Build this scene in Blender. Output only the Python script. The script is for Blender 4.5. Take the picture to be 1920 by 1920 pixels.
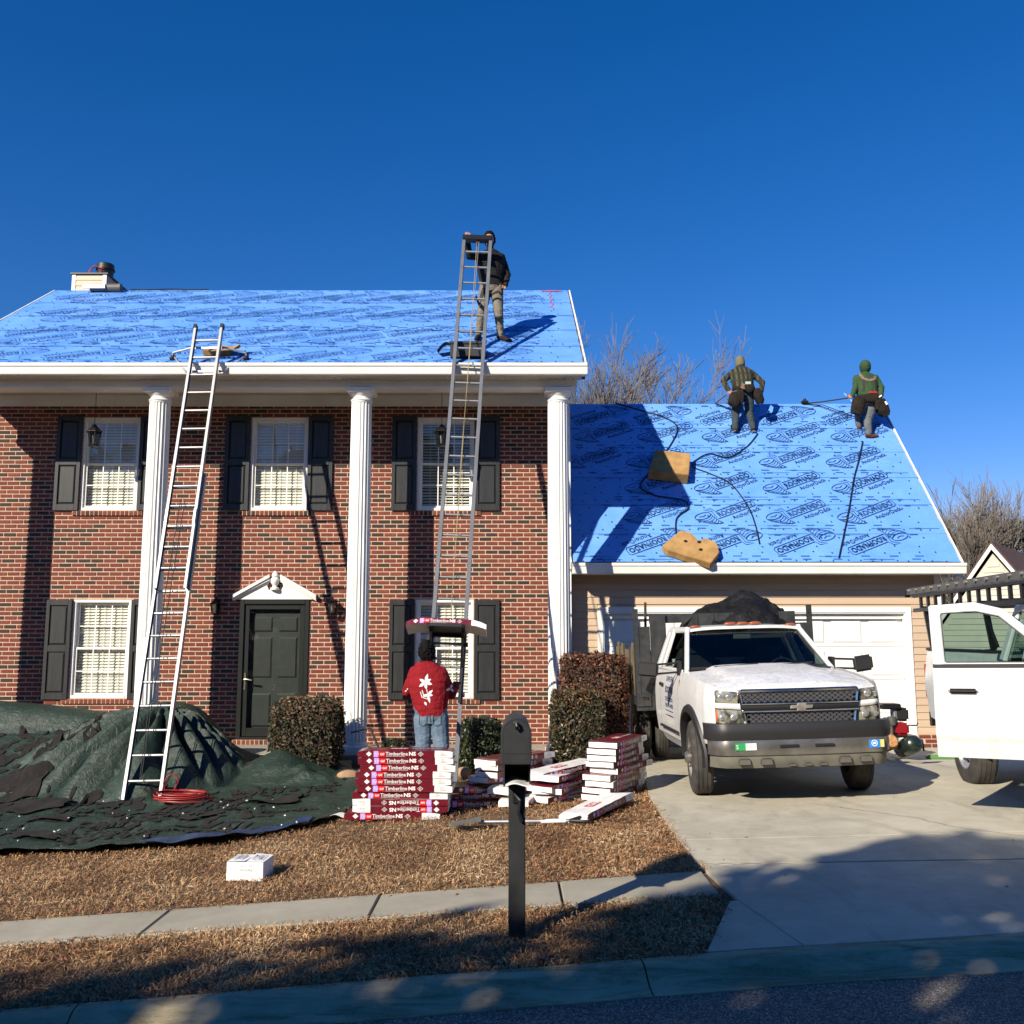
import bpy, bmesh, math, random
import numpy as np
from mathutils import Vector, Matrix, Euler, noise as mnoise
from mathutils.bvhtree import BVHTree
random.seed(7); RNG = np.random.default_rng(11)
for o in list(bpy.data.objects): bpy.data.objects.remove(o)
SC = bpy.context.scene; COL = SC.collection
R = math.radians

# ---------------------------------------------------------------- camera, sky, sun, exposure
cam_d = bpy.data.cameras.new('camera'); cam = bpy.data.objects.new('camera', cam_d); COL.objects.link(cam)
cam_d.sensor_width = 36; cam_d.lens = 33.75; cam_d.clip_start = .1; cam_d.clip_end = 2000
cam.location = (0, 0, 1.75); cam.rotation_euler = (R(90 + 7.4), 0, 0)
SC.camera = cam
SUN = Vector((.83, 1.0, -.745)).normalized()          # the way the light travels
el = math.asin(-SUN.z); az = math.atan2(-SUN.x, -SUN.y)
w = bpy.data.worlds.new('World'); SC.world = w; w.use_nodes = True
nt = w.node_tree; bg = nt.nodes['Background']
sky = nt.nodes.new('ShaderNodeTexSky'); sky.sky_type = 'NISHITA'; sky.sun_disc = False
sky.sun_elevation = el; sky.sun_rotation = az % (2 * math.pi)
sky.altitude = 0; sky.air_density = 1.0; sky.dust_density = .0; sky.ozone_density = 5.0
hs = nt.nodes.new('ShaderNodeHueSaturation'); hs.inputs['Saturation'].default_value = 1.3; hs.inputs['Value'].default_value = 1.0
nt.links.new(sky.outputs[0], hs.inputs['Color']); tn = nt.nodes.new('ShaderNodeMix'); tn.data_type = 'RGBA'; tn.blend_type = 'MULTIPLY'; tn.inputs[0].default_value = 1; tn.inputs[7].default_value = (1.42, 1.12, 1.38, 1)
nt.links.new(hs.outputs[0], tn.inputs[6]); nt.links.new(tn.outputs[2], bg.inputs[0]); bg.inputs[1].default_value = .061
sun_d = bpy.data.lights.new('sun', 'SUN'); sun = bpy.data.objects.new('sun', sun_d); COL.objects.link(sun)
sun_d.energy = 5.0; sun_d.angle = R(.53); sun_d.color = (1, .905, .76)
sun.rotation_euler = SUN.to_track_quat('-Z', 'Y').to_euler()
vs = SC.view_settings; vs.view_transform = 'Standard'; vs.look = 'None'; vs.gamma = 1; vs.use_curve_mapping = False; vs.exposure = .6
SC.render.engine = 'CYCLES'

# ---------------------------------------------------------------- terrain height
def gz(x, y):
    s = .05 * (x - 1.45) if x < 1.45 else .03 * (x - 1.45)
    s = max(-.7, min(.22, s))
    t = max(0, min(1, (y - 11) / 3.6))
    return s * (1 - t * t * (3 - 2 * t))

# ---------------------------------------------------------------- mesh builder
class MB:
    def __init__(s): s.v = []; s.f = []; s.m = []; s.mi = 0
    def add(s, vs, fs):
        b = len(s.v); s.v += [tuple(p) for p in vs]
        s.f += [tuple(i + b for i in f) for f in fs]; s.m += [s.mi] * len(fs); return s
    def box(s, c, d, rot=None):
        vs = [Vector((x * d[0] / 2, y * d[1] / 2, z * d[2] / 2)) for x in (-1, 1) for y in (-1, 1) for z in (-1, 1)]
        if rot is not None:
            M = rot if isinstance(rot, Matrix) else Euler(rot).to_matrix()
            vs = [M @ v for v in vs]
        c = Vector(c)
        return s.add([v + c for v in vs], [(0, 1, 3, 2), (4, 6, 7, 5), (0, 4, 5, 1), (2, 3, 7, 6), (0, 2, 6, 4), (1, 5, 7, 3)])
    def bb(s, x0, x1, y0, y1, z0, z1): return s.box(((x0 + x1) / 2, (y0 + y1) / 2, (z0 + z1) / 2), (x1 - x0, y1 - y0, z1 - z0))
    def bar(s, a, b, wd, th, up=(0, 0, 1)):
        a = Vector(a); b = Vector(b); d = (b - a); L = d.length; d.normalize()
        u = Vector(up); sx = d.cross(u)
        if sx.length < 1e-4: sx = d.cross(Vector((1, 0, 0)))
        sx.normalize(); u = sx.cross(d)
        M = Matrix((sx, d, u)).transposed()
        return s.box((a + b) / 2, (wd, L, th), M)
    def tube(s, pts, r, n=8, cap=True):
        pts = [Vector(p) for p in pts]; k = len(pts)
        rs = r if hasattr(r, '__len__') else [r] * k
        t = [(pts[min(i + 1, k - 1)] - pts[max(i - 1, 0)]).normalized() for i in range(k)]
        u = t[0].orthogonal().normalized(); vs = []
        for i in range(k):
            u = u - t[i] * u.dot(t[i])
            if u.length < 1e-6: u = t[i].orthogonal()
            u.normalize(); w_ = t[i].cross(u)
            for j in range(n):
                a = 2 * math.pi * j / n
                vs.append(pts[i] + (u * math.cos(a) + w_ * math.sin(a)) * rs[i])
        fs = [(i * n + j, i * n + (j + 1) % n, (i + 1) * n + (j + 1) % n, (i + 1) * n + j) for i in range(k - 1) for j in range(n)]
        if cap: fs += [tuple(range(n - 1, -1, -1)), tuple(range((k - 1) * n, k * n))]
        return s.add(vs, fs)
    def lathe(s, prof, n=16, c=(0, 0, 0), M=None, cap=True):
        c = Vector(c); vs = []
        for (r, z) in prof:
            for j in range(n):
                a = 2 * math.pi * j / n; p = Vector((r * math.cos(a), r * math.sin(a), z))
                vs.append((M @ p if M else p) + c)
        k = len(prof)
        fs = [(i * n + j, i * n + (j + 1) % n, (i + 1) * n + (j + 1) % n, (i + 1) * n + j) for i in range(k - 1) for j in range(n)]
        if cap: fs += [tuple(range(n - 1, -1, -1)), tuple(range((k - 1) * n, k * n))]
        return s.add(vs, fs)
    def prism(s, poly, h0, h1, fn=None):
        # polygon (a,b) extruded along c; fn maps (a,b,c)->world
        fn = fn or (lambda a, b, c: (a, b, c)); n = len(poly)
        vs = [fn(a, b, h0) for a, b in poly] + [fn(a, b, h1) for a, b in poly]
        fs = [tuple(range(n - 1, -1, -1)), tuple(range(n, 2 * n))] + [(i, (i + 1) % n, n + (i + 1) % n, n + i) for i in range(n)]
        return s.add(vs, fs)
    def grid(s, fn, nu, nv, flip=False, mask=None):
        vs = [fn(i / nu, j / nv) for i in range(nu + 1) for j in range(nv + 1)]
        fs = []
        for i in range(nu):
            for j in range(nv):
                if mask and not mask((i + .5) / nu, (j + .5) / nv): continue
                q = (i * (nv + 1) + j, (i + 1) * (nv + 1) + j, (i + 1) * (nv + 1) + j + 1, i * (nv + 1) + j + 1)
                fs.append(q[::-1] if flip else q)
        return s.add(vs, fs)
    def slab(s, fn, nu, nv, nrm, th):
        # closed sheet of thickness th along nrm (vector or fn(u,v))
        N = nrm if callable(nrm) else (lambda u, v: nrm)
        A = [Vector(fn(i / nu, j / nv)) for i in range(nu + 1) for j in range(nv + 1)]
        B = [Vector(fn(i / nu, j / nv)) - Vector(N(i / nu, j / nv)) * th for i in range(nu + 1) for j in range(nv + 1)]
        k = len(A); W = nv + 1; fs = []
        for i in range(nu):
            for j in range(nv):
                q = (i * W + j, (i + 1) * W + j, (i + 1) * W + j + 1, i * W + j + 1)
                fs.append(q); fs.append(tuple(x + k for x in q[::-1]))
        ed = [(i * W, (i + 1) * W) for i in range(nu)] + [((i + 1) * W + nv, i * W + nv) for i in range(nu)] + [(j + 1, j) for j in range(nv)] + [(nu * W + j, nu * W + j + 1) for j in range(nv)]
        fs += [(b, a, a + k, b + k) for a, b in ed]
        return s.add(A + B, fs)
    def ribbon(s, pts, wd, nrm=(0, 0, 1), closed=False):
        P = [Vector(p) for p in pts]; n = len(P); N = Vector(nrm); vs = []
        for i in range(n):
            a = P[(i - 1) % n] if (closed or i > 0) else P[i]; b = P[(i + 1) % n] if (closed or i < n - 1) else P[i]
            t = (b - a); t.normalize(); x = N.cross(t) * wd / 2; vs += [P[i] - x, P[i] + x]
        k = n if closed else n - 1
        return s.add(vs, [(2 * i, 2 * ((i + 1) % n), 2 * ((i + 1) % n) + 1, 2 * i + 1) for i in range(k)])
    def ell(s, c, r, n=14, m=9, M=None):
        prof = [(max(1e-4, math.sin(math.pi * i / m)), -math.cos(math.pi * i / m)) for i in range(m + 1)]
        c = Vector(c); vs = []
        for (q, z) in prof:
            for j in range(n):
                a = 2 * math.pi * j / n; p = Vector((q * math.cos(a) * r[0], q * math.sin(a) * r[1], z * r[2]))
                vs.append((M @ p if M else p) + c)
        return s.add(vs, [(i * n + j, i * n + (j + 1) % n, (i + 1) * n + (j + 1) % n, (i + 1) * n + j) for i in range(m) for j in range(n)])
    def xf(s, M, start=0):
        for i in range(start, len(s.v)): s.v[i] = tuple(M @ Vector(s.v[i]))
        return s
    def mesh(s, name, mats, smooth=None, bevel=0, seg=1):
        me = bpy.data.meshes.new(name); me.from_pydata(s.v, [], s.f)
        mats = mats if isinstance(mats, (list, tuple)) else [mats]
        for m in mats: me.materials.append(M[m] if isinstance(m, str) else m)
        if len(mats) > 1: me.polygons.foreach_set('material_index', s.m)
        bm = bmesh.new(); bm.from_mesh(me)
        bmesh.ops.recalc_face_normals(bm, faces=bm.faces)
        if bevel:
            es = [e for e in bm.edges if len(e.link_faces) == 2 and e.calc_face_angle(0) > .5]
            bmesh.ops.bevel(bm, geom=es, offset=bevel, segments=seg, affect='EDGES', clamp_overlap=True)
        bm.to_mesh(me); bm.free()
        if smooth is not None:
            me.polygons.foreach_set('use_smooth', [True] * len(me.polygons)); me.set_sharp_from_angle(angle=R(smooth))
        me.update(); return me
    def build(s, name, mats, parent=None, smooth=None, bevel=0, seg=1, local=False, **props):
        return link(name, s.mesh(name, mats, smooth, bevel, seg), parent, local, **props)
def link(name, me, parent=None, local=False, **props):
    o = bpy.data.objects.new(name, me); COL.objects.link(o)
    if parent is not None:
        o.parent = parent
        if not local: o.matrix_parent_inverse = WORLD[parent.name].inverted() if parent.name in WORLD else Matrix()
    for k, v in props.items(): o[k] = v
    return o
WORLD = {}
def thing(name, label, cat, loc=(0, 0, 0), rot=(0, 0, 0), group=None):
    o = bpy.data.objects.new(name, None); COL.objects.link(o); o.empty_display_size = .2
    o.location = loc; o.rotation_euler = rot; o['label'] = label; o['category'] = cat
    if group: o['group'] = group
    WORLD[o.name] = Matrix.LocRotScale(Vector(loc), Euler(rot), None); return o
def tag(o, label, cat, group=None, kind=None):
    o['label'] = label; o['category'] = cat
    if group: o['group'] = group
    if kind: o['kind'] = kind
    return o
def copy_tree(o, parent=None):
    c = o.copy(); COL.objects.link(c)
    if parent is not None: c.parent = parent
    for ch in list(o.children): copy_tree(ch, c)
    return c
def text_mesh(txt, size, outline=0, shear=0, space=1.0, bold=0):
    cu = bpy.data.curves.new('txt', 'FONT'); cu.body = txt; cu.size = size; cu.align_x = 'LEFT'; cu.shear = shear; cu.space_character = space
    cu.resolution_u = 2
    if outline: cu.fill_mode = 'NONE'; cu.bevel_depth = outline; cu.bevel_resolution = 0
    elif bold: cu.offset = bold
    o = bpy.data.objects.new('txt', cu); COL.objects.link(o)
    bpy.context.view_layer.update()
    me = bpy.data.meshes.new_from_object(o.evaluated_get(bpy.context.evaluated_depsgraph_get()))
    vs = [tuple(v.co) for v in me.vertices]; fs = [tuple(p.vertices) for p in me.polygons]
    bpy.data.objects.remove(o); bpy.data.curves.remove(cu); bpy.data.meshes.remove(me)
    return vs, fs
_TX = {}
def put_text(mb, txt, size, fn, width=None, **kw):
    # fn maps text (x,y) to world; width scales x to fit
    key = (txt, size, tuple(sorted(kw.items())))
    if key not in _TX: _TX[key] = text_mesh(txt, size, **kw)
    vs, fs = _TX[key]
    mx = max(v[0] for v in vs); k = (width / mx) if width else 1
    mb.add([fn(v[0] * k, v[1]) for v in vs], fs)
def np_mesh(name, V, F, mats, attr=None):
    # V (n,3); F (m,k) equal-sided faces
    me = bpy.data.meshes.new(name); V = np.asarray(V, np.float32); F = np.asarray(F, np.int32)
    me.vertices.add(len(V)); me.vertices.foreach_set('co', V.ravel())
    k = F.shape[1]; me.loops.add(F.size); me.loops.foreach_set('vertex_index', F.ravel())
    me.polygons.add(len(F)); me.polygons.foreach_set('loop_start', np.arange(0, F.size, k, dtype=np.int32)); me.polygons.foreach_set('loop_total', np.full(len(F), k, np.int32))
    for m in (mats if isinstance(mats, (list, tuple)) else [mats]): me.materials.append(M[m])
    if attr is not None:
        a = me.attributes.new('rnd', 'FLOAT', 'FACE'); a.data.foreach_set('value', np.asarray(attr, np.float32))
    me.update(calc_edges=True); me.validate(); return me
# ---------------------------------------------------------------- materials
M = {}
def nodes(name):
    m = bpy.data.materials.new(name); m.use_nodes = True; M[name] = m
    t = m.node_tree; return m, t, t.nodes['Principled BSDF'], t.nodes, t.links
def N(t, typ, **kw):
    n = t.nodes.new(typ)
    for k, v in kw.items():
        if k in n.inputs: n.inputs[k].default_value = v
        else: setattr(n, k, v)
    return n
def c4(c): return (c[0], c[1], c[2], 1)
def ramp(t, fac, stops, interp='LINEAR'):
    r = t.nodes.new('ShaderNodeValToRGB'); r.color_ramp.interpolation = interp; e = r.color_ramp.elements
    while len(e) < len(stops): e.new(.5)
    for i, (p, c) in enumerate(stops): e[i].position = p; e[i].color = c4(c)
    t.links.new(fac, r.inputs[0]); return r.outputs[0]
def coord(t, kind='Object', scale=(1, 1, 1)):
    tc = t.nodes.new('ShaderNodeTexCoord'); mp = t.nodes.new('ShaderNodeMapping'); mp.inputs['Scale'].default_value = scale
    t.links.new(tc.outputs[kind], mp.inputs[0]); return mp.outputs[0]
def geo(t, scale=(1, 1, 1)):
    tc = t.nodes.new('ShaderNodeNewGeometry'); mp = t.nodes.new('ShaderNodeMapping'); mp.inputs['Scale'].default_value = scale
    t.links.new(tc.outputs['Position'], mp.inputs[0]); return mp.outputs[0]
def noise(t, vec, scale, detail=4, rough=.55, dist=0):
    n = N(t, 'ShaderNodeTexNoise', Scale=scale, Detail=detail, Roughness=rough, Distortion=dist); t.links.new(vec, n.inputs['Vector']); return n.outputs[0]
def bump(t, b, h, strength=.3, dist=.01, chain=None):
    n = N(t, 'ShaderNodeBump', Strength=strength, Distance=dist); t.links.new(h, n.inputs['Height'])
    if chain: t.links.new(chain, n.inputs['Normal'])
    t.links.new(n.outputs[0], b.inputs['Normal']); return n.outputs[0]
def mixc(t, fac, a, b, mode='MIX'):
    n = t.nodes.new('ShaderNodeMix'); n.data_type = 'RGBA'; n.blend_type = mode
    for i, v in ((6, a), (7, b)):
        if hasattr(v, 'links'): t.links.new(v, n.inputs[i])
        else: n.inputs[i].default_value = c4(v)
    if hasattr(fac, 'links'): t.links.new(fac, n.inputs[0])
    else: n.inputs[0].default_value = fac
    return n.outputs[2]
def math_(t, op, a, b=None, c=None):
    n = t.nodes.new('ShaderNodeMath'); n.operation = op
    for i, v in enumerate((a, b, c)):
        if v is None: continue
        if hasattr(v, 'links'): t.links.new(v, n.inputs[i])
        else: n.inputs[i].default_value = v
    return n.outputs[0]
def sep(t, vec):
    n = t.nodes.new('ShaderNodeSeparateXYZ'); t.links.new(vec, n.inputs[0]); return n.outputs
def mat(name, col, rough=.6, metal=0, var=None, vscale=3, vstops=(.35, .65), bmp=0, bscale=40, bdist=.01, coat=0, spec=None, scale=(1, 1, 1), detail=5, world=False):
    m, t, b, n, l = nodes(name)
    b.inputs['Roughness'].default_value = rough; b.inputs['Metallic'].default_value = metal
    if coat: b.inputs['Coat Weight'].default_value = coat; b.inputs['Coat Roughness'].default_value = .06
    if spec is not None: b.inputs['Specular IOR Level'].default_value = spec
    b.inputs['Base Color'].default_value = c4(col)
    if var or bmp: v = geo(t, scale) if world else coord(t, 'Object', scale)
    if var:
        o = ramp(t, noise(t, v, vscale, detail), [(vstops[0], col), (vstops[1], var)]); l.new(o, b.inputs['Base Color'])
    if bmp: bump(t, b, noise(t, v, bscale, 6), bmp, bdist)
    return m
# masonry
def brick_mat(name, src):
    m, t, b, n, l = nodes(name); b.inputs['Roughness'].default_value = .85
    if src == 'attr': a = N(t, 'ShaderNodeAttribute', attribute_name='rnd').outputs['Fac']
    else: a = n.new('ShaderNodeObjectInfo').outputs['Random']
    c = ramp(t, a, [(0, (.036, .025, .019)), (.12, (.058, .032, .022)), (.22, (.04, .027, .02)), (.25, (.175, .038, .021)), (.5, (.215, .046, .025)), (.72, (.165, .037, .022)), (.9, (.24, .06, .031)), (1, (.135, .035, .022))], 'CONSTANT' if 0 else 'LINEAR')
    g = geo(t); nz = noise(t, g, 45, 6, .65); nz2 = noise(t, geo(t, (14, 14, 60)), 1, 3)
    c = mixc(t, .55, c, ramp(t, nz, [(.3, (.35, .3, .28)), (.7, (1.15, 1.1, 1.1))]), 'MULTIPLY')
    c = mixc(t, .35, c, ramp(t, nz2, [(.3, (.5, .45, .42)), (.65, (1.1, 1.1, 1.1))]), 'MULTIPLY')
    l.new(c, b.inputs['Base Color']); bump(t, b, nz, .5, .006)
brick_mat('brick_field', 'attr'); brick_mat('brick', 'obj')
mat('mortar', (.56, .40, .29), .95, var=(.44, .31, .22), vscale=9, bmp=.4, bscale=150, bdist=.004, world=True)
mat('white_trim', (.80, .79, .74), .45, var=(.70, .69, .63), vscale=2.2, vstops=(.42, .8), bmp=.05, bscale=30, world=True)
mat('white_vinyl', (.80, .79, .74), .35, var=(.74, .73, .68), vscale=5, vstops=(.5, .8), world=True)
mat('soffit', (.52, .49, .43), .5, var=(.46, .43, .38), vscale=3, world=True)
def grain(name, col, col2, rough, sc=(30, 30, 2.5), strength=.35):
    m, t, b, n, l = nodes(name); b.inputs['Roughness'].default_value = rough
    v = coord(t, 'Object', sc); nz = noise(t, v, 1, 6, .6, 1.2)
    l.new(ramp(t, nz, [(.35, col), (.7, col2)]), b.inputs['Base Color']); bump(t, b, nz, strength, .004)
grain('shutter', (.016, .017, .017), (.032, .033, .033), .42)
mat('door_paint', (.034, .037, .034), .45, var=(.046, .049, .045), vscale=4, bmp=.08, bscale=14)
mat('storm_frame', (.012, .014, .013), .35)
mat('brass', (.75, .68, .5), .25, 1)
mat('siding', (.53, .395, .27), .5, var=(.48, .36, .245), vscale=1.1, bmp=.12, bscale=30, scale=(.6, 1, 12), world=True)
mat('siding_grey', (.50, .47, .38), .6, var=(.45, .42, .34), vscale=2, world=True)
mat('blind', (.80, .75, .64), .6)
mat('room', (.10, .10, .09), .9)
mat('fascia_wood', (.42, .19, .07), .8, var=(.3, .13, .05), vscale=8)
mat('black_metal', (.012, .012, .013), .38, .2, bmp=.08, bscale=60)
mat('lamp_glass', (.42, .42, .38), .25, var=(.6, .6, .55), vscale=20)
mat('bulb', (.8, .8, .75), .3)
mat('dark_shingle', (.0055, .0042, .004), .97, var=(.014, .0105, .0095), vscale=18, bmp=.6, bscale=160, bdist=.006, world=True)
mat('brown_roof', (.075, .04, .033), .95, var=(.13, .07, .056), vscale=8, bmp=.5, bscale=30, bdist=.02, world=True)
# glass
def glass(name, tint=(.9, .95, .95), refl=1.0, dark=0.0, ior=1.5):
    m = bpy.data.materials.new(name); m.use_nodes = True; M[name] = m; t = m.node_tree; t.nodes.clear()
    out = t.nodes.new('ShaderNodeOutputMaterial'); tr = N(t, 'ShaderNodeBsdfTransparent', Color=c4(tint)); gl = N(t, 'ShaderNodeBsdfGlossy', Roughness=.012)
    fr = N(t, 'ShaderNodeFresnel', IOR=ior); mx = t.nodes.new('ShaderNodeMixShader')
    bf_ = t.nodes.new('ShaderNodeNewGeometry').outputs['Backfacing']; k = math_(t, 'MULTIPLY', math_(t, 'MULTIPLY_ADD', fr.outputs[0], refl, dark), math_(t, 'SUBTRACT', 1.0, bf_))
    t.links.new(k, mx.inputs[0]); t.links.new(tr.outputs[0], mx.inputs[1]); t.links.new(gl.outputs[0], mx.inputs[2]); t.links.new(mx.outputs[0], out.inputs[0])
    v = coord(t); bp = N(t, 'ShaderNodeBump', Strength=.03, Distance=.02); t.links.new(noise(t, v, 2.5, 2), bp.inputs['Height']); t.links.new(bp.outputs[0], gl.inputs['Normal'])
glass('window_glass', (.94, .96, .96), 1.1, .03)
glass('storm_glass', (.90, .92, .91), .9, .0)
glass('auto_glass', (.34, .42, .40), 1.0, .0)
glass('door_glass', (.26, .37, .34), 1.3, .03)
# roof underlayment
def roofing(name):
    m, t, b, n, l = nodes(name); b.inputs['Roughness'].default_value = .38; b.inputs['Specular IOR Level'].default_value = .45
    g = geo(t); nz = noise(t, g, 1.6, 6, .6, .6); w1 = noise(t, geo(t, (2.2, 8, 8)), 2.2, 6, .6, 1.5)
    l.new(ramp(t, nz, [(.3, (.115, .305, .76)), (.7, (.155, .365, .82))]), b.inputs['Base Color']); sc_ = noise(t, geo(t, (1.2, 4, 4)), 3.5, 7, .7, 1.0); old = b.inputs['Base Color'].links[0].from_socket; l.new(mixc(t, ramp(t, sc_, [(.56, (0, 0, 0)), (.75, (.45, .45, .45))]), old, (.12, .26, .56)), b.inputs['Base Color']); l.new(ramp(t, nz, [(.35, (.3,) * 3), (.7, (.55,) * 3)]), b.inputs['Roughness']); k_ = bump(t, b, w1, .5, .022); bump(t, b, noise(t, geo(t, (6, 2.5, 2.5)), 5, 5, .6, 2.5), .35, .012, k_)
roofing('underlayment')
mat('ink', (.015, .045, .14), .5)
mat('ink_mid', (.035, .11, .32), .5)
mat('ink_faint', (.03, .11, .33), .5)
mat('chalk_red', (.55, .06, .05), .9)
# ground
def concrete(name, c1, c2, c3, bs=90):
    m, t, b, n, l = nodes(name); b.inputs['Roughness'].default_value = .88
    g = geo(t); big = noise(t, g, .55, 6, .62, .4); mid = noise(t, g, 4.5, 6, .65); fine = noise(t, g, 140, 3, .7)
    c = ramp(t, big, [(.3, c1), (.55, c2), (.75, c3)])
    c = mixc(t, .5, c, ramp(t, mid, [(.3, (.72, .70, .67)), (.65, (1.08, 1.07, 1.05))]), 'MULTIPLY')
    c = mixc(t, .45, c, ramp(t, fine, [(.3, (.75, .75, .75)), (.7, (1.15, 1.15, 1.15))]), 'MULTIPLY')
    l.new(c, b.inputs['Base Color']); bump(t, b, fine, .35, .004); return m, t, b
m_, t_, b_ = concrete('drive_concrete', (.39, .36, .28), (.48, .445, .35), (.54, .50, .40))
o_ = b_.inputs['Base Color'].links[0].from_socket; st_ = noise(t_, geo(t_, (1, .35, 1)), 1.7, 7, .68, 1.4); sp_ = noise(t_, geo(t_), 6.5, 3, .6)
o_ = mixc(t_, ramp(t_, st_, [(.5, (0, 0, 0)), (.68, (.55, .55, .55))]), o_, (.27, .245, .185)); t_.links.new(mixc(t_, ramp(t_, sp_, [(.68, (0, 0, 0)), (.76, (.6, .6, .6))]), o_, (.17, .155, .12)), b_.inputs['Base Color'])
concrete('walk_concrete', (.27, .25, .19), (.34, .315, .245), (.40, .37, .295))
def curbmat():
    m, t, b = concrete('curb_concrete', (.36, .285, .165), (.43, .35, .215), (.50, .42, .27)); l = t.links
    g = geo(t, (.8, 4, 4)); nz = noise(t, g, 2.2, 6, .7, .8); old = b.inputs['Base Color'].links[0].from_socket
    sp = noise(t, geo(t), 90, 2, .8)
    c = mixc(t, ramp(t, nz, [(.45, (0, 0, 0)), (.62, (1, 1, 1))]), old, (.19, .155, .075))
    c = mixc(t, ramp(t, sp, [(.45, (0, 0, 0)), (.75, (.6, .6, .6))]), c, (.36, .34, .26)); l.new(c, b.inputs['Base Color'])
curbmat()
def asphalt():
    m, t, b, n, l = nodes('asphalt'); b.inputs['Roughness'].default_value = .9
    g = geo(t); v = N(t, 'ShaderNodeTexVoronoi', Scale=120); l.new(g, v.inputs[0]); big = noise(t, g, .8, 5)
    c = ramp(t, v.outputs['Color'], [(.15, (.055, .048, .040)), (.5, (.135, .12, .10)), (.8, (.28, .25, .21)), (.95, (.48, .44, .37))])
    c = mixc(t, .5, c, ramp(t, big, [(.3, (.7, .7, .7)), (.7, (1.2, 1.2, 1.2))]), 'MULTIPLY')
    l.new(c, b.inputs['Base Color']); bump(t, b, v.outputs['Distance'], .8, .006)
asphalt()
mat('lawn_soil', (.085, .052, .026), .95, var=(.17, .105, .05), vscale=7, bmp=.8, bscale=45, bdist=.03, world=True, detail=8)
def rndmat(name, stops, rough=.8, trans=0):
    m, t, b, n, l = nodes(name); b.inputs['Roughness'].default_value = rough
    a = N(t, 'ShaderNodeAttribute', attribute_name='rnd').outputs['Fac']; l.new(ramp(t, a, stops), b.inputs['Base Color'])
    if trans: b.inputs['Subsurface Weight'].default_value = 0
rndmat('dry_grass', [(0, (.11, .055, .024)), (.3, (.26, .143, .063)), (.65, (.40, .238, .11)), (.9, (.54, .36, .185)), (1, (.60, .44, .25))])
rndmat('leaf_litter', [(0, (.09, .035, .015)), (.3, (.24, .09, .035)), (.6, (.38, .17, .065)), (.85, (.50, .28, .12)), (1, (.6, .45, .28))], .7)
rndmat('bush_leaf', [(0, (.012, .016, .007)), (.4, (.026, .034, .012)), (.62, (.05, .055, .02)), (.76, (.075, .04, .016)), (.95, (.15, .075, .03)), (1, (.34, .29, .2))], .62)
rndmat('red_leaf', [(0, (.03, .012, .007)), (.4, (.075, .027, .014)), (.7, (.12, .042, .02)), (.92, (.20, .08, .035)), (1, (.26, .14, .06))], .65)
rndmat('green_leaf', [(0, (.008, .013, .005)), (.5, (.02, .032, .011)), (.85, (.042, .058, .02)), (1, (.08, .085, .035))], .45)
rndmat('pine_leaf', [(0, (.010, .018, .006)), (.6, (.028, .042, .014)), (1, (.055, .07, .025))], .7)
mat('bark', (.11, .085, .065), .95, var=(.17, .135, .105), vscale=6, bmp=.5, bscale=30)
mat('twig', (.125, .108, .09), .95, var=(.18, .155, .13), vscale=.6, world=True)
mat('twig_dark', (.045, .03, .02), .9)
# metals, plastics, cloth
mat('aluminium', (.30, .305, .31), .5, .75, bmp=.1, bscale=80)
mat('alu_worn', (.55, .56, .57), .45, .9, var=(.42, .42, .42), vscale=8)
mat('fiberglass', (.13, .14, .16), .5, var=(.10, .105, .12), vscale=5)
mat('rubber', (.012, .012, .012), .75)
mat('rope', (.02, .02, .022), .8); mat('rope_tan', (.32, .25, .13), .9)
mat('black_hose', (.008, .008, .009), .5)
mat('red_hose', (.30, .022, .018), .42)
mat('foam', (.42, .25, .09), .95, var=(.30, .17, .06), vscale=6, bmp=.35, bscale=60, bdist=.01)
mat('cardboard', (.33, .20, .10), .9)
mat('green_tarp_d', (.02, .045, .032), .42)
def tarpmat():
    m, t, b, n, l = nodes('green_tarp'); b.inputs['Roughness'].default_value = .48; b.inputs['Specular IOR Level'].default_value = .4
    g = geo(t); nz = noise(t, g, 1.3, 6, .6); fold = noise(t, g, 7, 8, .62, 1.6); fine = noise(t, geo(t, (1, 2.5, 1)), 26, 5, .6, 2.0)
    c = ramp(t, nz, [(.3, (.013, .025, .018)), (.55, (.018, .036, .026)), (.75, (.032, .054, .04))])
    dust = ramp(t, fold, [(.52, (0, 0, 0)), (.74, (.5, .5, .5))]); c = mixc(t, dust, c, (.06, .075, .055))
    l.new(c, b.inputs['Base Color']); k = bump(t, b, fold, .6, .05); bump(t, b, fine, .22, .012, k)
tarpmat()
mat('blue_tarp', (.012, .028, .075), .4, var=(.02, .045, .10), vscale=6, bmp=.5, bscale=14, bdist=.03)
mat('black_cloth', (.006, .006, .0065), .6, var=(.011, .011, .012), vscale=7, bmp=.7, bscale=9, bdist=.06, spec=.2)
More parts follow.
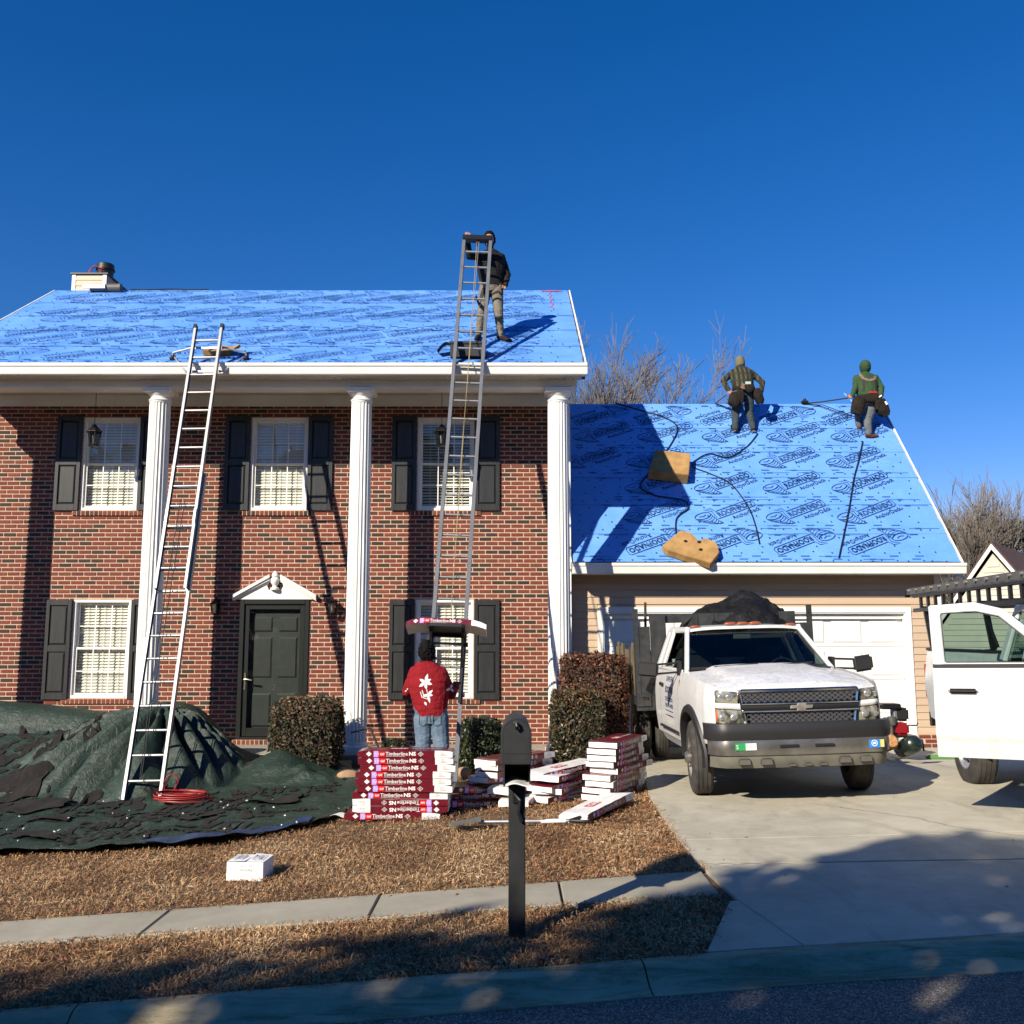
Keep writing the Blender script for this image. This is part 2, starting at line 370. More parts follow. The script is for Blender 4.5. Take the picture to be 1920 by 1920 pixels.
# vehicles
def paint(name, col, dirt):
    m, t, b, n, l = nodes(name); b.inputs['Roughness'].default_value = .32; b.inputs['Coat Weight'].default_value = .6; b.inputs['Coat Roughness'].default_value = .08
    v = coord(t); nz = noise(t, v, 7, 7, .7); d = math_(t, 'MULTIPLY_ADD', nz, .9, .06)
    l.new(ramp(t, d, [(.42, col), (.62, tuple(c * .86 for c in col)), (.9, dirt)]), b.inputs['Base Color'])
    l.new(ramp(t, nz, [(.4, (.28,) * 3), (.7, (.5,) * 3)]), b.inputs['Roughness'])
paint('white_paint', (.72, .72, .70), (.30, .26, .2))
paint('clean_white', (.70, .70, .68), (.5, .48, .44))
def hoodmat():
    m, t, b, n, l = nodes('hood_paint'); b.inputs['Coat Weight'].default_value = .25; b.inputs['Roughness'].default_value = .5
    v = coord(t); nz = noise(t, v, 5, 8, .72); sp = noise(t, v, 26, 6, .75)
    c = ramp(t, nz, [(.38, (.80, .80, .79)), (.56, (.68, .67, .65)), (.74, (.52, .50, .48))]); c = mixc(t, .8, c, ramp(t, sp, [(.42, (1, 1, 1)), (.68, (.62, .6, .57))]), 'MULTIPLY')
    l.new(c, b.inputs['Base Color'])
hoodmat()
mat('rust', (.34, .14, .04), .9, var=(.5, .28, .12), vscale=20)
mat('black_plastic', (.018, .018, .019), .48, bmp=.1, bscale=90)
mat('grey_plastic', (.115, .108, .095), .55, var=(.085, .08, .066), vscale=9)
mat('valance', (.105, .10, .08), .6, var=(.16, .15, .115), vscale=6)
mat('chrome', (.62, .62, .61), .12, 1, var=(.45, .44, .42), vscale=5)
mat('chrome_dirty', (.30, .285, .26), .3, .75, var=(.20, .19, .165), vscale=5)
mat('grille_dark', (.006, .006, .006), .7)
mat('grille_mesh', (.20, .20, .205), .35, .7)
mat('lens', (.30, .29, .225), .12, var=(.05, .05, .035), vscale=9, vstops=(.42, .6), coat=1)
mat('lens_inner', (.75, .74, .68), .12, .8)
mat('amber', (.62, .12, .015), .22, coat=.7)
mat('amber_dull', (.30, .075, .02), .35, coat=.3)
mat('red_lens', (.35, .01, .01), .2, coat=.6)
mat('interior', (.035, .033, .03), .85); mat('interior_grey', (.20, .19, .165), .8); mat('paper', (.42, .50, .47), .8)
mat('tire', (.028, .027, .025), .85, var=(.055, .05, .044), vscale=9, bmp=.2, bscale=50)
mat('wheel_grey', (.36, .34, .30), .5, .4, var=(.22, .2, .17), vscale=9)
mat('bed_black', (.014, .015, .016), .6, var=(.032, .034, .034), vscale=9, bmp=.3, bscale=30)
mat('stake_wood', (.20, .145, .075), .9, var=(.10, .075, .045), vscale=5, bmp=.4, bscale=40, scale=(3, 3, .5))
mat('stake_grey', (.055, .05, .045), .9, var=(.03, .028, .026), vscale=5)
mat('green_sticker', (.02, .32, .09), .5); mat('white_sticker', (.78, .78, .76), .5); mat('blue_sticker', (.02, .22, .62), .45); mat('yellow_sticker', (.6, .55, .2), .5)
mat('navy_print', (.012, .03, .13), .5); mat('black_print', (.01, .01, .01), .6)
# shingle bundles
mat('wrap_red', (.155, .006, .018), .3, var=(.10, .004, .012), vscale=9, bmp=.35, bscale=16, bdist=.012, coat=.25)
mat('wrap_dark', (.075, .004, .013), .32, bmp=.35, bscale=18, bdist=.012, coat=.25)
mat('wrap_white', (.74, .73, .70), .42, var=(.6, .59, .56), vscale=10, vstops=(.5, .75), bmp=.4, bscale=16, bdist=.014)
mat('wrap_grey', (.20, .20, .20), .6, var=(.32, .32, .31), vscale=9, bmp=.5, bscale=14, bdist=.015)
mat('tag_red', (.62, .012, .02), .35); mat('tag_violet', (.48, .30, .72), .4); mat('print_white', (.72, .70, .68), .6); mat('print_grey', (.5, .5, .5), .6)
mat('mailbox_black', (.018, .019, .019), .5, bmp=.1, bscale=25, var=(.024, .025, .025), vscale=12)
mat('silver', (.6, .6, .6), .3, 1)
mat('box_white', (.78, .78, .76), .7); mat('box_yellow', (.72, .66, .28), .7)
mat('stone', (.36, .22, .12), .9, var=(.26, .17, .10), vscale=6, bmp=.5, bscale=25)
mat('engine_red', (.25, .008, .012), .4); mat('tank_green', (.012, .022, .017), .3, coat=.4); mat('green_plastic', (.10, .25, .07), .4)
mat('flood_white', (.8, .8, .78), .4)
# people
def cloth(name, c1, c2, sc=6, bs=14):
    m, t, b, n, l = nodes(name); b.inputs['Roughness'].default_value = .9; b.inputs['Specular IOR Level'].default_value = .2
    v = coord(t); nz = noise(t, v, sc, 6, .6); fl = noise(t, coord(t, 'Object', (1, 1, .55)), bs, 6, .6, 1.2)
    l.new(ramp(t, nz, [(.35, c1), (.68, c2)]), b.inputs['Base Color']); bump(t, b, fl, .55, .03)
cloth('red_hoodie', (.19, .007, .012), (.25, .012, .018)); cloth('denim', (.075, .115, .165), (.15, .205, .27), 5)
cloth('black_jacket', (.011, .011, .012), (.018, .018, .019)); cloth('khaki', (.155, .135, .10), (.21, .185, .14)); cloth('navy_jeans', (.032, .045, .055), (.055, .072, .082)); cloth('grey_jeans', (.085, .10, .11), (.14, .155, .16))
cloth('green_hoodie', (.026, .058, .024), (.042, .082, .035)); cloth('tan_beanie', (.13, .115, .07), (.18, .155, .095), 40); cloth('leather', (.014, .011, .009), (.03, .022, .016)); cloth('boot', (.09, .03, .012), (.13, .05, .02)); cloth('shoe_black', (.012, .011, .011), (.03, .02, .018))
mat('shoe_white', (.6, .6, .58), .6); mat('skin', (.42, .22, .14), .5, var=(.36, .175, .11), vscale=9); mat('hair', (.006, .005, .0045), .8, bmp=.9, bscale=45, bdist=.02, spec=.15)
mat('strap_tan', (.20, .12, .085), .8); mat('strap_dark', (.018, .017, .015), .8); mat('strap_red', (.35, .02, .025), .6); mat('glove', (.012, .012, .012), .8); mat('eye', (.02, .015, .01), .2)
def plaid():
    m, t, b, n, l = nodes('plaid'); b.inputs['Roughness'].default_value = .9
    s = sep(t, coord(t)); def_ = []
    fx = math_(t, 'PINGPONG', math_(t, 'MULTIPLY', s[0], 24), 1); fz = math_(t, 'PINGPONG', math_(t, 'MULTIPLY', s[2], 13), 1)
    a = math_(t, 'GREATER_THAN', fx, .55); d = math_(t, 'GREATER_THAN', fz, .72)
    c = mixc(t, a, (.013, .015, .009), (.07, .060, .028)); c = mixc(t, math_(t, 'MULTIPLY', d, .8), c, (.020, .026, .017)); l.new(c, b.inputs['Base Color'])
    bump(t, b, noise(t, coord(t), 12, 6), .5, .03)
plaid()
# ---------------------------------------------------------------- ground, road, curb, sidewalk, driveway
yc = lambda x: 5.56 + .08 * x            # curb line
yb = lambda x: 7.385 + .08 * x           # back edge of the sidewalk
yf = lambda x: 6.76 + .07 * x            # front edge
xs = sorted(set([round(v, 3) for v in list(np.linspace(-9, 9, 73)) + [-400, -150, -60, -30, -18, -13, 13, 18, 30, 60, 150, 400]]))
ys = [-400, -150, -60, -30, -15, -8] + [round(v, 3) for v in np.linspace(-4, 16, 81)] + [18, 22, 30, 45, 80, 150, 400, 900]
def zground(x, y):
    z = gz(x, y) - .02
    d = yc(x) - y
    if 0 < d < 9: z = gz(x, y) - .30
    return z + (0 if y < 7.6 or x > 1.3 else .018 * mnoise.noise(Vector((x * 1.3, y * 1.3, 0))))
mb = MB(); mb.add([(x, y, zground(x, y)) for x in xs for y in ys], [(i * len(ys) + j, (i + 1) * len(ys) + j, (i + 1) * len(ys) + j + 1, i * len(ys) + j + 1) for i in range(len(xs) - 1) for j in range(len(ys) - 1)])
lawn = mb.build('lawn', 'lawn_soil', smooth=40, kind='structure')
XS = [-60, -30, -18] + list(np.linspace(-13, 13, 53)) + [18, 30, 60]
mb = MB()
for a, b in zip(XS[:-1], XS[1:]):
    q = [(a, yc(a) - 9), (b, yc(b) - 9), (b, yc(b) - .27), (a, yc(a) - .27)]
    mb.add([(x, y, gz(x, y) - .091) for x, y in q], [(0, 1, 2, 3)])
road = mb.build('road', 'asphalt', kind='structure')
# rolled curb in three-metre segments
cur = link('curb', None); cur['kind'] = 'structure'; WORLD['curb'] = Matrix()
prof = [(.02, -.05), (.02, .004), (-.05, .003), (-.10, -.012), (-.16, -.05), (-.21, -.072), (-.30, -.084), (-.30, -.15)]
for k in range(-5, 5):
    x0 = .72 + 3.02 * k; mb = MB(); n = 10; L = len(prof)
    st = [x0 + .005 + (3.01) * i / n for i in range(n + 1)]
    vs = [(x - p[0] * .08, yc(x) + p[0], gz(x, yc(x)) + p[1] + .004 * mnoise.noise(Vector((x * 3, p[0] * 9, 1)))) for x in st for p in prof]
    fs = [(i * L + j, (i + 1) * L + j, (i + 1) * L + j + 1, i * L + j + 1) for i in range(n) for j in range(L - 1)]
    fs += [tuple(range(L)), tuple(range(n * L, n * L + L))]
    mb.add(vs, fs).build('curb_segment', 'curb_concrete', cur, smooth=50)
# sidewalk slabs
sw = link('sidewalk', None); sw['kind'] = 'structure'; WORLD['sidewalk'] = Matrix()
jx = [-9.6, -8.2, -6.75, -5.35, -3.92, -2.445, -.96, .348, 1.43]
for a, b in zip(jx[:-1], jx[1:]):
    mb = MB(); tl = random.uniform(-.006, .006)
    def fn(u, v):
        x = a + .009 + (b - a - .018) * u; e = .008 * mnoise.noise(Vector((x * 5, v * 3, 2)))
        y = yf(x) + (yb(x) - yf(x)) * v + (e if v in (0, 1) else 0)
        return (x, y, gz(x, y) + .008 + tl * (v - .5))
    mb.slab(fn, 10, 6, (0, 0, 1), .09).build('slab', 'walk_concrete', sw, bevel=.006)
# driveway slabs
dr = link('driveway', None); dr['kind'] = 'structure'; WORLD['driveway'] = Matrix()
def xl(y):
    P = [(5.4, 1.02), (5.7, 1.10), (6.68, 1.45), (7.6, 1.445), (9, 1.446), (11.03, 1.52), (13.5, 1.79), (15.7, 1.9)]
    return float(np.interp(y, [p[0] for p in P], [p[1] for p in P]))
def dslab(y0, y1, xa, xb, n=12):
    def fn(u, v):
        ya = y0(0) if callable(y0) else y0
        x_ = lambda y: xa(y) + .003 + (xb(y) - xa(y) - .006) * u
        x = x_(6); A = (y0(x) if callable(y0) else y0) + .003; B = (y1(x) if callable(y1) else y1) - .003
        y = A + (B - A) * v; x = x_(y)
        return (x, y, gz(x, y) + .006)
    MB().slab(fn, n, n, (0, 0, 1), .12).build('slab', 'drive_concrete', dr, bevel=.003)
ap = lambda y: float(np.interp(y, [5.5, 6.675, 7.7], [1.69, 1.51, 1.45]))
right = lambda y: 8.2
dslab(lambda x: yc(x) + .03, 6.675, xl, ap, 6)
dslab(lambda x: yc(x) + .03, lambda x: 7.70 - .06 * (x - 1.5), ap, right)
dslab(lambda x: 7.70 - .06 * (x - 1.5), lambda x: 8.60 - .03 * (x - 1.5), xl, right)
dslab(lambda x: 8.60 - .03 * (x - 1.5), 11.9, xl, right)
dslab(11.9, 15.72, xl, right)
# porch slab front step and planting bed
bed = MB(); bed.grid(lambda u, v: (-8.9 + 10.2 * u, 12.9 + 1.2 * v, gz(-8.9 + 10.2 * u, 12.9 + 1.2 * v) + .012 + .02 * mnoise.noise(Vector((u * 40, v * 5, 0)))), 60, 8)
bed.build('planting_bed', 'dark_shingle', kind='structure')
# dormant grass and fallen leaves
def blades(name, mat_, regions, L, W, elev, lab, cat):
    V = []; F = []; A = []; tot = 0
    for (x0, x1, fy0, fy1, dens, keep) in regions:
        y0 = min(fy0(x0), fy0(x1)); y1 = max(fy1(x0), fy1(x1)); n = int((x1 - x0) * (y1 - y0) * dens)
        x = RNG.uniform(x0, x1, n); y = RNG.uniform(y0, y1, n)
        k = (y > np.array([fy0(a) for a in x])) & (y < np.array([fy1(a) for a in x]))
        if keep: k &= np.array([keep(a, b) for a, b in zip(x, y)])
        x = x[k]; y = y[k]; n = len(x)
        z = np.array([zground(a, b) for a, b in zip(x, y)])
        az = RNG.uniform(0, 2 * np.pi, n); e = RNG.uniform(*elev, n); l = RNG.uniform(*L, n); w_ = RNG.uniform(*W, n)
        d = np.stack([np.cos(az) * np.cos(e), np.sin(az) * np.cos(e), np.sin(e)], 1); s = np.stack([-np.sin(az), np.cos(az), RNG.uniform(-.6, .6, n)], 1)
        p = np.stack([x, y, z + RNG.uniform(.0, .02, n)], 1); ms = p + d * l[:, None] * .5 + np.array([0, 0, .12]) * l[:, None]
        e2 = RNG.uniform(-.3, .3, n); tip = p + d * l[:, None] + np.stack([0 * x, 0 * x, -.10 * l + e2 * .01], 1)
        q = np.stack([p, ms - s * w_[:, None] / 2, tip, ms + s * w_[:, None] / 2], 1).reshape(-1, 3)
        V.append(q); F.append(np.arange(n * 4).reshape(n, 4) + tot); tot += n * 4
        cl = np.array([mnoise.noise(Vector((a * 1.6, b * 1.6, 5))) for a, b in zip(x, y)])
        A.append(np.clip(RNG.uniform(0, 1, n) * .8 + cl * .45 + .1, 0, 1))
    o = link(name, np_mesh(name, np.concatenate(V), np.concatenate(F), mat_, np.concatenate(A)))
    return tag(o, lab, cat, kind='stuff')
E1 = lambda x: min(yb(x) + 6.2, 13.0)
edge = lambda x, y: x < (xl(y) - .02 + .07 * mnoise.noise(Vector((y * 3.1, 1.7, 0)))) + .05
vk = lambda x, y: x < xl(y) + .06 * mnoise.noise(Vector((y * 4.1, 7, 0)))
notarp = lambda x, y: edge(x, y) and not (x < -3.2 and y > 9.8)
blades('dormant_grass', 'dry_grass', [(-4.6, 1.5, yc, lambda x: yf(x) + .03, 5200, vk), (-5.2, 1.62, lambda x: yb(x) - .03, lambda x: 9.4, 3300, notarp), (-5.2, 1.72, lambda x: 9.4, lambda x: 13.2, 1500, notarp)],
       (.03, .07), (.003, .007), (.1, .95), 'matted straw-coloured dormant grass covering the front yard and verge', 'grass')
blades('fallen_leaves', 'leaf_litter', [(-4.6, 1.5, yc, lambda x: yf(x) + .05, 900, vk), (-5.2, 1.6, lambda x: yb(x) - .06, lambda x: 13, 330, notarp), (.2, 1.6, lambda x: yb(x), lambda x: 12.6, 620, edge), (1.4, 2.9, lambda x: 7.2, lambda x: 10.8, 26, lambda x, y: random.random() < (2.9 - x) / 1.5), (1.5, 7.2, lambda x: 5.9, lambda x: 15.4, 1.4, None), (-3.6, 1.4, lambda x: yf(x), lambda x: yb(x), 5, None)],
       (.035, .075), (.008, .018), (-.02, .35), 'narrow orange-brown fallen leaves scattered over grass and driveway', 'leaves')
ckm = MB()
for pts in ([(3.0, 10.2), (3.4, 9.7), (3.75, 9.25), (3.9, 8.8), (4.3, 8.3), (4.45, 7.9)], [(1.5, 7.71), (2.2, 7.64), (2.9, 7.63), (3.6, 7.56), (4.4, 7.53)]):
    q = []
    for (a, b) in zip(pts[:-1], pts[1:]):
        for k in range(9): t = k / 9; x = a[0] + (b[0] - a[0]) * t + random.uniform(-.012, .012); y = a[1] + (b[1] - a[1]) * t + random.uniform(-.012, .012); q.append((x, y, gz(x, y) + .0105))
    ckm.ribbon(q, .006)
ckm.build('crack', 'dark_shingle', dr)
# ---------------------------------------------------------------- the house
house = thing('house', 'two-storey red brick house with white columns, blue underlayment roof and attached tan garage', 'house', (-3.8, 15.3, 0))
WY = 15.3; BL, BH = .2032, .0697; XL, XR = -8.55, .93; ZT = 5.50
WC = [-6.50, -3.77, -1.07]; HW = .46
UZ = (3.765, 5.29); LZ = (.795, 2.33)
openings = [(c - HW, c + HW, UZ[0], UZ[1]) for c in WC] + [(c - HW, c + HW, LZ[0], LZ[1]) for c in (WC[0], WC[2])] + [(-4.31, -3.21, .15, 2.33)]
# wall body with real openings (mortar), built as cells
gx = sorted(set([XL, XR] + [o[0] for o in openings] + [o[1] for o in openings])); gzz = sorted(set([-.45, ZT + .2] + [o[2] for o in openings] + [o[3] for o in openings]))
mb = MB()
inside = lambda x, z: any(o[0] < x < o[1] and o[2] < z < o[3] for o in openings)
for a, b in zip(gx[:-1], gx[1:]):
    for c, d in zip(gzz[:-1], gzz[1:]):
        if not inside((a + b) / 2, (c + d) / 2): mb.bb(a, b, WY + .009, WY + .2, c, d)
wall = mb.build('brick_wall', 'mortar', house, label='red and dark brown brick front wall with pale mortar')
# bricks
segs = []; row = 0; z = -.42
sill = [(o[0] - .10, o[1] + .10, o[2] - .085, o[2]) for o in openings[:5]]
while z < ZT:
    x = XL - (BL / 2 if row % 2 else 0)
    while x < XR:
        a, b = max(x, XL), min(x + BL - .0145, XR); parts = [(a, b)]
        for o in openings + sill:
            if o[2] - .02 < z + BH * .5 < o[3] + .005:
                np_ = []
                for (p, q) in parts:
                    if q <= o[0] or p >= o[1]: np_.append((p, q)); continue
                    if p < o[0] - .02: np_.append((p, o[0] - .006))
                    if q > o[1] + .02: np_.append((o[1] + .006, q))
                parts = np_
        segs += [(p, q, z, z + BH - .0145) for p, q in parts if q - p > .015]
        x += BL
    z += BH; row += 1
full = [s for s in segs if abs(s[1] - s[0] - (BL - .0145)) < .002 and -3.15 < s[0] < .35 and .14 < s[2] < 1.75]
full.sort(key=lambda s: s[2]); pick = set(full[:300])
bm_ = MB(); L_ = BL - .0145; H_ = BH - .0145
def brickbox(m, x0, x1, y0, y1, z0, z1, c=.004):
    vs = [(x0, y1, z0), (x1, y1, z0), (x1, y1, z1), (x0, y1, z1), (x0 + c, y0, z0 + c), (x1 - c, y0, z0 + c), (x1 - c, y0, z1 - c), (x0 + c, y0, z1 - c)]
    m.add(vs, [(4, 5, 6, 7), (0, 1, 5, 4), (1, 2, 6, 5), (2, 3, 7, 6), (3, 0, 4, 7)])
brickbox(bm_, -L_ / 2, L_ / 2, 0, .05, -H_ / 2, H_ / 2); bme = bm_.mesh('brick', 'brick')
for s in full[:300]:
    o = link('brick', bme, wall); o.location = ((s[0] + s[1]) / 2, WY + random.uniform(-.0015, .0015), (s[2] + s[3]) / 2)
bf = MB(); att = []
for s in segs:
    if s in pick: continue
    brickbox(bf, s[0], s[1], WY + random.uniform(-.0015, .0015), WY + .05, s[2], s[3]); att += [random.random()] * 5
me = bpy.data.meshes.new('brick_field'); me.from_pydata(bf.v, [], bf.f); me.materials.append(M['brick_field'])
a_ = me.attributes.new('rnd', 'FLOAT', 'FACE'); a_.data.foreach_set('value', att)
link('brick_field', me, wall, kind='stuff')
# rowlock sills
def rowlock(x0, x1, z0, z1, parent, y0=WY - .028):
    n = round((x1 - x0) / .0697); w_ = (x1 - x0) / n; m_ = MB(); brickbox(m_, -(w_ - .010) / 2, (w_ - .010) / 2, 0, .10, 0, z1 - z0 - .008)
    me_ = m_.mesh('sill_brick', 'brick')
    for i in range(n):
        o = link('sill_brick', me_, parent); o.location = (x0 + w_ * (i + .5), y0, z0)
    MB().bb(x0, x1, y0 + .006, WY + .03, z0, z1 - .01).build('sill_mortar', 'mortar', parent)
# ---- windows
def window(cx, z0, z1, slope):
    x0, x1 = cx - HW, cx + HW; y = WY + .05
    f = MB(); t_ = .042
    f.bb(x0, x0 + t_, WY + .012, y + .07, z0, z1).bb(x1 - t_, x1, WY + .012, y + .07, z0, z1).bb(x0 + t_, x1 - t_, WY + .012, y + .07, z1 - t_, z1).bb(x0 + t_, x1 - t_, WY + .006, y + .07, z0, z0 + t_)
    wn = f.build('window', 'white_vinyl', house, bevel=.004)
    xi0, xi1 = x0 + t_, x1 - t_; zi0, zi1 = z0 + t_, z1 - t_; zm = (zi0 + zi1) / 2
    for (a, b, yy, nm) in ((zm - .018, zi1, y + .022, 'upper_sash'), (zi0, zm + .022, y - .006, 'lower_sash')):
        s = MB(); r = .036
        s.bb(xi0, xi0 + r, yy, yy + .026, a, b).bb(xi1 - r, xi1, yy, yy + .026, a, b).bb(xi0 + r, xi1 - r, yy, yy + .026, a, a + r).bb(xi0 + r, xi1 - r, yy, yy + .026, b - r, b)
        s.build('sash', 'white_vinyl', wn, bevel=.003)
        gx0, gx1, gz0, gz1 = xi0 + r, xi1 - r, a + r, b - r; cw = (gx1 - gx0) / 3; ch = (gz1 - gz0) / 2
        mu = MB()
        for i in (1, 2): mu.bb(gx0 + cw * i - .008, gx0 + cw * i + .008, yy + .004, yy + .012, gz0, gz1)
        mu.bb(gx0, gx1, yy + .002, yy + .0135, gz0 + ch - .008, gz0 + ch + .008)
        mu.build('muntin', 'white_vinyl', wn)
        for i in range(3):
            for j in range(2):
                p = MB().bb(gx0 + cw * i + .0085, gx0 + cw * (i + 1) - .0085, yy + .006, yy + .0095, gz0 + ch * j + .0085, gz0 + ch * (j + 1) - .0085); p.build('pane', 'window_glass', wn)
    bl = MB(); n = 30; yb_ = y + .085; hx0, hx1 = xi0 + .015, xi1 - .015
    for i in range(n):
        zc = zi0 + .02 + (zi1 - zi0 - .05) * i / (n - 1); bl.box(((hx0 + hx1) / 2, yb_, zc), (hx1 - hx0, .05, .003), (R(slope + random.uniform(-2.5, 2.5)), 0, 0))
    for fx in (.18, .5, .82): bl.bb(hx0 + (hx1 - hx0) * fx - .004, hx0 + (hx1 - hx0) * fx + .004, yb_ - .027, yb_ - .025, zi0, zi1)
    bl.bb(hx0, hx1, yb_ - .03, yb_ + .03, zi1 - .05, zi1 - .001); bl.bb(hx0, hx1, yb_ - .025, yb_ + .025, zi0 + .001, zi0 + .018)
    bl.build('blind', 'blind', wn)
    rm = MB(); rm.bb(x0 - .3, x1 + .3, y + .55, y + .57, z0 - .3, z1 + .3)
    rm.bb(x0 - .32, x0 - .3, y + .16, y + .57, z0 - .3, z1 + .3).bb(x1 + .3, x1 + .32, y + .16, y + .57, z0 - .3, z1 + .3).bb(x0 - .3, x1 + .3, y + .16, y + .57, z1 + .3, z1 + .32).bb(x0 - .3, x1 + .3, y + .16, y + .57, z0 - .32, z0 - .3)
    rm.build('room_recess', 'room', wn)
    rowlock(x0 - .10, x1 + .10, z0 - .085, z0 - .002, wn)
    return wn
for i, c in enumerate(WC): window(c, *UZ, (62, 66, 38)[i])
for c in (WC[0], WC[2]): window(c, *LZ, (60, 55)[c > -3])
# ---- shutters
shm = MB(); sw_ = .40; sh_ = 1.555; st = .058
for sx in (-1, 1): shm.bb(sx * (sw_ / 2 - st / 2) - st / 2, sx * (sw_ / 2 - st / 2) + st / 2, -.034, 0, 0, sh_)
for a, b in ((0, .10), (.74, .84), (sh_ - .085, sh_)): shm.bb(-sw_ / 2 + st, sw_ / 2 - st, -.034, 0, a, b)
shm.bb(-sw_ / 2 + st, sw_ / 2 - st, -.010, -.002, .1, sh_ - .085)
shme = shm.mesh('shutter', 'shutter', bevel=.003)
def rpanel(w_, h_, name, m, d=.02):
    p = MB(); o_ = .026
    vs = [(-w_ / 2, 0, 0), (w_ / 2, 0, 0), (w_ / 2, 0, h_), (-w_ / 2, 0, h_), (-w_ / 2 + o_, -d, o_), (w_ / 2 - o_, -d, o_), (w_ / 2 - o_, -d, h_ - o_), (-w_ / 2 + o_, -d, h_ - o_)]
    p.add(vs, [(4, 5, 6, 7), (0, 1, 5, 4), (1, 2, 6, 5), (2, 3, 7, 6), (3, 0, 4, 7)]); return p.mesh(name, m)
pw = sw_ - 2 * st - .016
pA = rpanel(pw, .64 - .016, 'panel', 'shutter'); pB = rpanel(pw, sh_ - .085 - .84 - .016, 'panel', 'shutter')
def shutter(cx, z0):
    s = link('shutter', shme, house); s.location = (cx, WY - .004, z0)
    for me_, zz in ((pA, .108), (pB, .848)):
        p = link('panel', me_, s, True); p.location = (0, -.010, zz)
for c in WC:
    for sx in (-1, 1): shutter(c + sx * (HW + sw_ / 2 + .012), UZ[0] - .005)
for c in (WC[0], WC[2]):
    for sx in (-1, 1): shutter(c + sx * (HW + sw_ / 2 + .012), LZ[0] - .02)
# ---- entry door
dx0, dx1, dz0, dz1 = -4.31, -3.21, .17, 2.33; dc = (dx0 + dx1) / 2
f = MB(); f.bb(dx0, dx0 + .07, WY - .02, WY + .16, dz0, dz1).bb(dx1 - .07, dx1, WY - .02, WY + .16, dz0, dz1).bb(dx0 + .07, dx1 - .07, WY - .02, WY + .16, dz1 - .07, dz1).bb(dx0 + .07, dx1 - .07, WY - .03, WY + .16, dz0, dz0 + .03)
door = f.build('entry_door', 'storm_frame', house, bevel=.006, label='dark green-black panelled front door behind a full glass storm door')
ix0, ix1, iz0, iz1 = dx0 + .075, dx1 - .075, dz0 + .035, dz1 - .075
s = MB(); r = .075; yy = WY + .01
s.bb(ix0, ix0 + r, yy, yy + .03, iz0, iz1).bb(ix1 - r, ix1, yy, yy + .03, iz0, iz1).bb(ix0 + r, ix1 - r, yy, yy + .03, iz0, iz0 + .13).bb(ix0 + r, ix1 - r, yy, yy + .03, iz1 - r, iz1)
s.build('storm_door', 'storm_frame', door, bevel=.004)
MB().bb(ix0 + r, ix1 - r, yy + .012, yy + .016, iz0 + .13, iz1 - r).build('glass', 'storm_glass', door)
MB().bb(ix0, ix1, WY + .10, WY + .14, iz0, iz1).build('door_leaf', 'door_paint', door)
lw = ix1 - ix0
for (fx, za, zb) in ((.29, 1.62, 1.86), (.71, 1.62, 1.86), (.29, .90, 1.54), (.71, .90, 1.54), (.29, .14, .66), (.71, .14, .66)):
    me_ = rpanel(lw * .32, zb - za, 'panel', 'door_paint', .016); p = link('panel', me_, door); p.location = (ix0 + lw * fx, WY + .099, iz0 + za)
t = MB(); put_text(t, '2', .135, lambda x, y: (dc - .035 + x, WY + .096, iz0 + .71 + y), bold=.0); t.build('house_number', 'silver', door)
h = MB(); h.bb(ix0 + .022, ix0 + .05, yy - .012, yy, iz0 + .72, iz0 + .98).tube([(ix0 + .036, yy - .012, iz0 + .88), (ix0 + .036, yy - .05, iz0 + .88), (ix0 + .07, yy - .06, iz0 + .885), (ix0 + .16, yy - .055, iz0 + .87)], .0145, 8)
h.build('handle', 'brass', door, smooth=40)
rowlock(dx0 - .04, dx1 + .04, .088, .168, door, WY - .06)
# pediment
pz = 2.335; pm = MB(); X0, X1 = dx0 - .11, dx1 + .11; fnp = lambda a, b, c: (a, WY - c, b)
pm.prism([(X0 + .05, pz), (X1 - .05, pz), (dc + .09, pz + .30), (dc + .09, pz + .12), (dc - .09, pz + .12), (dc - .09, pz + .30)][:1] + [(X1 - .05, pz), (dc + .08, pz + .31), (dc + .13, pz + .22), (dc + .10, pz + .15), (dc - .10, pz + .15), (dc - .13, pz + .22), (dc - .08, pz + .31)], .0, .03, fnp)
ped = pm.build('pediment', 'white_trim', house, bevel=.004)
for sx in (-1, 1):
    for k, (th, dp, off) in enumerate(((.05, .10, .0), (.035, .075, -.04), (.03, .05, -.07))):
        m_ = MB(); xe = X0 if sx < 0 else X1
        m_.prism([(xe, pz + .02 + off * .6), (xe, pz + .02 + th + off * .6), (dc + sx * (.085), pz + .345 + th + off), (dc + sx * (.085), pz + .345 + off)], 0.0, dp, fnp); m_.build('moulding', 'white_trim', ped)
u = MB(); u.lathe([(.07, 0), (.07, .03), (.04, .045), (.035, .07), (.065, .11), (.07, .16), (.055, .19), (.04, .20), (.055, .215), (.05, .25), (.03, .285), (.012, .30)], 16, (dc, WY - .05, pz + .15)); u.build('finial', 'white_trim', ped, smooth=40)
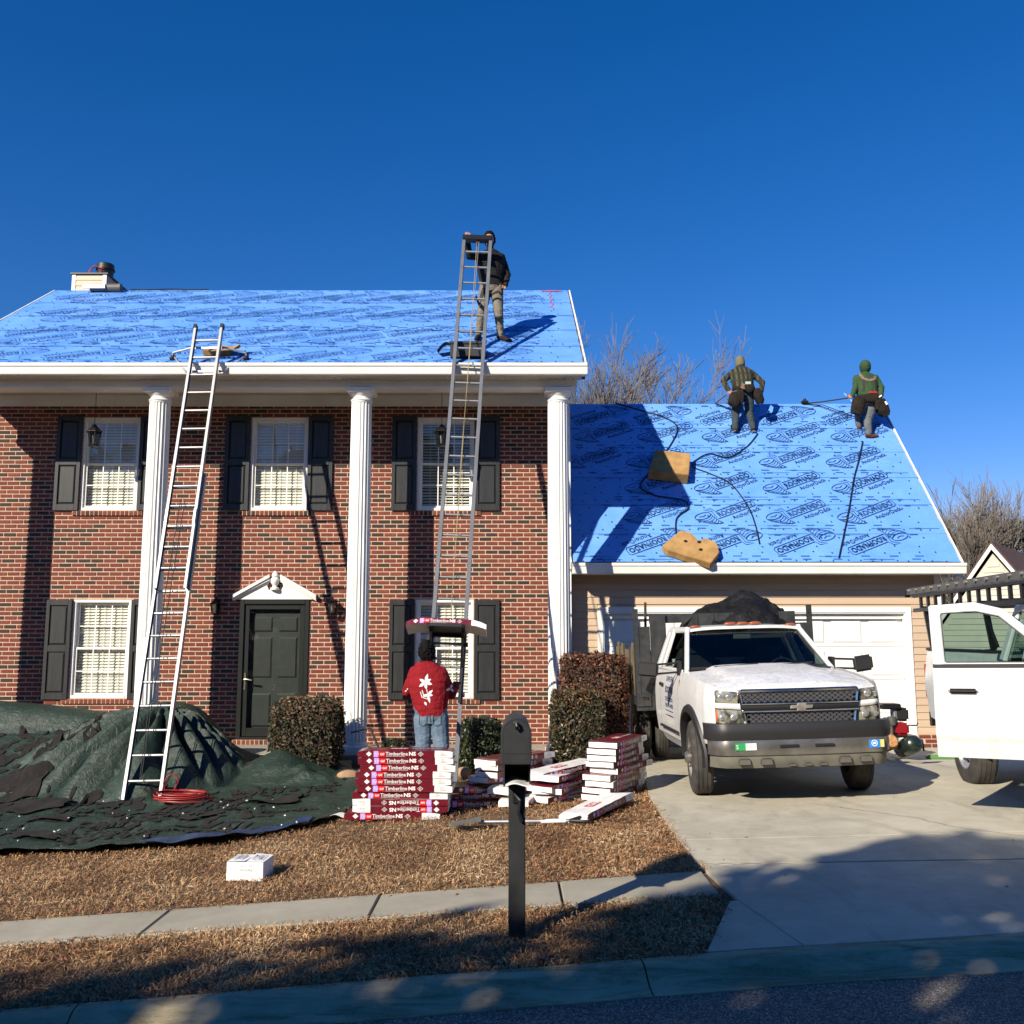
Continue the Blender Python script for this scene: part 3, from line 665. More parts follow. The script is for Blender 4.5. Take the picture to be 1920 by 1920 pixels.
# ---- porch floor, columns, beam, ceiling, soffit, gutter
MB().bb(-8.75, 1.12, 13.98, WY + .01, -.5, .088).build('porch_floor', 'walk_concrete', house, bevel=.01)
cp = MB(); nf = 20; n = nf * 6; z0, z1 = .22, 5.27
rr = [(.168, z0 + .02), (.168, 1.6), (.163, 3.2), (.154, z1)]
vs = []
for (rad, z) in rr:
    for j in range(n):
        ph = (j % 6) / 6; fl = -.0145 * max(0, math.sin(math.pi * (ph - .08) / .84)) if .08 < ph < .92 else 0
        a = 2 * math.pi * j / n; vs.append(((rad + fl) * math.cos(a), (rad + fl) * math.sin(a), z))
cp.add(vs, [(i * n + j, i * n + (j + 1) % n, (i + 1) * n + (j + 1) % n, (i + 1) * n + j) for i in range(3) for j in range(n)])
cp.lathe([(.155, z1 - .001), (.157, z1 + .02), (.168, z1 + .028), (.168, z1 + .045), (.150, z1 + .06), (.150, z1 + .10)], 40)
cpm = cp.mesh('column', 'white_trim', smooth=28)
cap = MB(); cap.lathe([(.150, 5.36), (.165, 5.375), (.185, 5.40), (.195, 5.42)], 40); cap.bb(-.205, .205, -.205, .205, 5.42, 5.481)
capm = cap.mesh('capital', 'white_trim', smooth=30)
bs = MB(); bs.bb(-.21, .21, -.21, .21, .089, .135).lathe([(.20, .135), (.205, .155), (.198, .18), (.178, .195), (.178, .215), (.168, .24)], 40)
bsm = bs.mesh('column_base', 'white_trim', smooth=30)
for x in (-8.39, -5.36, -2.29, .70):
    c = link('column', cpm, house); c.location = (x, 14.3, 0)
    for nm, me_ in (('capital', capm), ('column_base', bsm)): link(nm, me_, c, True)
bb = MB().bb(-8.75, .98, 14.15, 14.45, 5.483, 5.72); bb.bb(-8.76, .985, 14.14, 14.46, 5.50, 5.515); bb.build('beam', 'white_trim', house)
MB().bb(-8.7, XR, 14.46, WY - .03, 5.66, 5.69).build('porch_ceiling', 'soffit', house)
MB().bb(XL, XR, WY - .03, WY + .008, 5.47, 5.655).build('frieze', 'white_trim', house)
MB().bb(-8.86, 1.10, 13.92, 14.15, 5.612, 5.63).build('soffit_backing', 'black_metal', house)
sp = MB().bb(-.062, .062, 13.915, 14.148, 5.598, 5.612).mesh('soffit_panel', 'soffit', bevel=.004)
for i in range(77): o = link('soffit_panel', sp, house); o.location = (-8.78 + .1285 * i, 0, 0)
sp2 = MB().bb(-.074, .074, 14.47, WY - .035, 5.648, 5.6595).mesh('ceiling_panel', 'soffit', bevel=.004)
for i in range(60): o = link('ceiling_panel', sp2, house); o.location = (-8.55 + .158 * i, 0, 0)
def gutter(x0, x1, yw, zt, zb, name='gutter'):
    # K-style gutter: lip, face and end caps; hollow trough
    P = [(yw, zt), (yw, zb), (yw - .075, zb), (yw - .082, zb + .01), (yw - .10, zt - .05), (yw - .115, zt - .045), (yw - .115, zt), (yw - .105, zt), (yw - .105, zt - .035), (yw - .09, zt - .045), (yw - .075, zb + .008), (yw - .006, zb + .008), (yw - .006, zt)]
    g_ = MB(); g_.prism(P, x0, x1, lambda a, b, c: (c, a, b)); o = g_.build(name, 'white_trim', house)
    for x in (x0, x1):
        e = MB(); e.prism([P[i] for i in (0, 1, 2, 3, 4, 5, 6)], x - .003, x + .003, lambda a, b, c: (c, a, b)); e.build('end_cap', 'white_trim', o)
    return o
gutter(-8.88, 1.115, 13.915, 5.772, 5.605)
MB().bb(-8.86, 1.10, 13.917, 13.945, 5.60, 5.765).build('fascia', 'white_trim', house)
MB().bb(XR - .085, XR + .012, WY - .035, WY - .004, .09, 5.47).build('corner_board', 'white_trim', house)
# ---- main roof
def roof(name, x0, x1, Ye, Ze, Yr, Zr, label, nsheet, parent=house, rows=(), sp=1.2, lsc=1.0, back=True):
    S = Vector((0, Yr - Ye, Zr - Ze)); Ls = S.length; d = S / Ls; nrm = Vector((0, -d.z, d.y))
    P = lambda x, s, h=0: Vector((x, Ye, Ze)) + d * s + nrm * h
    dk = MB(); dk.add([P(x0, 0, -.03), P(x1, 0, -.03), P(x1, Ls, -.03), P(x0, Ls, -.03), P(x0, 0, -.05), P(x1, 0, -.05), P(x1, Ls, -.05), P(x0, Ls, -.05)], [(0, 1, 2, 3), (7, 6, 5, 4), (0, 4, 5, 1), (1, 5, 6, 2), (2, 6, 7, 3), (3, 7, 4, 0)])
    if back:
        B = lambda x, s: Vector((x, 2 * Yr - Ye, Ze)) + Vector((0, -d.y, d.z)) * s
        dk.add([B(x0, 0), B(x1, 0), B(x1, Ls), B(x0, Ls)], [(0, 1, 2, 3)])
    rf = dk.build(name, 'fascia_wood', parent, label=label)
    hgt = Ls / nsheet
    for k in range(nsheet):
        s0 = k * hgt - (.07 if k else -.005); s1 = (k + 1) * hgt
        def fn(u, v):
            x = x0 + .02 + (x1 - .045 - x0) * u; s = s0 + (s1 - s0) * v
            if v == 0: s += .012 * mnoise.noise(Vector((x * 2.2, k * 5, 3)))
            wr = .008 * mnoise.noise(Vector((x * 1.7 + s * 1.1, s * 3.3, k * 3))) + .006 * abs(mnoise.noise(Vector((x * 3.2 - s * 2.4, s * 3, k))))
            xe = (.012 * mnoise.noise(Vector((s * 4, k, 9)))) if u == 1 else 0
            return P(x + xe, s, .004 + .010 * (1 - v) + abs(wr))
        MB().slab(fn, int((x1 - x0) * 10), 9, nrm, .003).build('underlayment_sheet', 'underlayment', rf, smooth=50)
    # white drip edge along the rake
    for xr in (x0, x1):
        sg = -1 if xr == x0 else 1
        e = MB(); e.add([P(xr + sg * o_, s, h) for s in (0, Ls) for o_, h in ((0, .012), (.022, .012), (.022, -.12), (0, -.12))], [(0, 1, 5, 4), (1, 2, 6, 5), (2, 3, 7, 6), (3, 0, 4, 7), (0, 3, 2, 1), (4, 5, 6, 7)]); e.build('rake_edge', 'white_trim', rf)
    return rf, P, Ls, nrm, d
mroof, MP, MLs, Mn, Md = roof('main_roof', -8.78, 1.09, 13.9, 5.79, 17.75, 8.345, 'main roof covered with printed light blue underlayment', 5)
groof, GP, GLs, Gn, Gd = roof('garage_roof', .95, 7.14, 15.2, 2.915, 18.17, 6.215, 'steep garage roof covered with printed light blue underlayment', 6)
# printed logos
def logo_mesh(scale, im='ink'):
    m_ = MB(); T = lambda x, y: (x * scale, y * scale, 0)
    ca, sa = math.cos(R(27)), math.sin(R(27)); Rt = lambda x, y: T(x * ca - y * sa, x * sa + y * ca)
    put_text(m_, 'ROOFNADO', .155, lambda x, y: Rt(.34 + x, -.05 + y), width=.70, outline=.0048)
    bx = [(.30, -.085), (1.04, -.085), (1.075, -.05), (1.075, .07), (1.05, .095), (.36, .095), (.33, .19), (.20, .215), (.31, .12), (.29, .02)]
    m_.ribbon([Rt(*p) for p in bx], .013, closed=True)
    put_text(m_, 'AnchorDeck', .125, lambda x, y: Rt(.52 + x, -.215 + y), width=.56, bold=.001)
    E = [Rt(.10 + .155 * math.cos(a) * .98, .09 + .075 * math.sin(a)) for a in np.linspace(0, 2 * math.pi, 22)[:-1]]
    m_.ribbon(E, .012, closed=True)
    for k, (w_, yy_, xx) in enumerate(((.15, .05, .105), (.135, .0, .12), (.115, -.045, .145), (.09, -.09, .18), (.065, -.13, .215), (.04, -.17, .25))):
        m_.ribbon([Rt(xx - w_ + 2 * w_ * t_, yy_ + .02 - .055 * math.sin(math.pi * t_)) for t_ in np.linspace(0, 1, 8)], .008)
    for pts in ([(-.05, .07), (-.02, .0), (.05, -.07), (.13, -.14), (.20, -.18), (.31, -.21)], [(.255, .08), (.25, .02), (.265, -.06), (.275, -.13), (.31, -.21)], [(.03, .10), (.10, .075), (.17, .10)]): m_.ribbon([Rt(*p) for p in pts], .012)
    for v in range(len(m_.v)): x, y, _ = m_.v[v]; m_.v[v] = (x, y, 0)
    return m_.mesh('printed_logo', im)
def place_logos(rf, P, d, nrm, rows, x0, x1, me_, sp, dx, h=.022, ext=1.1):
    rot = Matrix((Vector((1, 0, 0)), d, nrm)).transposed()
    for (s, inv, off) in rows:
        x = off
        while x < x1:
            a = x if not inv else x + ext
            lo, hi = x + .02, x + ext - .05
            if hi > x0 and lo < x1 - .12 and lo > x0 - .02 and hi < x1 + .02:
                o = link('printed_logo', me_, rf); p = P(a, s, h); o.location = p
                o.rotation_euler = (rot @ Matrix.Rotation(math.pi if inv else 0, 3, 'Z')).to_euler()
            x += sp
glm = logo_mesh(1.0)
place_logos(groof, GP, Gd, Gn, [(.42 + .30, True, .52), (.98, False, .76), (1.75, False, .86), (2.48, False, .94), (3.25, False, 1.22 - 1.19), (4.0 + .27, True, 1.05)], .95, 7.14, glm, 1.19, 0)
mlm = logo_mesh(1.08, 'ink_mid')
place_logos(mroof, MP, Md, Mn, [(.35 + .32, True, -8.35), (1.0, False, -8.15), (1.62 + .35, True, -8.3), (2.35, False, -8.0), (3.0 + .3, True, -8.3), (3.62, False, -8.0), (4.1 + .3, True, -8.5)], -8.78, 1.09, mlm, 1.245, 0)
# printed lines and cap nails (far too many to pick apart)
def prints(rf, P, Ls, x0, x1, nsheet):
    ln = MB(); dt = MB(); hgt = Ls / nsheet; A = P(0, 0); nrm = (P(0, 0, 1) - A); d = (P(0, 1) - A)
    for k in range(nsheet):
        for s in (k * hgt + .05, k * hgt + .12, (k + 1) * hgt - .10):
            x = x0 + random.uniform(.1, .8)
            while x < x1 - .5:
                L_ = random.choice((.14, .14, .5)); wd = .022 if L_ < .2 else .008
                ln.add([P(x, s, .0225), P(x + L_, s, .0225), P(x + L_, s + wd, .0225), P(x, s + wd, .0225)], [(0, 1, 2, 3)])
                if L_ > .2: ln.add([P(x + .1, s - .012, .0228), P(x + .2, s - .012, .0228), P(x + .2, s + .02, .0228), P(x + .1, s + .02, .0228)], [(0, 1, 2, 3)])
                x += L_ + random.uniform(.12, .35)
        for s, st_ in ((k * hgt + .02, .2), (k * hgt + .22, .28), (k * hgt + hgt * .5, .42), ((k + 1) * hgt - .16, .28)):
            x = x0 + random.uniform(0, .2)
            while x < x1 - .1:
                p = P(x + random.uniform(-.04, .04), s + random.uniform(-.02, .02), .0225)
                dt.lathe([(.013, 0), (.0145, .003), (.004, .004)], 6, p, Matrix((Vector((1, 0, 0)), d, nrm)).transposed()); x += st_
    ln.build('printed_line', 'ink_faint', rf, kind='stuff'); dt.build('cap_nail', 'ink', rf, kind='stuff')
prints(groof, GP, GLs, .97, 7.05, 6); prints(mroof, MP, MLs, -8.7, 1.0, 5)
ck = MB(); ck.ribbon([MP(.72 + .03 * math.sin(i * 2.1), 3.1 + i * .11, .026) for i in range(14)], .014, Mn); ck.build('chalk_mark', 'chalk_red', mroof)
MB().ribbon([MP(.55, 4.5, .026), MP(.75, 4.53, .026), MP(.95, 4.5, .026)], .05, Mn).build('chalk_mark', 'chalk_red', mroof)
# chimney behind the ridge
ch = MB(); cx0, cx1, cy0, cy1, ct = -8.70, -8.02, 18.25, 20.2, 8.86
ch.bb(cx0, cx1, cy0, cy1, 6.9, ct); chim = ch.build('chimney', 'siding', mroof)
for i in range(17):
    z = ct - .115 * (i + 1)
    if z > 7.6: MB().prism([(cy0 - .004, z), (cy0 - .016, z), (cy0 - .006, z + .112), (cy0, z + .112)], cx0 + .07, cx1 - .07, lambda a, b, c: (c, a, b)).build('siding_board', 'siding', chim)
for xx in (cx0, cx1 - .07): MB().bb(xx, xx + .07, cy0 - .02, cy0 + .07, 7.2, ct - .005).build('corner_trim', 'white_trim', chim)
MB().bb(cx0 - .03, cx1 + .03, cy0 - .04, cy1 + .03, ct, ct + .03).build('chimney_cap', 'black_metal', chim)
# gable and rear walls
gw = MB()
for x in (XR - .01, XL): gw.prism([(WY + .2, -.4), (21.4, -.4), (21.4, 5.6), (17.75, 8.26), (14.05, 5.72), (WY + .2, 5.72)], x, x + .01, lambda a, b, c: (c, a, b))
gw.bb(XL, XR, 21.35, 21.4, -.4, 5.6); gw.build('side_wall', 'siding', house)
# ---- garage
GY = 15.62; gx0, gx1 = 1.47, 6.36; gt = 2.135
m_ = MB(); m_.bb(.93, gx0, GY, GY + .2, -.1, 2.76).bb(gx1, 6.93, GY, GY + .2, -.1, 2.76).bb(gx0, gx1, GY, GY + .2, gt, 2.76)
m_.bb(6.90, 6.93, GY + .2, 20.6, -.1, 2.8).prism([(GY + .2, 2.8), (20.6, 2.8), (18.17, 6.1), (GY + .1, 3.25)], 6.90, 6.93, lambda a, b, c: (c, a, b)).bb(.95, 6.93, 20.6, 20.65, -.1, 2.8)
gwall = m_.build('garage_wall', 'siding', house, label='tan horizontal siding of the garage front')
def board(x0, x1, z, h_=.113):
    m2 = MB(); m2.prism([(GY - .003, z), (GY - .018, z), (GY - .018, z + .008), (GY - .006, z + h_ - .001), (GY - .003, z + h_ - .001)], x0, x1, lambda a, b, c: (c, a, b)); m2.build('siding_board', 'siding', gwall)
z = .21
while z < 2.72:
    if z < gt + .06:
        board(.94, gx0 - .095, z); board(gx1 + .095, 6.85, z)
    else: board(.94, 6.85, z)
    z += .1145
MB().bb(6.85, 6.945, GY - .03, GY + .06, .2, 2.74).build('corner_post', 'white_trim', gwall)
bm2 = MB(); brickbox(bm2, -L_ / 2, L_ / 2, 0, .05, -H_ / 2, H_ / 2)
for i in range(3):
    for x in np.arange(6.47 + (.1 if i % 2 else 0), 6.85, BL):
        o = link('brick', bme, gwall); o.location = (x + L_ / 2, GY - .03, .035 + i * BH)
    for x in np.arange(.98 + (.1 if i % 2 else 0), 1.2, BL):
        o = link('brick', bme, gwall); o.location = (x + L_ / 2, GY - .03, .035 + i * BH)
MB().bb(6.46, 6.93, GY - .02, GY + .001, -.02, .208).bb(.93, 1.38, GY - .02, GY + .001, -.02, .208).build('brick_base', 'mortar', gwall)
tr = MB()
for (a, b, c, d) in ((gx0 - .09, gx0, 0, gt + .09), (gx1, gx1 + .09, 0, gt + .09)):
    tr.bb(a, b, GY - .035, GY + .02, c, d)
tr.bb(gx0, gx1, GY - .035, GY + .02, gt, gt + .09); tr.bb(gx0 - .001, gx0 + .02, GY - .02, GY + .1, 0, gt).bb(gx1 - .02, gx1 + .001, GY - .02, GY + .1, 0, gt).bb(gx0, gx1, GY - .02, GY + .1, gt - .02, gt + .001)
tr.build('door_trim', 'white_trim', gwall, bevel=.005)
gd = MB()
for k in range(4): gd.bb(gx0 + .02, gx1 - .02, GY + .10, GY + .14, .01 + k * .527, .01 + k * .527 + .522)
gdo = gd.build('garage_door', 'white_vinyl', house, bevel=.004, label='white four-section raised panel double garage door')
cw = (gx1 - gx0 - .04) / 8; gp = rpanel(cw - .11, .40, 'door_panel', 'white_vinyl', .014)
ring = MB(); ring.bb(-(cw - .09) / 2, (cw - .09) / 2, -.001, .004, -.01, .41)
for k in range(4):
    for i in range(8):
        o = link('door_panel', gp, gdo); o.location = (gx0 + .02 + cw * (i + .5), GY + .100, .07 + k * .527)
MB().bb(gx0, gx1, GY + .04, GY + .09, gt - .10, gt - .02).build('door_header', 'white_trim', house)
gutter(.955, 7.165, 15.215, 2.905, 2.735)
MB().bb(.95, 7.15, 15.217, 15.245, 2.73, 2.89).build('fascia', 'white_trim', house)
MB().bb(.95, 7.0, 15.245, GY, 2.735, 2.75).build('soffit', 'soffit', house)
# ---------------------------------------------------------------- lanterns
def lantern_head(c, s, parent, hang=True):
    x, y, z = c; m_ = MB()
    m_.lathe([(.002, .19 * s), (.02 * s, .175 * s), (.05 * s, .14 * s), (.095 * s, .095 * s), (.115 * s, .08 * s), (.115 * s, .07 * s), (.1 * s, .065 * s)], 6, c)
    m_.lathe([(.075 * s, -.115 * s), (.07 * s, -.13 * s), (.03 * s, -.14 * s)], 6, c)
    for j in range(6):
        a = math.pi / 3 * j; m_.tube([(x + .098 * s * math.cos(a), y + .098 * s * math.sin(a), z + .07 * s), (x + .07 * s * math.cos(a), y + .07 * s * math.sin(a), z - .12 * s)], .008 * s, 4)
    m_.build('lantern_cage', 'black_metal', parent)
    for j in range(6):
        a, b = math.pi / 3 * j, math.pi / 3 * (j + 1); g_ = MB()
        P = lambda an, r, zz: (x + r * s * math.cos(an), y + r * s * math.sin(an), z + zz * s)
        g_.add([P(a, .092, .065), P(b, .092, .065), P(b, .064, -.112), P(a, .064, -.112)], [(0, 1, 2, 3)]); g_.build('pane', 'lamp_pane', parent)
    MB().lathe([(.012 * s, -.09 * s), (.014 * s, -.03 * s), (.022 * s, 0), (.016 * s, .035 * s), (.004, .05 * s)], 10, c).build('bulb', 'bulb', parent, smooth=40)
glass('lamp_pane', (.6, .6, .55), 1.2, .18)
for (x, lab) in ((-6.53, 'black pendant lantern hanging on a chain before the upper left window'), (-1.10, 'black pendant lantern hanging behind the hoist ladder before the upper right window')):
    t_ = thing('pendant_lantern', lab, 'lantern', (x, 14.72, 4.68), group='porch pendant lanterns')
    lantern_head((x, 14.72, 4.84), 1.12, t_)
    c_ = MB(); zz = 5.03
    while zz < 5.63:
        c_.tube([(x, 14.72, zz), (x + .008, 14.72, zz + .015), (x, 14.72, zz + .03), (x - .008, 14.72, zz + .015), (x, 14.72, zz)], .0028, 4); zz += .026
    c_.build('chain', 'black_metal', t_); MB().lathe([(.05, 5.628), (.05, 5.642), (.012, 5.646)][::-1], 14, (x, 14.72, 0)).build('canopy', 'black_metal', t_)
for (x, lab) in ((-4.67, 'small black wall lantern left of the front door'), (-2.83, 'small black wall lantern between the front door and the middle column')):
    t_ = thing('wall_lantern', lab, 'lantern', (x, WY, 2.1), group='lanterns beside the front door')
    lantern_head((x, WY - .12, 2.21), .78, t_)
    MB().bb(x - .035, x + .035, WY - .02, WY, 2.09, 2.33).tube([(x, WY - .015, 2.28), (x, WY - .07, 2.37), (x, WY - .12, 2.36)], .009, 6).build('bracket', 'black_metal', t_)
# flood lamp on the garage corner
t_ = thing('flood_lamp', 'white twin-head flood lamp on the right corner of the garage', 'lamp', (6.96, 15.66, 2.5))
for dx_, rz in ((.03, -.5), (.17, .5)):
    mm = Matrix.Rotation(rz, 3, 'Z') @ Matrix.Rotation(R(55), 3, 'X')
    MB().lathe([(.02, 0), (.05, .03), (.055, .12), (.06, .13), (.055, .132), (.01, .12)], 14, (7.0 + dx_, 15.58, 2.66), mm).build('lamp_head', 'flood_white', t_, smooth=40)
MB().lathe([(.055, 0), (.055, .03), (.02, .035)], 16, (7.03, 15.63, 2.5), Matrix.Rotation(R(90), 3, 'X')).tube([(7.03, 15.62, 2.52), (7.03, 15.58, 2.6), (7.1, 15.57, 2.64), (7.17, 15.58, 2.66)], .012, 6).build('mount', 'flood_white', t_, smooth=40)
# ---------------------------------------------------------------- ladders
def ladder_frame(foot, top):
    foot = Vector(foot); top = Vector(top); d = (top - foot); L = d.length; d.normalize()
    side = Vector((1, 0, 0)); side = (side - d * side.dot(d)).normalized(); out = side.cross(d).normalized()
    if out.y > 0: out = -out
    return foot, d, side, out, L
def rails(parent, F, s0, s1, w_, off, m, dep=.075, rm='alu_worn', first=None, wth=.036, skip=()):
    foot, d, sd, out, L = F
    for sx in (-1, 1):
        a = foot + d * s0 + sd * sx * (w_ / 2 - wth / 2) + out * off; b = foot + d * s1 + sd * sx * (w_ / 2 - wth / 2) + out * off
        k = MB(); k.bar(a, b, .004, dep, out); k.v = [tuple(Vector(v) - sd * sx * (-wth / 2 + .002)) for v in k.v]
        for o_ in (-1, 1): k.bar(a + out * o_ * (dep / 2 - .003), b + out * o_ * (dep / 2 - .003), wth, .005, out)
        k.build('rail', m, parent)
    rm_ = MB(); rm_.tube([Vector((-w_ / 2 + .012, 0, 0)), Vector((w_ / 2 - .012, 0, 0))], .0175, 10); me_ = rm_.mesh('rung', rm, smooth=50)
    s = first if first is not None else s0 + .2
    while s < s1 - .05:
        o = link('rung', me_, parent); o.location = foot + d * s + out * off
        o.rotation_euler = Matrix((sd, d, sd.cross(d))).transposed().to_euler(); s += .305
t_ = thing('extension_ladder', 'aluminium extension ladder with stand-off arms leaning on the gutter left of the door', 'ladder', (-4.42, 11.8, -.25))
FL = ladder_frame((-4.42, 11.80, -.23), (-4.545, 13.985, 6.35)); foot, d, sd, out, L = FL
rails(t_, FL, 0, 4.45, .475, 0, 'aluminium', first=.27); rails(t_, FL, 2.72, L, .425, .062, 'aluminium', first=3.015)
for sx in (-1, 1):
    p = foot + sd * sx * .225; k = MB(); k.bar(p - d * .02 - out * .04, p - d * .02 + out * .05, .06, .03, d); k.build('foot_pad', 'rubber', t_)
    p = foot + d * (L) + sd * sx * .2 + out * .062; MB().bar(p - d * .05, p + d * .02, .045, .085, out).build('end_cap', 'rubber', t_)
    lk = foot + d * 3.75 + sd * sx * .19 + out * .10; MB().bar(lk - d * .1, lk + d * .12, .03, .02, out).bar(lk - d * .1, lk - d * .1 - out * .06, .03, .03, d).build('rung_lock', 'alu_worn', t_)
st = MB(); c0 = foot + d * (L - .33) - out * .03; ends = []
for sx in (-1, 1):
    p0 = c0 + sd * sx * .2; e = Vector((-4.54 + sx * .55, 13.98, 0)); e.z = 5.79 + (13.98 - 13.9) * .6637 + .07; ends.append(e)
    q = c0 - d * .42 + sd * sx * .2
    st.tube([p0, p0 + sd * sx * .06, e + Vector((0, 0, .06)), e], .016, 8).tube([q, q + sd * sx * .08, e + Vector((-sx * .02, 0, .0))], .013, 8)
st.bar(c0 - sd * .24, c0 + sd * .24, .03, .03); st.bar(c0 - d * .42 - sd * .24, c0 - d * .42 + sd * .24, .03, .03); st.build('stand_off', 'alu_worn', t_, smooth=40)
for e in ends: MB().tube([e + Vector((-.0, -.02, -.055)), e + Vector((0, 0, -.03)), e + Vector((0, .03, .02))], [.035, .045, .035], 10).build('stand_off_foot', 'rubber', t_, smooth=40)
rp = MB(); a = foot + d * 4.0 + out * .1
for o_ in (-.03, .03): rp.tube([a + sd * o_, foot + d * 2.6 + sd * (o_ - .02) + out * .1, foot + d * 1.1 + sd * (o_ * .5 - .02) + out * .12, foot + d * .28 + sd * (o_ * .3 - .03) + out * .06], .006, 5)
rp.build('pull_rope', 'rope', t_)
# ladder hoist
t_ = hoist = thing('hoist_ladder', 'grey-railed ladder hoist with loaded tray reaching past the roof edge', 'ladder', (-.9, 11.85, -.1))
FH = ladder_frame((-.90, 11.86, -.10), (-.545, 14.52, 8.02)); foot, d, sd, out, L = FH
rails(t_, FH, 0, L, .47, 0, 'fiberglass', rm='aluminium', first=.33, dep=.07, wth=.05)
pt = foot + d * (L - .03); hb = MB(); hb.bar(pt - sd * .235, pt + sd * .235, .10, .10, out); hb.build('head_pulley_bar', 'black_metal', t_, bevel=.01)
MB().lathe([(.05, -.015), (.055, -.012), (.04, 0), (.055, .012), (.05, .015)], 16, pt - d * .09, Matrix((d, out, sd)).transposed()).build('pulley', 'black_metal', t_, smooth=40)
rp = MB(); rp.tube([pt - d * .1 + out * .05, foot + d * 5 + out * .06 + sd * .01, foot + d * 2.2 + out * .12 + sd * .02], .005, 5).tube([pt - d * .1 + out * .05 + sd * .03, foot + d * 4.4 + out * .07 - sd * .0, foot + d * .3 + out * .05 + sd * .04], .004, 5)
rp.build('hoist_rope', 'rope_tan', t_)
s_t = 1.93; cpt = foot + d * s_t + out * .06
cr = MB()
for sx in (-1, 1):
    cr.bar(cpt + sd * sx * .2 - d * .85 + out * .02, cpt + sd * sx * .2 + d * .05 + out * .02, .035, .035, out)
    cr.bar(cpt + sd * sx * .2 + out * .02, cpt + sd * sx * .2 + out * .44 , .04, .03, d); cr.bar(cpt + sd * sx * .2 - d * .42 + out * .02, cpt + sd * sx * .2 + out * .26, .03, .025, d)
cr.bar(cpt - sd * .22 + out * .02, cpt + sd * .22 + out * .02, .03, .03, d).bar(cpt - sd * .22 - d * .30 + out * .02, cpt + sd * .22 - d * .30 + out * .02, .03, .03, d).bar(cpt - sd * .22 - d * .8 + out * .02, cpt + sd * .22 - d * .8 + out * .02, .03, .03, d)
cr.bar(cpt - sd * .2 + out * .44, cpt + sd * .2 + out * .44, .03, .03, d)
cr.build('carriage', 'black_metal', t_)
for sx in (-1, 1):
    for k in (-.75, -.1): MB().lathe([(.02, -.012), (.03, -.01), (.03, .01), (.02, .012)], 12, cpt + sd * sx * .25 + d * k, Matrix((d, out, sd)).transposed()).build('roller', 'rubber', t_, smooth=40)
MB().bar(cpt - sd * .23 + d * .02 + out * .23, cpt + sd * .23 + d * .02 + out * .23, .44, .012, d).build('tray', 'black_metal', t_)
TRAY = (cpt + d * .03 + out * .25, sd.copy(), d.copy(), out.copy())
MB().bar(foot - d * .02 - sd * .235, foot - d * .02 + sd * .235, .05, .05, out).build('foot_bar', 'rubber', t_)
# ---------------------------------------------------------------- shingle bundles
BX, BY, BZ = 1.0, .335, .0685
def bundle_mesh(seed, top='wrap_red'):
    m_ = MB(); n = 16
    def surf(x, y, z):
        k = .006 * mnoise.noise(Vector((x * 7 + seed, y * 9, z * 30)))
        e = .010 * max(0, abs(x) * 2 - .9) / .1
        return (x + .004 * mnoise.noise(Vector((seed, y * 12, z * 20))), y * (1 + k * 1.2), z + k + (-e if z > BZ / 2 else 0))
    ix = [-.5 + i / n for i in range(n + 1)]; yy = [-BY / 2, -BY / 6, BY / 6, BY / 2]; zz = [0, BZ * .5, BZ]
    def face(fn, us, vs_, mi):
        m_.add([surf(*fn(u, v)) for u in us for v in vs_], [(i * len(vs_) + j, (i + 1) * len(vs_) + j, (i + 1) * len(vs_) + j + 1, i * len(vs_) + j + 1) for i in range(len(us) - 1) for j in range(len(vs_) - 1)])
    def fm(fn, us, vs_, mis):
        for i in range(len(us) - 1): m_.mi = mis(us[i], us[i + 1]); face(fn, us[i:i + 2], vs_, 0)
    rw = lambda a, b: 1 if a >= .31 else 0
    fm(lambda u, v: (u, -BY / 2, v), ix, zz, rw); fm(lambda u, v: (u, BY / 2, v), ix, zz, lambda a, b: 1 if b <= -.31 else 0)
    fm(lambda u, v: (u, v, BZ), ix, yy, lambda a, b: 2); fm(lambda u, v: (u, v, 0), ix, yy, lambda a, b: 1)
    m_.mi = 3; face(lambda u, v: (.5, u, v), yy, zz, 3); m_.mi = 3; face(lambda u, v: (-.5, u, v), yy, zz, 3)
    return m_.mesh('wrapper', ['wrap_red', 'wrap_white', top, 'wrap_white'], smooth=45)
WR = [bundle_mesh(k * 3.7) for k in range(3)]; WRW = bundle_mesh(9.1, 'wrap_white')
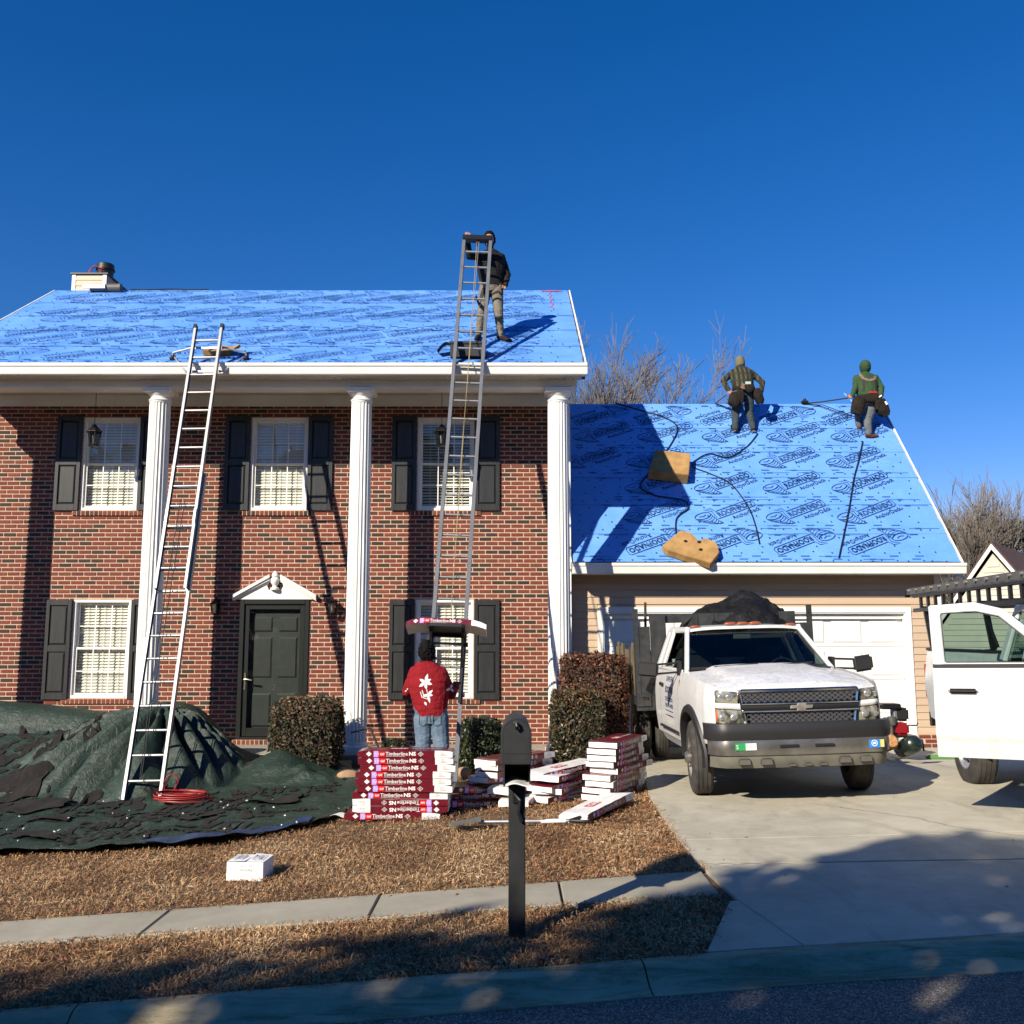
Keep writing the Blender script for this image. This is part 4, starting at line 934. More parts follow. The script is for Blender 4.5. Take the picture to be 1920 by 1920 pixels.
def bundle_print():
    y = -BY / 2 - .004; P = lambda x, z: (x, y, z); pr = MB()
    put_text(pr, 'Timberline', .052, lambda a, b: P(-.205 + a, .021 + b), width=.235, bold=.0006); put_text(pr, 'NS', .052, lambda a, b: P(.04 + a, .021 + b), width=.075, bold=.0022)
    put_text(pr, 'NATURAL SHADOW SHINGLES', .012, lambda a, b: P(-.2 + a, .008 + b), width=.20)
    for cx_ in (.165,): pr.ribbon([P(cx_ - .028, .036), P(cx_, .058), P(cx_ + .028, .036), P(cx_, .014)], .005, (0, 1, 0), True); pr.ribbon([P(cx_ + .009 * math.cos(a), .036 + .009 * math.sin(a)) for a in np.linspace(0, 6.28, 9)[:-1]], .004, (0, 1, 0), True)
    pr.add([P(-.41, .036), P(-.38, .010), P(-.35, .036), P(-.38, .062)], [(0, 1, 2, 3)])
    put_text(pr, 'TU', .036, lambda a, b: (-.322 + a, y - .002, .022 + b)); put_text(pr, 'GAF', .030, lambda a, b: (-.262 + a, y - .002, .024 + b), width=.045, bold=.0008)
    tg = MB(); tg.add([P(-.33, .004), P(-.28, .004), P(-.28, .066), P(-.33, .066)], [(0, 1, 2, 3)])
    rd = MB(); rd.add([P(-.275, .008), P(-.208, .008), P(-.208, .062), P(-.275, .062)], [(0, 1, 2, 3)])
    gy = MB()
    for i in range(3): gy.add([P(.37, .02 + i * .014), P(.44 - .02 * i, .02 + i * .014), P(.44 - .02 * i, .026 + i * .014), P(.37, .026 + i * .014)], [(0, 1, 2, 3)])
    tp = MB(); z = BZ + .004
    tp.add([(-.18, -.05, z), (.02, -.05, z), (.02, .06, z), (-.18, .06, z)], [(0, 1, 2, 3)])
    tt = MB(); put_text(tt, 'GAF', .10, lambda a, b: (-.17 + a, -.035 + b, z + .002), width=.18, bold=.003); put_text(tt, 'Timberline NS', .06, lambda a, b: (.05 + a, -.02 + b, z + .001), width=.32)
    return [('printed_text', pr.mesh('printed_text', 'print_white')), ('violet_tag', tg.mesh('violet_tag', 'tag_violet')), ('red_tag', rd.mesh('red_tag', 'tag_red')), ('small_print', gy.mesh('small_print', 'print_grey')), ('top_tag', tp.mesh('top_tag', 'tag_red')), ('top_print', tt.mesh('top_print', 'print_white'))]
BPR = bundle_print()
def bundle(loc, rot, label, group, k=0, white=False):
    b = thing('shingle_bundle', label, 'shingle bundle', loc, rot, group)
    link('wrapper', WRW if white else WR[k % 3], b, True)
    for nm, me_ in BPR: link(nm, me_, b, True, **({'kind': 'stuff'} if 'print' in nm else {}))
    return b
ORD = ['bottom', 'second', 'third', 'fourth', 'fifth', 'sixth', 'seventh', 'eighth', 'ninth', 'topmost']
pxs = [-1.25, -1.165, -1.165, -1.17, -1.12, -1.105, -1.105, -1.09, -1.115, -1.12]
for i in range(10):
    flip = i in (1, 2); sh = i in (5, 6)
    rz = random.uniform(-.012, .012) - .02; z = -.142 + i * .0705
    b = bundle((pxs[i], 10.50 + random.uniform(-.02, .02), z + (BZ if flip else 0)), (0, math.pi if flip else 0, rz), f'shingle bundle, {ORD[i]} from the ground in the tall stack nearest the man in red' if i not in (0, 9) else f'{ORD[i]} shingle bundle of the tall stack nearest the man in red', 'bundles in the stack below the hoist', i)
    if sh: b.location.x -= 0.03; b.scale = (1, 1, 1)
    if i in (5, 6): b.rotation_euler = (0, 0, rz); 
# stack at the drive, ends to the street
ax = math.atan2(.86, .50)
for i in range(9):
    o_ = (random.uniform(-.02, .02)) + (.05 if i == 4 else 0) - (.03 if i in (6, 7) else 0)
    lab = f'shingle bundle with white end, {ORD[i]} from the ground in the stack beside the driveway' if i not in (0, 8) else ('bottom' if i == 0 else 'topmost') + ' white-ended shingle bundle of the stack beside the driveway'
    bundle((1.17 + o_ + .02 * i * .4, 11.28 + o_ * .5, -.03 + i * .0705), (0, 0, ax + random.uniform(-.03, .03) + (.07 if i > 5 else 0)), lab, 'bundles in the stack beside the driveway', i, i == 2)
bundle((.88, 10.12, .0), (R(-6), R(-5), ax - .06), 'single white shingle bundle with red band slumped in front of the driveway stack', 'bundles beside the driveway', 1, True)
for i in range(5):
    bundle((.57 + (.05, -.03, .02, -.02, .03)[i], 11.22 + (.0, .03, -.02, .03, .05)[i], -.05 + i * .068), (R(random.uniform(-3, 3)), R((0, 3, -2, 3, -4)[i]), ax + (-.25, .2, -.1, .12, -.3)[i]), ('bottom', 'second lowest', 'middle', 'second highest', 'topmost')[i] + ' white bundle of the slumping pile between the mailbox and driveway stack', 'bundles in the slumping pile', i, i in (0, 3, 4))
for i in range(7):
    bundle((.03 + (.1, -.08, .06, -.04, .02, .0, .01)[i], 11.25 + (-.1, .06, -.02, .04, .02, .05, .03)[i], -.07 + i * .069), (R(random.uniform(-3, 3)), R((0, 2, -3, 1, 0, 1, -1)[i]), R(48) + (.5, -.3, .3, -.1, .0, .05, -.02)[i]), ('bottom', 'second', 'third', 'fourth', 'fifth', 'sixth', 'topmost')[i] + ' bundle from the ground in the stack directly behind the mailbox', 'bundles in the stack behind the mailbox', i, i in (0, 1, 2))
for i in range(3): bundle((-.42 + .04 * i, 11.0 + .05 * i, -.10 + .069 * i), (R((2, -2, 3)[i]), R((4, -3, 5)[i]), R((25, 5, 34)[i])), ('lowest', 'middle', 'upper')[i] + ' bundle lying in the shade between the tall stack and the mailbox', 'bundles in the shade', i)
tp_, sd_, d_, out_ = TRAY
mt = Matrix((sd_, -out_, d_)).transposed()
hb_ = bundle((0, 0, 0), (0, 0, 0), 'shingle bundle riding on the hoist tray above the man in red', 'bundles', 0)
hb_.location = tp_ - out_ * .0; hb_.rotation_euler = mt.to_euler()
for ch in hb_.children:
    if ch.name.startswith('wrapper'):
        ch.data = ch.data.copy()
        for v in ch.data.vertices: v.co.z -= .30 * max(0, abs(v.co.x) - .22) ** 2 * 2.2
    else:
        ch.data = ch.data.copy()
        for v in ch.data.vertices: v.co.z -= .30 * max(0, abs(v.co.x) - .22) ** 2 * 2.2
# ---------------------------------------------------------------- tarps and debris in the yard
def tarp_h(x, y):
    g0 = gz(x, y)
    dx, dy = x + 4.62, y - 13.0
    r = math.hypot(dx / (2.3 if dx < 0 else 1.15), dy / (1.15 if dy < 0 else .9)); an = math.atan2(dy / 1.1, dx / 1.9)
    k = max(0, 1 - r); h = 1.02 * (k ** .85)
    pl = abs(math.sin(an * 9 + 1.6 * mnoise.noise(Vector((an * 2.5, r * 2, 0))))) - .5
    h += pl * .27 * min(1, r / .35) * min(1, k * 3.2) * (1.2 if dy < .1 else .3)
    if abs(y - 13.62) < .5: h = max(h, float(np.interp(x, [-7.2, -6.5, -5.6, -5.0, -4.2], [.92, .86, .74, .88, .95])) * (1 - (abs(y - 13.62) / .5) ** 3) / (1 + math.exp((x + 4.1) * 6)))
    if x < -5 and y > 12.2: h = max(h, .55 * min(1, (y - 12.0) / 1.2) * min(1, (-5 - x) / .6))
    h += .34 * max(0, 1 - math.hypot((x + 3.05) / .75, (y - 12.95) / .6))
    w1 = mnoise.noise(Vector((x * 1.5, y * 2.6, 3))); w2 = mnoise.noise(Vector((x * 4, y * 7, 8)))
    h += max(0, .05 + .075 * w1 + .035 * w2) * (1 - min(1, h * 1.5))
    return g0 + .012 + max(h, 0)
def tarp_edge(u, v):
    # u left->right, v front->back; front edge follows the photographed line
    xf = -7.6 + 5.75 * u; yfr = float(np.interp(xf, [-7.6, -4.8, -4.0, -2.85, -2.1, -1.9], [9.35, 9.42, 9.3, 9.48, 10.1, 10.6])) + .12 * mnoise.noise(Vector((xf * 2.2, 1, 4)))
    ybk = 14.0; y = yfr + (ybk - yfr) * v
    x = xf + (0.05 - .95 * max(0, v - .45)) * max(0, u - .6) / .4 + .06 * mnoise.noise(Vector((y * 2.5, u, 2))) * (u > .97)
    return x, y
mb = MB(); mb.slab(lambda u, v: (lambda p: (p[0], p[1], tarp_h(*p)))(tarp_edge(u, v)), 190, 150, (0, 0, 1), .005)
o = mb.build('ground_tarp', 'green_tarp', smooth=80); tag(o, 'wrinkled dark green tarp heaped over bushes and spread across the left yard', 'tarp')
mb = MB(); mb.slab(lambda u, v: (lambda x, y: (x, y, tarp_h(x, y) + .02 + .02 * mnoise.noise(Vector((x * 6, y * 9, 0)))))(-3.5 + 1.45 * u, float(np.interp(-3.5 + 1.45 * u, [-4.0, -2.85, -2.1], [9.20, 9.38, 10.0])) + .22 * v), 30, 8, (0, 0, 1), .004)
o = mb.build('blue_tarp', 'blue_tarp', smooth=80); tag(o, 'dark blue tarp edge sticking out in front of the green tarp', 'tarp')
mb = MB(); mb.slab(lambda u, v: (lambda x, y: (x, y, gz(x, y) + .02 + .16 * math.sin(math.pi * u) * math.sin(math.pi * v) * (1 + mnoise.noise(Vector((x * 5, y * 6, 2)))) + .02))(-2.95 + .85 * u - .25 * v, 12.2 + .75 * v), 24, 20, (0, 0, 1), .004)
o = mb.build('tarp_corner', 'green_tarp', smooth=80); tag(o, 'bunched corner of a green tarp in front of the round bush', 'tarp')
# torn-off shingle scraps: a dense litter on the tarp
V = []; F = []; tot = 0
def scraps(n, fx, fy, s0, s1, dens=None):
    global tot
    mb_ = MB()
    for i in range(n):
        x, y = fx(), fy()
        if dens and not dens(x, y): continue
        s = random.uniform(s0, s1); a = random.uniform(0, 6.28); ca, sa = math.cos(a), math.sin(a); k = random.randint(5, 8)
        pts = []
        for j in range(k):
            t = 2 * math.pi * j / k + random.uniform(-.3, .3); px_, py_ = s * math.cos(t) * random.uniform(.7, 1.2), s * .55 * math.sin(t) * random.uniform(.7, 1.2)
            X, Y = x + px_ * ca - py_ * sa, y + px_ * sa + py_ * ca; pts.append((X, Y, tarp_h(X, Y) + .010 + random.uniform(0, .010)))
        mb_.add(pts + [(p[0], p[1], p[2] - .006) for p in pts], [tuple(range(k)), tuple(range(2 * k - 1, k - 1, -1))] + [(j, (j + 1) % k, k + (j + 1) % k, k + j) for j in range(k)])
    return mb_
lit = scraps(1500, lambda: random.uniform(-6.8, -2.1), lambda: random.uniform(9.6, 12.6), .018, .075, lambda x, y: tarp_h(x, y) - gz(x, y) < .17 and mnoise.noise(Vector((x * 1.1, y * 1.9, 12))) > .02)
for args in ((80, lambda: random.uniform(-6.9, -5.35), lambda: random.uniform(12.5, 13.25), .05, .14, None), (70, lambda: random.uniform(-6.8, -2.3), lambda: random.uniform(9.7, 12.0), .06, .15, lambda x, y: tarp_h(x, y) - gz(x, y) < .25)):
    e_ = scraps(*args); lit.add(e_.v, e_.f)
o = lit.build('shingle_scraps', 'dark_shingle'); tag(o, 'dark torn-off shingle scraps littering the green tarp', 'shingle scraps', kind='stuff')
for i, (x, y, s, lab) in enumerate(((-5.1, 10.9, .34, 'large torn black shingle sheet on the tarp left of the ladder foot'), (-2.75, 11.35, .42, 'broad black felt sheet lying on the tarp below the entry door'), (-3.3, 10.55, .30, 'dark shingle sheet on the tarp right of the red hose'), (-4.75, 9.95, .3, 'black shingle sheet on the front of the tarp near the lawn edge'), (-6.15, 12.2, .5, 'wide dark shingle strip lying across the back of the tarp'), (-5.6, 11.7, .45, 'dark shingle strip on the left slope of the tarp heap'))):
    m_ = MB(); m_.slab(lambda u, v: (lambda X, Y: (X, Y, tarp_h(X, Y) + .035 + .02 * mnoise.noise(Vector((X * 5, Y * 5, i)))))(x + s * 1.5 * (u - .5) + .05 * mnoise.noise(Vector((v * 4, i, 0))), y + s * .8 * (v - .5) + .06 * mnoise.noise(Vector((u * 4, i, 3)))), 10, 8, (0, 0, 1), .006)
    tag(m_.build('shingle_sheet', 'dark_shingle'), lab, 'shingle sheet', 'loose shingle sheets on the tarp')
wl = MB()
for i in range(30):
    x, y = random.uniform(-6, -1.9), random.uniform(9.5, 12); s = random.uniform(.006, .014); wl.box((x, y, tarp_h(x, y) + .035), (s * 2, s, .01), (random.uniform(-.4, .4), random.uniform(-.4, .4), random.uniform(0, 3)))
tag(wl.build('pale_debris', 'wrap_white'), 'tiny pale bits of debris scattered on the tarp', 'debris', kind='stuff')
# red air hose coil
hm = MB(); pts = []
for i in range(260):
    t = i / 12.0; r = .21 + .06 * math.sin(t * .37) + .045 * math.sin(t * 1.13); a = t * 2 * math.pi / 2.1
    x, y = -3.85 + r * math.cos(a) * 1.15 + .03 * math.sin(t * .9), 11.55 + r * math.sin(a) * .8; pts.append((x, y, tarp_h(-3.85, 11.55) + .03 + .0016 * (i / 6) + .012 * math.sin(t * 2.3)))
zt_ = pts[-1][2]; pts += [(-4.10, 11.66, zt_ + .02), (-4.14, 11.72, zt_ + .09), (-4.11, 11.75, zt_ + .16), (-4.06, 11.76, zt_ + .19), (-4.00, 11.76, zt_ + .17), (-3.97, 11.74, zt_ + .10), (-4.0, 11.70, zt_ + .02)]
hm.tube(pts, .0085, 6); t_ = hm.build('air_hose', 'red_hose', smooth=60); tag(t_, 'coiled red air hose at the foot of the extension ladder', 'hose')
# white trash strip beside the first stack
m_ = MB(); m_.slab(lambda u, v: (-1.95 + .42 * u + .05 * v, 10.42 + .12 * v + .16 * u, gz(-1.9, 10.4) + .03 + .22 * max(0, u - .35) ** 1.2 + .03 * math.sin(u * 9)), 14, 4, (0, 0, 1), .004)
tag(m_.build('wrapper_strip', 'wrap_white', smooth=60), 'loose white wrapper strip trailing left from the tall bundle stack', 'wrapper')
# ---------------------------------------------------------------- nail box
t_ = thing('nail_box', 'small white cardboard nail box on the lawn in front of the tarp', 'box', (-2.13, 8.12, gz(-2.13, 8.12)), (0, 0, R(-4)))
bx = MB(); w_, dp, hh = .30, .26, .135
bx.bb(-w_ / 2, w_ / 2, -dp / 2, dp / 2, -.01, hh); bx.build('carton', 'box_white', t_, local=True, bevel=.003)
MB().add([(-w_ / 2, -dp / 2 - .002, hh + .004), (.0, -dp / 2 - .004, hh + .012), (.0, dp / 2, hh + .006), (-w_ / 2, dp / 2, hh + .004)], [(0, 1, 2, 3)]).build('flap', 'box_white', t_, local=True)
MB().add([(.006, -dp / 2, hh + .004), (w_ / 2, -dp / 2, hh + .004), (w_ / 2, dp / 2, hh + .006), (.006, dp / 2, hh + .016)], [(0, 1, 2, 3)]).build('flap', 'box_white', t_, local=True)
p = MB(); F_ = lambda x, z: (x, -dp / 2 - .003, z)
put_text(p, '1 1/4" x .120"', .022, lambda a, b: F_(-.055 + a, .10 + b), width=.11, bold=.0004); put_text(p, 'Coil Roofing', .026, lambda a, b: F_(-.055 + a, .070 + b), width=.115, bold=.0012); put_text(p, '15 DEGREE NAILS', .012, lambda a, b: F_(-.05 + a, .05 + b), width=.10); put_text(p, '7200 PCS', .012, lambda a, b: F_(-.03 + a, .033 + b), width=.06)
for i, xx in enumerate((-.12, -.10, -.085, -.06, -.045, .03, .05, .075, .09, .11)): p.bb(xx, xx + .004, -.09 + .01 * (i % 3), .06 + .02 * (i % 2), hh + .013, hh + .0175)
p.build('print', 'print_grey', t_, local=True)
MB().add([F_(-.055, .0), F_(.055, .0), F_(.055, .115), F_(-.055, .115)], [(0, 1, 2, 3)]).xf(Matrix.Translation((0, .0015, 0))).build('yellow_panel', 'box_white', t_, local=True)
# ---------------------------------------------------------------- mailbox
mx, my = .03, 6.18; mz = gz(mx, my)
t_ = thing('mailbox', 'black arched mailbox on a square black post at the street verge', 'mailbox', (mx, my, mz))
MB().bb(mx - .052, mx + .052, my - .052, my + .052, mz - .05, mz + .93).build('post', 'mailbox_black', t_, bevel=.004)
def arch(w_, h_, n=14):
    r = w_ / 2; return [(-r, 0), (r, 0)] + [(r * math.cos(a), h_ - r + r * math.sin(a)) for a in np.linspace(0, math.pi, n)]
bz = mz + 1.065; y0 = my - .27
b_ = MB(); b_.prism(arch(.172, .262), y0 + .012, my + .26, lambda a, b, c: (mx + a - .005, c, bz + b)); b_.build('box', 'mailbox_black', t_, smooth=35)
dd = MB(); dd.prism(arch(.186, .275), y0, y0 + .014, lambda a, b, c: (mx + a - .005, c, bz - .006 + b)); door_m = dd.build('door', 'mailbox_black', t_, bevel=.004)
A1 = [(a * .86, b * .93 + .008) for a, b in arch(.186, .275, 20)]
rm_ = MB(); rm_.ribbon([(mx + a - .005, y0 - .0015, bz + b - .002) for a, b in A1], .004, (0, 1, 0), True); rm_.bb(mx - .085, mx + .075, y0 - .003, y0, bz + .058, bz + .062); rm_.build('pressing', 'mailbox_black', door_m)
MB().tube([(mx, y0, bz + .235), (mx, y0 - .03, bz + .238), (mx, y0 - .035, bz + .225), (mx, y0 - .02, bz + .205)], .010, 8).build('latch', 'black_metal', door_m, smooth=40)
MB().lathe([(.006, 0), (.006, .003)], 8, (mx - .016, y0 - .003, bz + .243), Matrix.Rotation(R(90), 3, 'X')).lathe([(.006, 0), (.006, .003)], 8, (mx - .002, y0 - .003, bz + .243), Matrix.Rotation(R(90), 3, 'X')).build('rivet', 'silver', door_m)
pb = MB(); pw_ = .165
pb.bb(mx - pw_ / 2, mx - pw_ / 2 + .008, my - .20, my + .22, bz - .145, bz - .008).bb(mx + pw_ / 2 - .008, mx + pw_ / 2, my - .20, my + .22, bz - .145, bz - .008).bb(mx - pw_ / 2 + .008, mx + pw_ / 2 - .008, my - .20, my + .22, bz - .145, bz - .137).bb(mx - pw_ / 2 + .008, mx + pw_ / 2 - .008, my - .20, my + .22, bz - .018, bz - .008).bb(mx - pw_ / 2 + .008, mx + pw_ / 2 - .008, my + .21, my + .22, bz - .137, bz - .018)
pb.build('paper_holder', 'mailbox_black', t_)
MB().slab(lambda u, v: (mx - .07 + .155 * u, my - .24 + .3 * v, bz - .132 + .012 * u + .012 * math.sin(u * 5)), 10, 3, (0, 0, 1), .008).build('newspaper', 'wrap_white', t_)
MB().bar((mx, my - .058, mz + .93), (mx, my - .058, mz + .80), .05, .012, (0, 1, 0)).tube([(mx - .01, my - .056, mz + .86), (mx + .02, my - .075, mz + .82), (mx + .012, my - .07, mz + .74), (mx + .03, my - .07, mz + .69)], .013, 6).build('bracket', 'black_metal', t_)
# ---------------------------------------------------------------- tear-off spade
t_ = thing('tear_off_spade', 'grey tear-off shovel lying on the lawn behind the mailbox post', 'shovel', (0, 9.55, -.07))
Z = lambda x, y: gz(x, y) + .03
MB().tube([(-.33, 9.66, Z(-.33, 9.6) + .02), (.55, 9.60, Z(.5, 9.6))], .019, 8).build('handle', 'alu_worn', t_, smooth=50)
MB().tube([(.28, 9.618, Z(.28, 9.6) + .002), (.52, 9.602, Z(.5, 9.6) + .001)], .0205, 8).build('sleeve', 'flood_white', t_, smooth=50)
MB().tube([(.55, 9.60, Z(.55, 9.6)), (.66, 9.66, Z(.6, 9.6) + .02), (.74, 9.66, Z(.7, 9.6) + .02), (.74, 9.52, Z(.7, 9.6)), (.66, 9.53, Z(.7, 9.6)), (.55, 9.60, Z(.55, 9.6))], .014, 8).build('grip', 'black_plastic', t_, smooth=50)
MB().slab(lambda u, v: (-.60 + .30 * u, 9.52 + .26 * v * (1 - .35 * u) + .05 * u, Z(-.5, 9.6) - .01 + .08 * u * (1 - abs(v - .5)) + .02), 6, 6, (0, 0, 1), .004).build('blade', 'grey_plastic', t_, smooth=40)
# ---------------------------------------------------------------- edging stones and leaning stick
for i, (x, y, s) in enumerate(((-2.1, 12.75, .16), (-1.75, 12.8, .15), (-.62, 12.75, .16), (-.30, 12.72, .15), (.02, 12.75, .14), (-1.35, 12.8, .13), (.75, 12.7, .15))):
    m_ = MB(); m_.ell((0, 0, 0), (s, s * .6, s * .5), 12, 8)
    m_.v = [tuple(Vector(v) * (1 + .18 * mnoise.noise(Vector(v) * 9 + Vector((i * 3, 0, 0))))) for v in m_.v]
    o = m_.build('edging_stone', 'stone', smooth=50); o.location = (x, y, gz(x, y) + s * .35); o.rotation_euler = (0, 0, i * .7)
    tag(o, ('tan edging stone left of the tall bundle stack', 'tan edging stone hidden beside the round bush', 'tan edging stone left of the clipped square bush', 'tan edging stone in front of the clipped square bush', 'tan edging stone behind the mailbox', 'tan edging stone behind the tall bundle stack', 'tan edging stone at the foot of the low hedge')[i], 'stone', 'stones edging the planting bed')
o = MB().bar((-2.2, 13.4, .45), (-1.95, 13.5, .50), .02, .02).bar((-1.95, 13.5, .5), (-1.72, 13.3, .06), .025, .02).build('broken_stick', 'twig_dark'); tag(o, 'bent dark stick leaning between the round bush and tall bundle stack', 'stick')
# ---------------------------------------------------------------- bushes
def leaf_cloud(name, mat_, n, sampler, size, parent, bias=None):
    P = np.array([sampler() for _ in range(n)]); n = len(P)
    C = P.mean(0); out_ = P - C; out_ /= np.linalg.norm(out_, axis=1)[:, None] + 1e-6
    nr = out_ * .7 + RNG.normal(0, .7, (n, 3)); nr /= np.linalg.norm(nr, axis=1)[:, None]
    a = np.cross(nr, RNG.normal(0, 1, (n, 3))); a /= np.linalg.norm(a, axis=1)[:, None] + 1e-6; b = np.cross(nr, a)
    s = RNG.uniform(size[0], size[1], n)[:, None]
    q = np.stack([P - a * s, P - b * s * .45, P + a * s, P + b * s * .45], 1).reshape(-1, 3)
    at = RNG.uniform(0, 1, n)
    if bias is not None: at = np.clip(at + np.array([bias(p) for p in P]), 0, np.where(at > .985, 1, .93))
    o = link(name, np_mesh(name, q, np.arange(n * 4).reshape(n, 4), mat_, at), parent); return o
def boxbush(x0, x1, y0, y1, z0, z1, rnd):
    # sample near the surface of a rounded, uneven box
    c = Vector(((x0 + x1) / 2, (y0 + y1) / 2, (z0 + z1) / 2)); h = Vector(((x1 - x0) / 2, (y1 - y0) / 2, (z1 - z0) / 2))
    def f():
        while True:
            p = Vector((random.uniform(-1, 1), random.uniform(-1, 1), random.uniform(-1, 1)))
            q = (abs(p.x) ** rnd + abs(p.y) ** rnd + abs(p.z) ** rnd) ** (1 / rnd)
            if q > 1 or q < .45: continue
            k = (random.random() ** .35 * .4 + .62) / q * (1 + .09 * mnoise.noise(Vector((p.x * 3 / q, p.y * 3 / q, p.z * 3 / q)) + c) + .07 * mnoise.noise(Vector((p.x * 9 / q, p.y * 9 / q, p.z * 9 / q)) + c))
            w = Vector((p.x * h.x * k, p.y * h.y * k, p.z * h.z * k)) + c
            if w.z > z0 - .02: return tuple(w)
    return f
def bush(label, x0, x1, y0, y1, z0, z1, rnd, n, mat_, size, bias=None, core='twig_dark'):
    t = thing('bush', label, 'bush', ((x0 + x1) / 2, (y0 + y1) / 2, z0), group='bushes along the house front')
    cm = MB(); cm.ell(((x0 + x1) / 2, (y0 + y1) / 2, (z0 + z1) / 2), ((x1 - x0) / 2 * .74, (y1 - y0) / 2 * .74, (z1 - z0) / 2 * .78), 14, 10); 
    if rnd > 4: cm = MB().bb(x0 + (x1 - x0) * .12, x1 - (x1 - x0) * .12, y0 + (y1 - y0) * .12, y1 - (y1 - y0) * .12, z0, z1 - (z1 - z0) * .1)
    for _ in range(110):
        f_ = boxbush(x0, x1, y0, y1, z0 + .1, z1, rnd)(); c_ = Vector(((x0 + x1) / 2, (y0 + y1) / 2, z0)); v_ = Vector(f_); cm.tube([c_.lerp(v_, .45), c_.lerp(v_, 1.10) + Vector((random.uniform(-.02, .02), random.uniform(-.02, .02), .02))], [.006, .002], 3)
    cm.build('stems', core, t)
    leaf_cloud('foliage', mat_, n, boxbush(x0, x1, y0, y1, z0 + .02, z1, rnd), size, t, bias); return t
bush('rounded green-brown clipped bush beside the front door', -3.25, -2.32, 12.95, 13.80, -.05, .925, 4.2, 11000, 'bush_leaf', (.016, .034), lambda p: .22 if p[2] > .72 else -.05)
bush('tiny low bush behind the tall bundle stack', -1.82, -1.45, 13.55, 13.9, -.02, .33, 3, 1800, 'green_leaf', (.015, .03))
bush('dark green square clipped bush behind the mailbox', -.72, -.13, 12.85, 13.5, -.04, .655, 4, 6500, 'green_leaf', (.016, .034))
bush('low front hedge beside the right column, green with bronze top', .52, 1.22, 12.75, 13.35, -.02, 1.03, 8, 11000, 'bush_leaf', (.016, .034), lambda p: .28 if p[2] > .85 else 0.02)
bush('taller bronze-red clipped hedge behind the low hedge', .68, 1.60, 13.35, 14.0, -.02, 1.49, 8, 14000, 'red_leaf', (.016, .034))
bush('dark bush at the far left edge of the porch', -8.5, -7.85, 13.55, 14.15, -.3, 1.05, 2.5, 3500, 'bush_leaf', (.018, .036))
# ---------------------------------------------------------------- things on the roofs
def onroof(o, P, x, s, h, d, n, spin=0):
    o.location = P(x, s, h); o.rotation_euler = (Matrix((Vector((1, 0, 0)), d, n)).transposed() @ Matrix.Rotation(spin, 3, 'Z')).to_euler()
def foam(name, outline, th, seed, slope=0):
    m_ = MB(); n = len(outline)
    P2 = []
    for i in range(n):
        a, b = outline[i], outline[(i + 1) % n]
        for k in range(5): t = k / 5; P2.append((a[0] + (b[0] - a[0]) * t + .006 * mnoise.noise(Vector((i * 3 + t * 4, seed, 0))), a[1] + (b[1] - a[1]) * t + .006 * mnoise.noise(Vector((i * 3 + t * 4, seed, 5)))))
    m_.prism(P2, 0, th); return m_.build(name, 'foam', bevel=.008, seg=2)
o = foam('foam_block', [(-.36, -.28), (.33, -.28), (.33, .34), (-.29, .34)], .2, 1); onroof(o, GP, 2.78, 2.30, .02, Gd, Gn, R(-11)); tag(o, 'thick tan foam cushion lying high on the garage roof at the shadow edge', 'foam cushion', 'foam cushions on the garage roof')
o = foam('foam_block', [(-.42, -.20), (-.30, -.27), (.40, -.24), (.44, .06), (.33, .26), (.15, .28), (.05, .18), (-.12, .30), (-.28, .28)], .13, 4); onroof(o, GP, 2.86, .22, .03, Gd, Gn, R(-27)); tag(o, 'notched tan foam cushion with holes hanging over the garage gutter', 'foam cushion', 'foam cushions on the garage roof')
hol = MB()
for (a, b) in ((-.12, .06), (.08, .14), (.16, -.02)): hol.lathe([(.002, .002), (.03, .002), (.034, .0)], 10, (a, b, .131))
hol.build('hole', 'dark_shingle', o, local=True)
o = foam('foam_block', [(-.20, -.10), (.18, -.12), (.24, .06), (.05, .16), (-.14, .12)], .09, 8); onroof(o, MP, -4.50, .42, .02, Md, Mn, R(8)); tag(o, 'tan foam pad on the main roof behind the extension ladder top', 'foam cushion')
o = MB().slab(lambda u, v: (-.22 + .44 * u, -.09 + .18 * v, .012 + .10 * max(0, u - .6) ** 1.5), 8, 3, (0, 0, 1), .01).build('cardboard_strip', 'cardboard'); onroof(o, MP, -4.35, .36, .11, Md, Mn, R(14)); tag(o, 'brown cardboard flap beside the foam pad behind the ladder top', 'cardboard')
# black open bin with bunched cloth at the hoist
t_ = thing('tool_bin', 'black plastic bin full of dark gear at the roof edge behind the hoist ladder', 'bin', (-.66, 14.13, 5.95))
b_ = MB(); zb = 5.93; x0, x1, y0, y1 = -.93, -.40, 13.99, 14.32
b_.bb(x0, x1, y0, y0 + .012, zb, zb + .22).bb(x0, x1, y1 - .012, y1, zb, zb + .22).bb(x0, x0 + .012, y0 + .012, y1 - .012, zb, zb + .22).bb(x1 - .012, x1, y0 + .012, y1 - .012, zb, zb + .22).bb(x0, x1, y0, y1, zb - .012, zb)
b_.bb(x0 - .015, x1 + .015, y0 - .015, y0, zb + .19, zb + .225); b_.build('tub', 'black_plastic', t_)
g_ = MB(); g_.grid(lambda u, v: (x0 + .02 + (x1 - x0 - .04) * u, y0 + .02 + (y1 - y0 - .04) * v, zb + .17 + .11 * abs(mnoise.noise(Vector((u * 6, v * 4, 1)))) + .05 * mnoise.noise(Vector((u * 14, v * 9, 4)))), 26, 16); g_.build('gear', 'black_cloth', t_, smooth=60)
MB().slab(lambda u, v: (x0 - .20 + .2 * u, y0 + .03 + .25 * v, zb + .10 + .13 * math.sin(u * 2.2) + .03 * v), 6, 4, (0, 0, 1), .008).build('flap', 'black_cloth', t_)
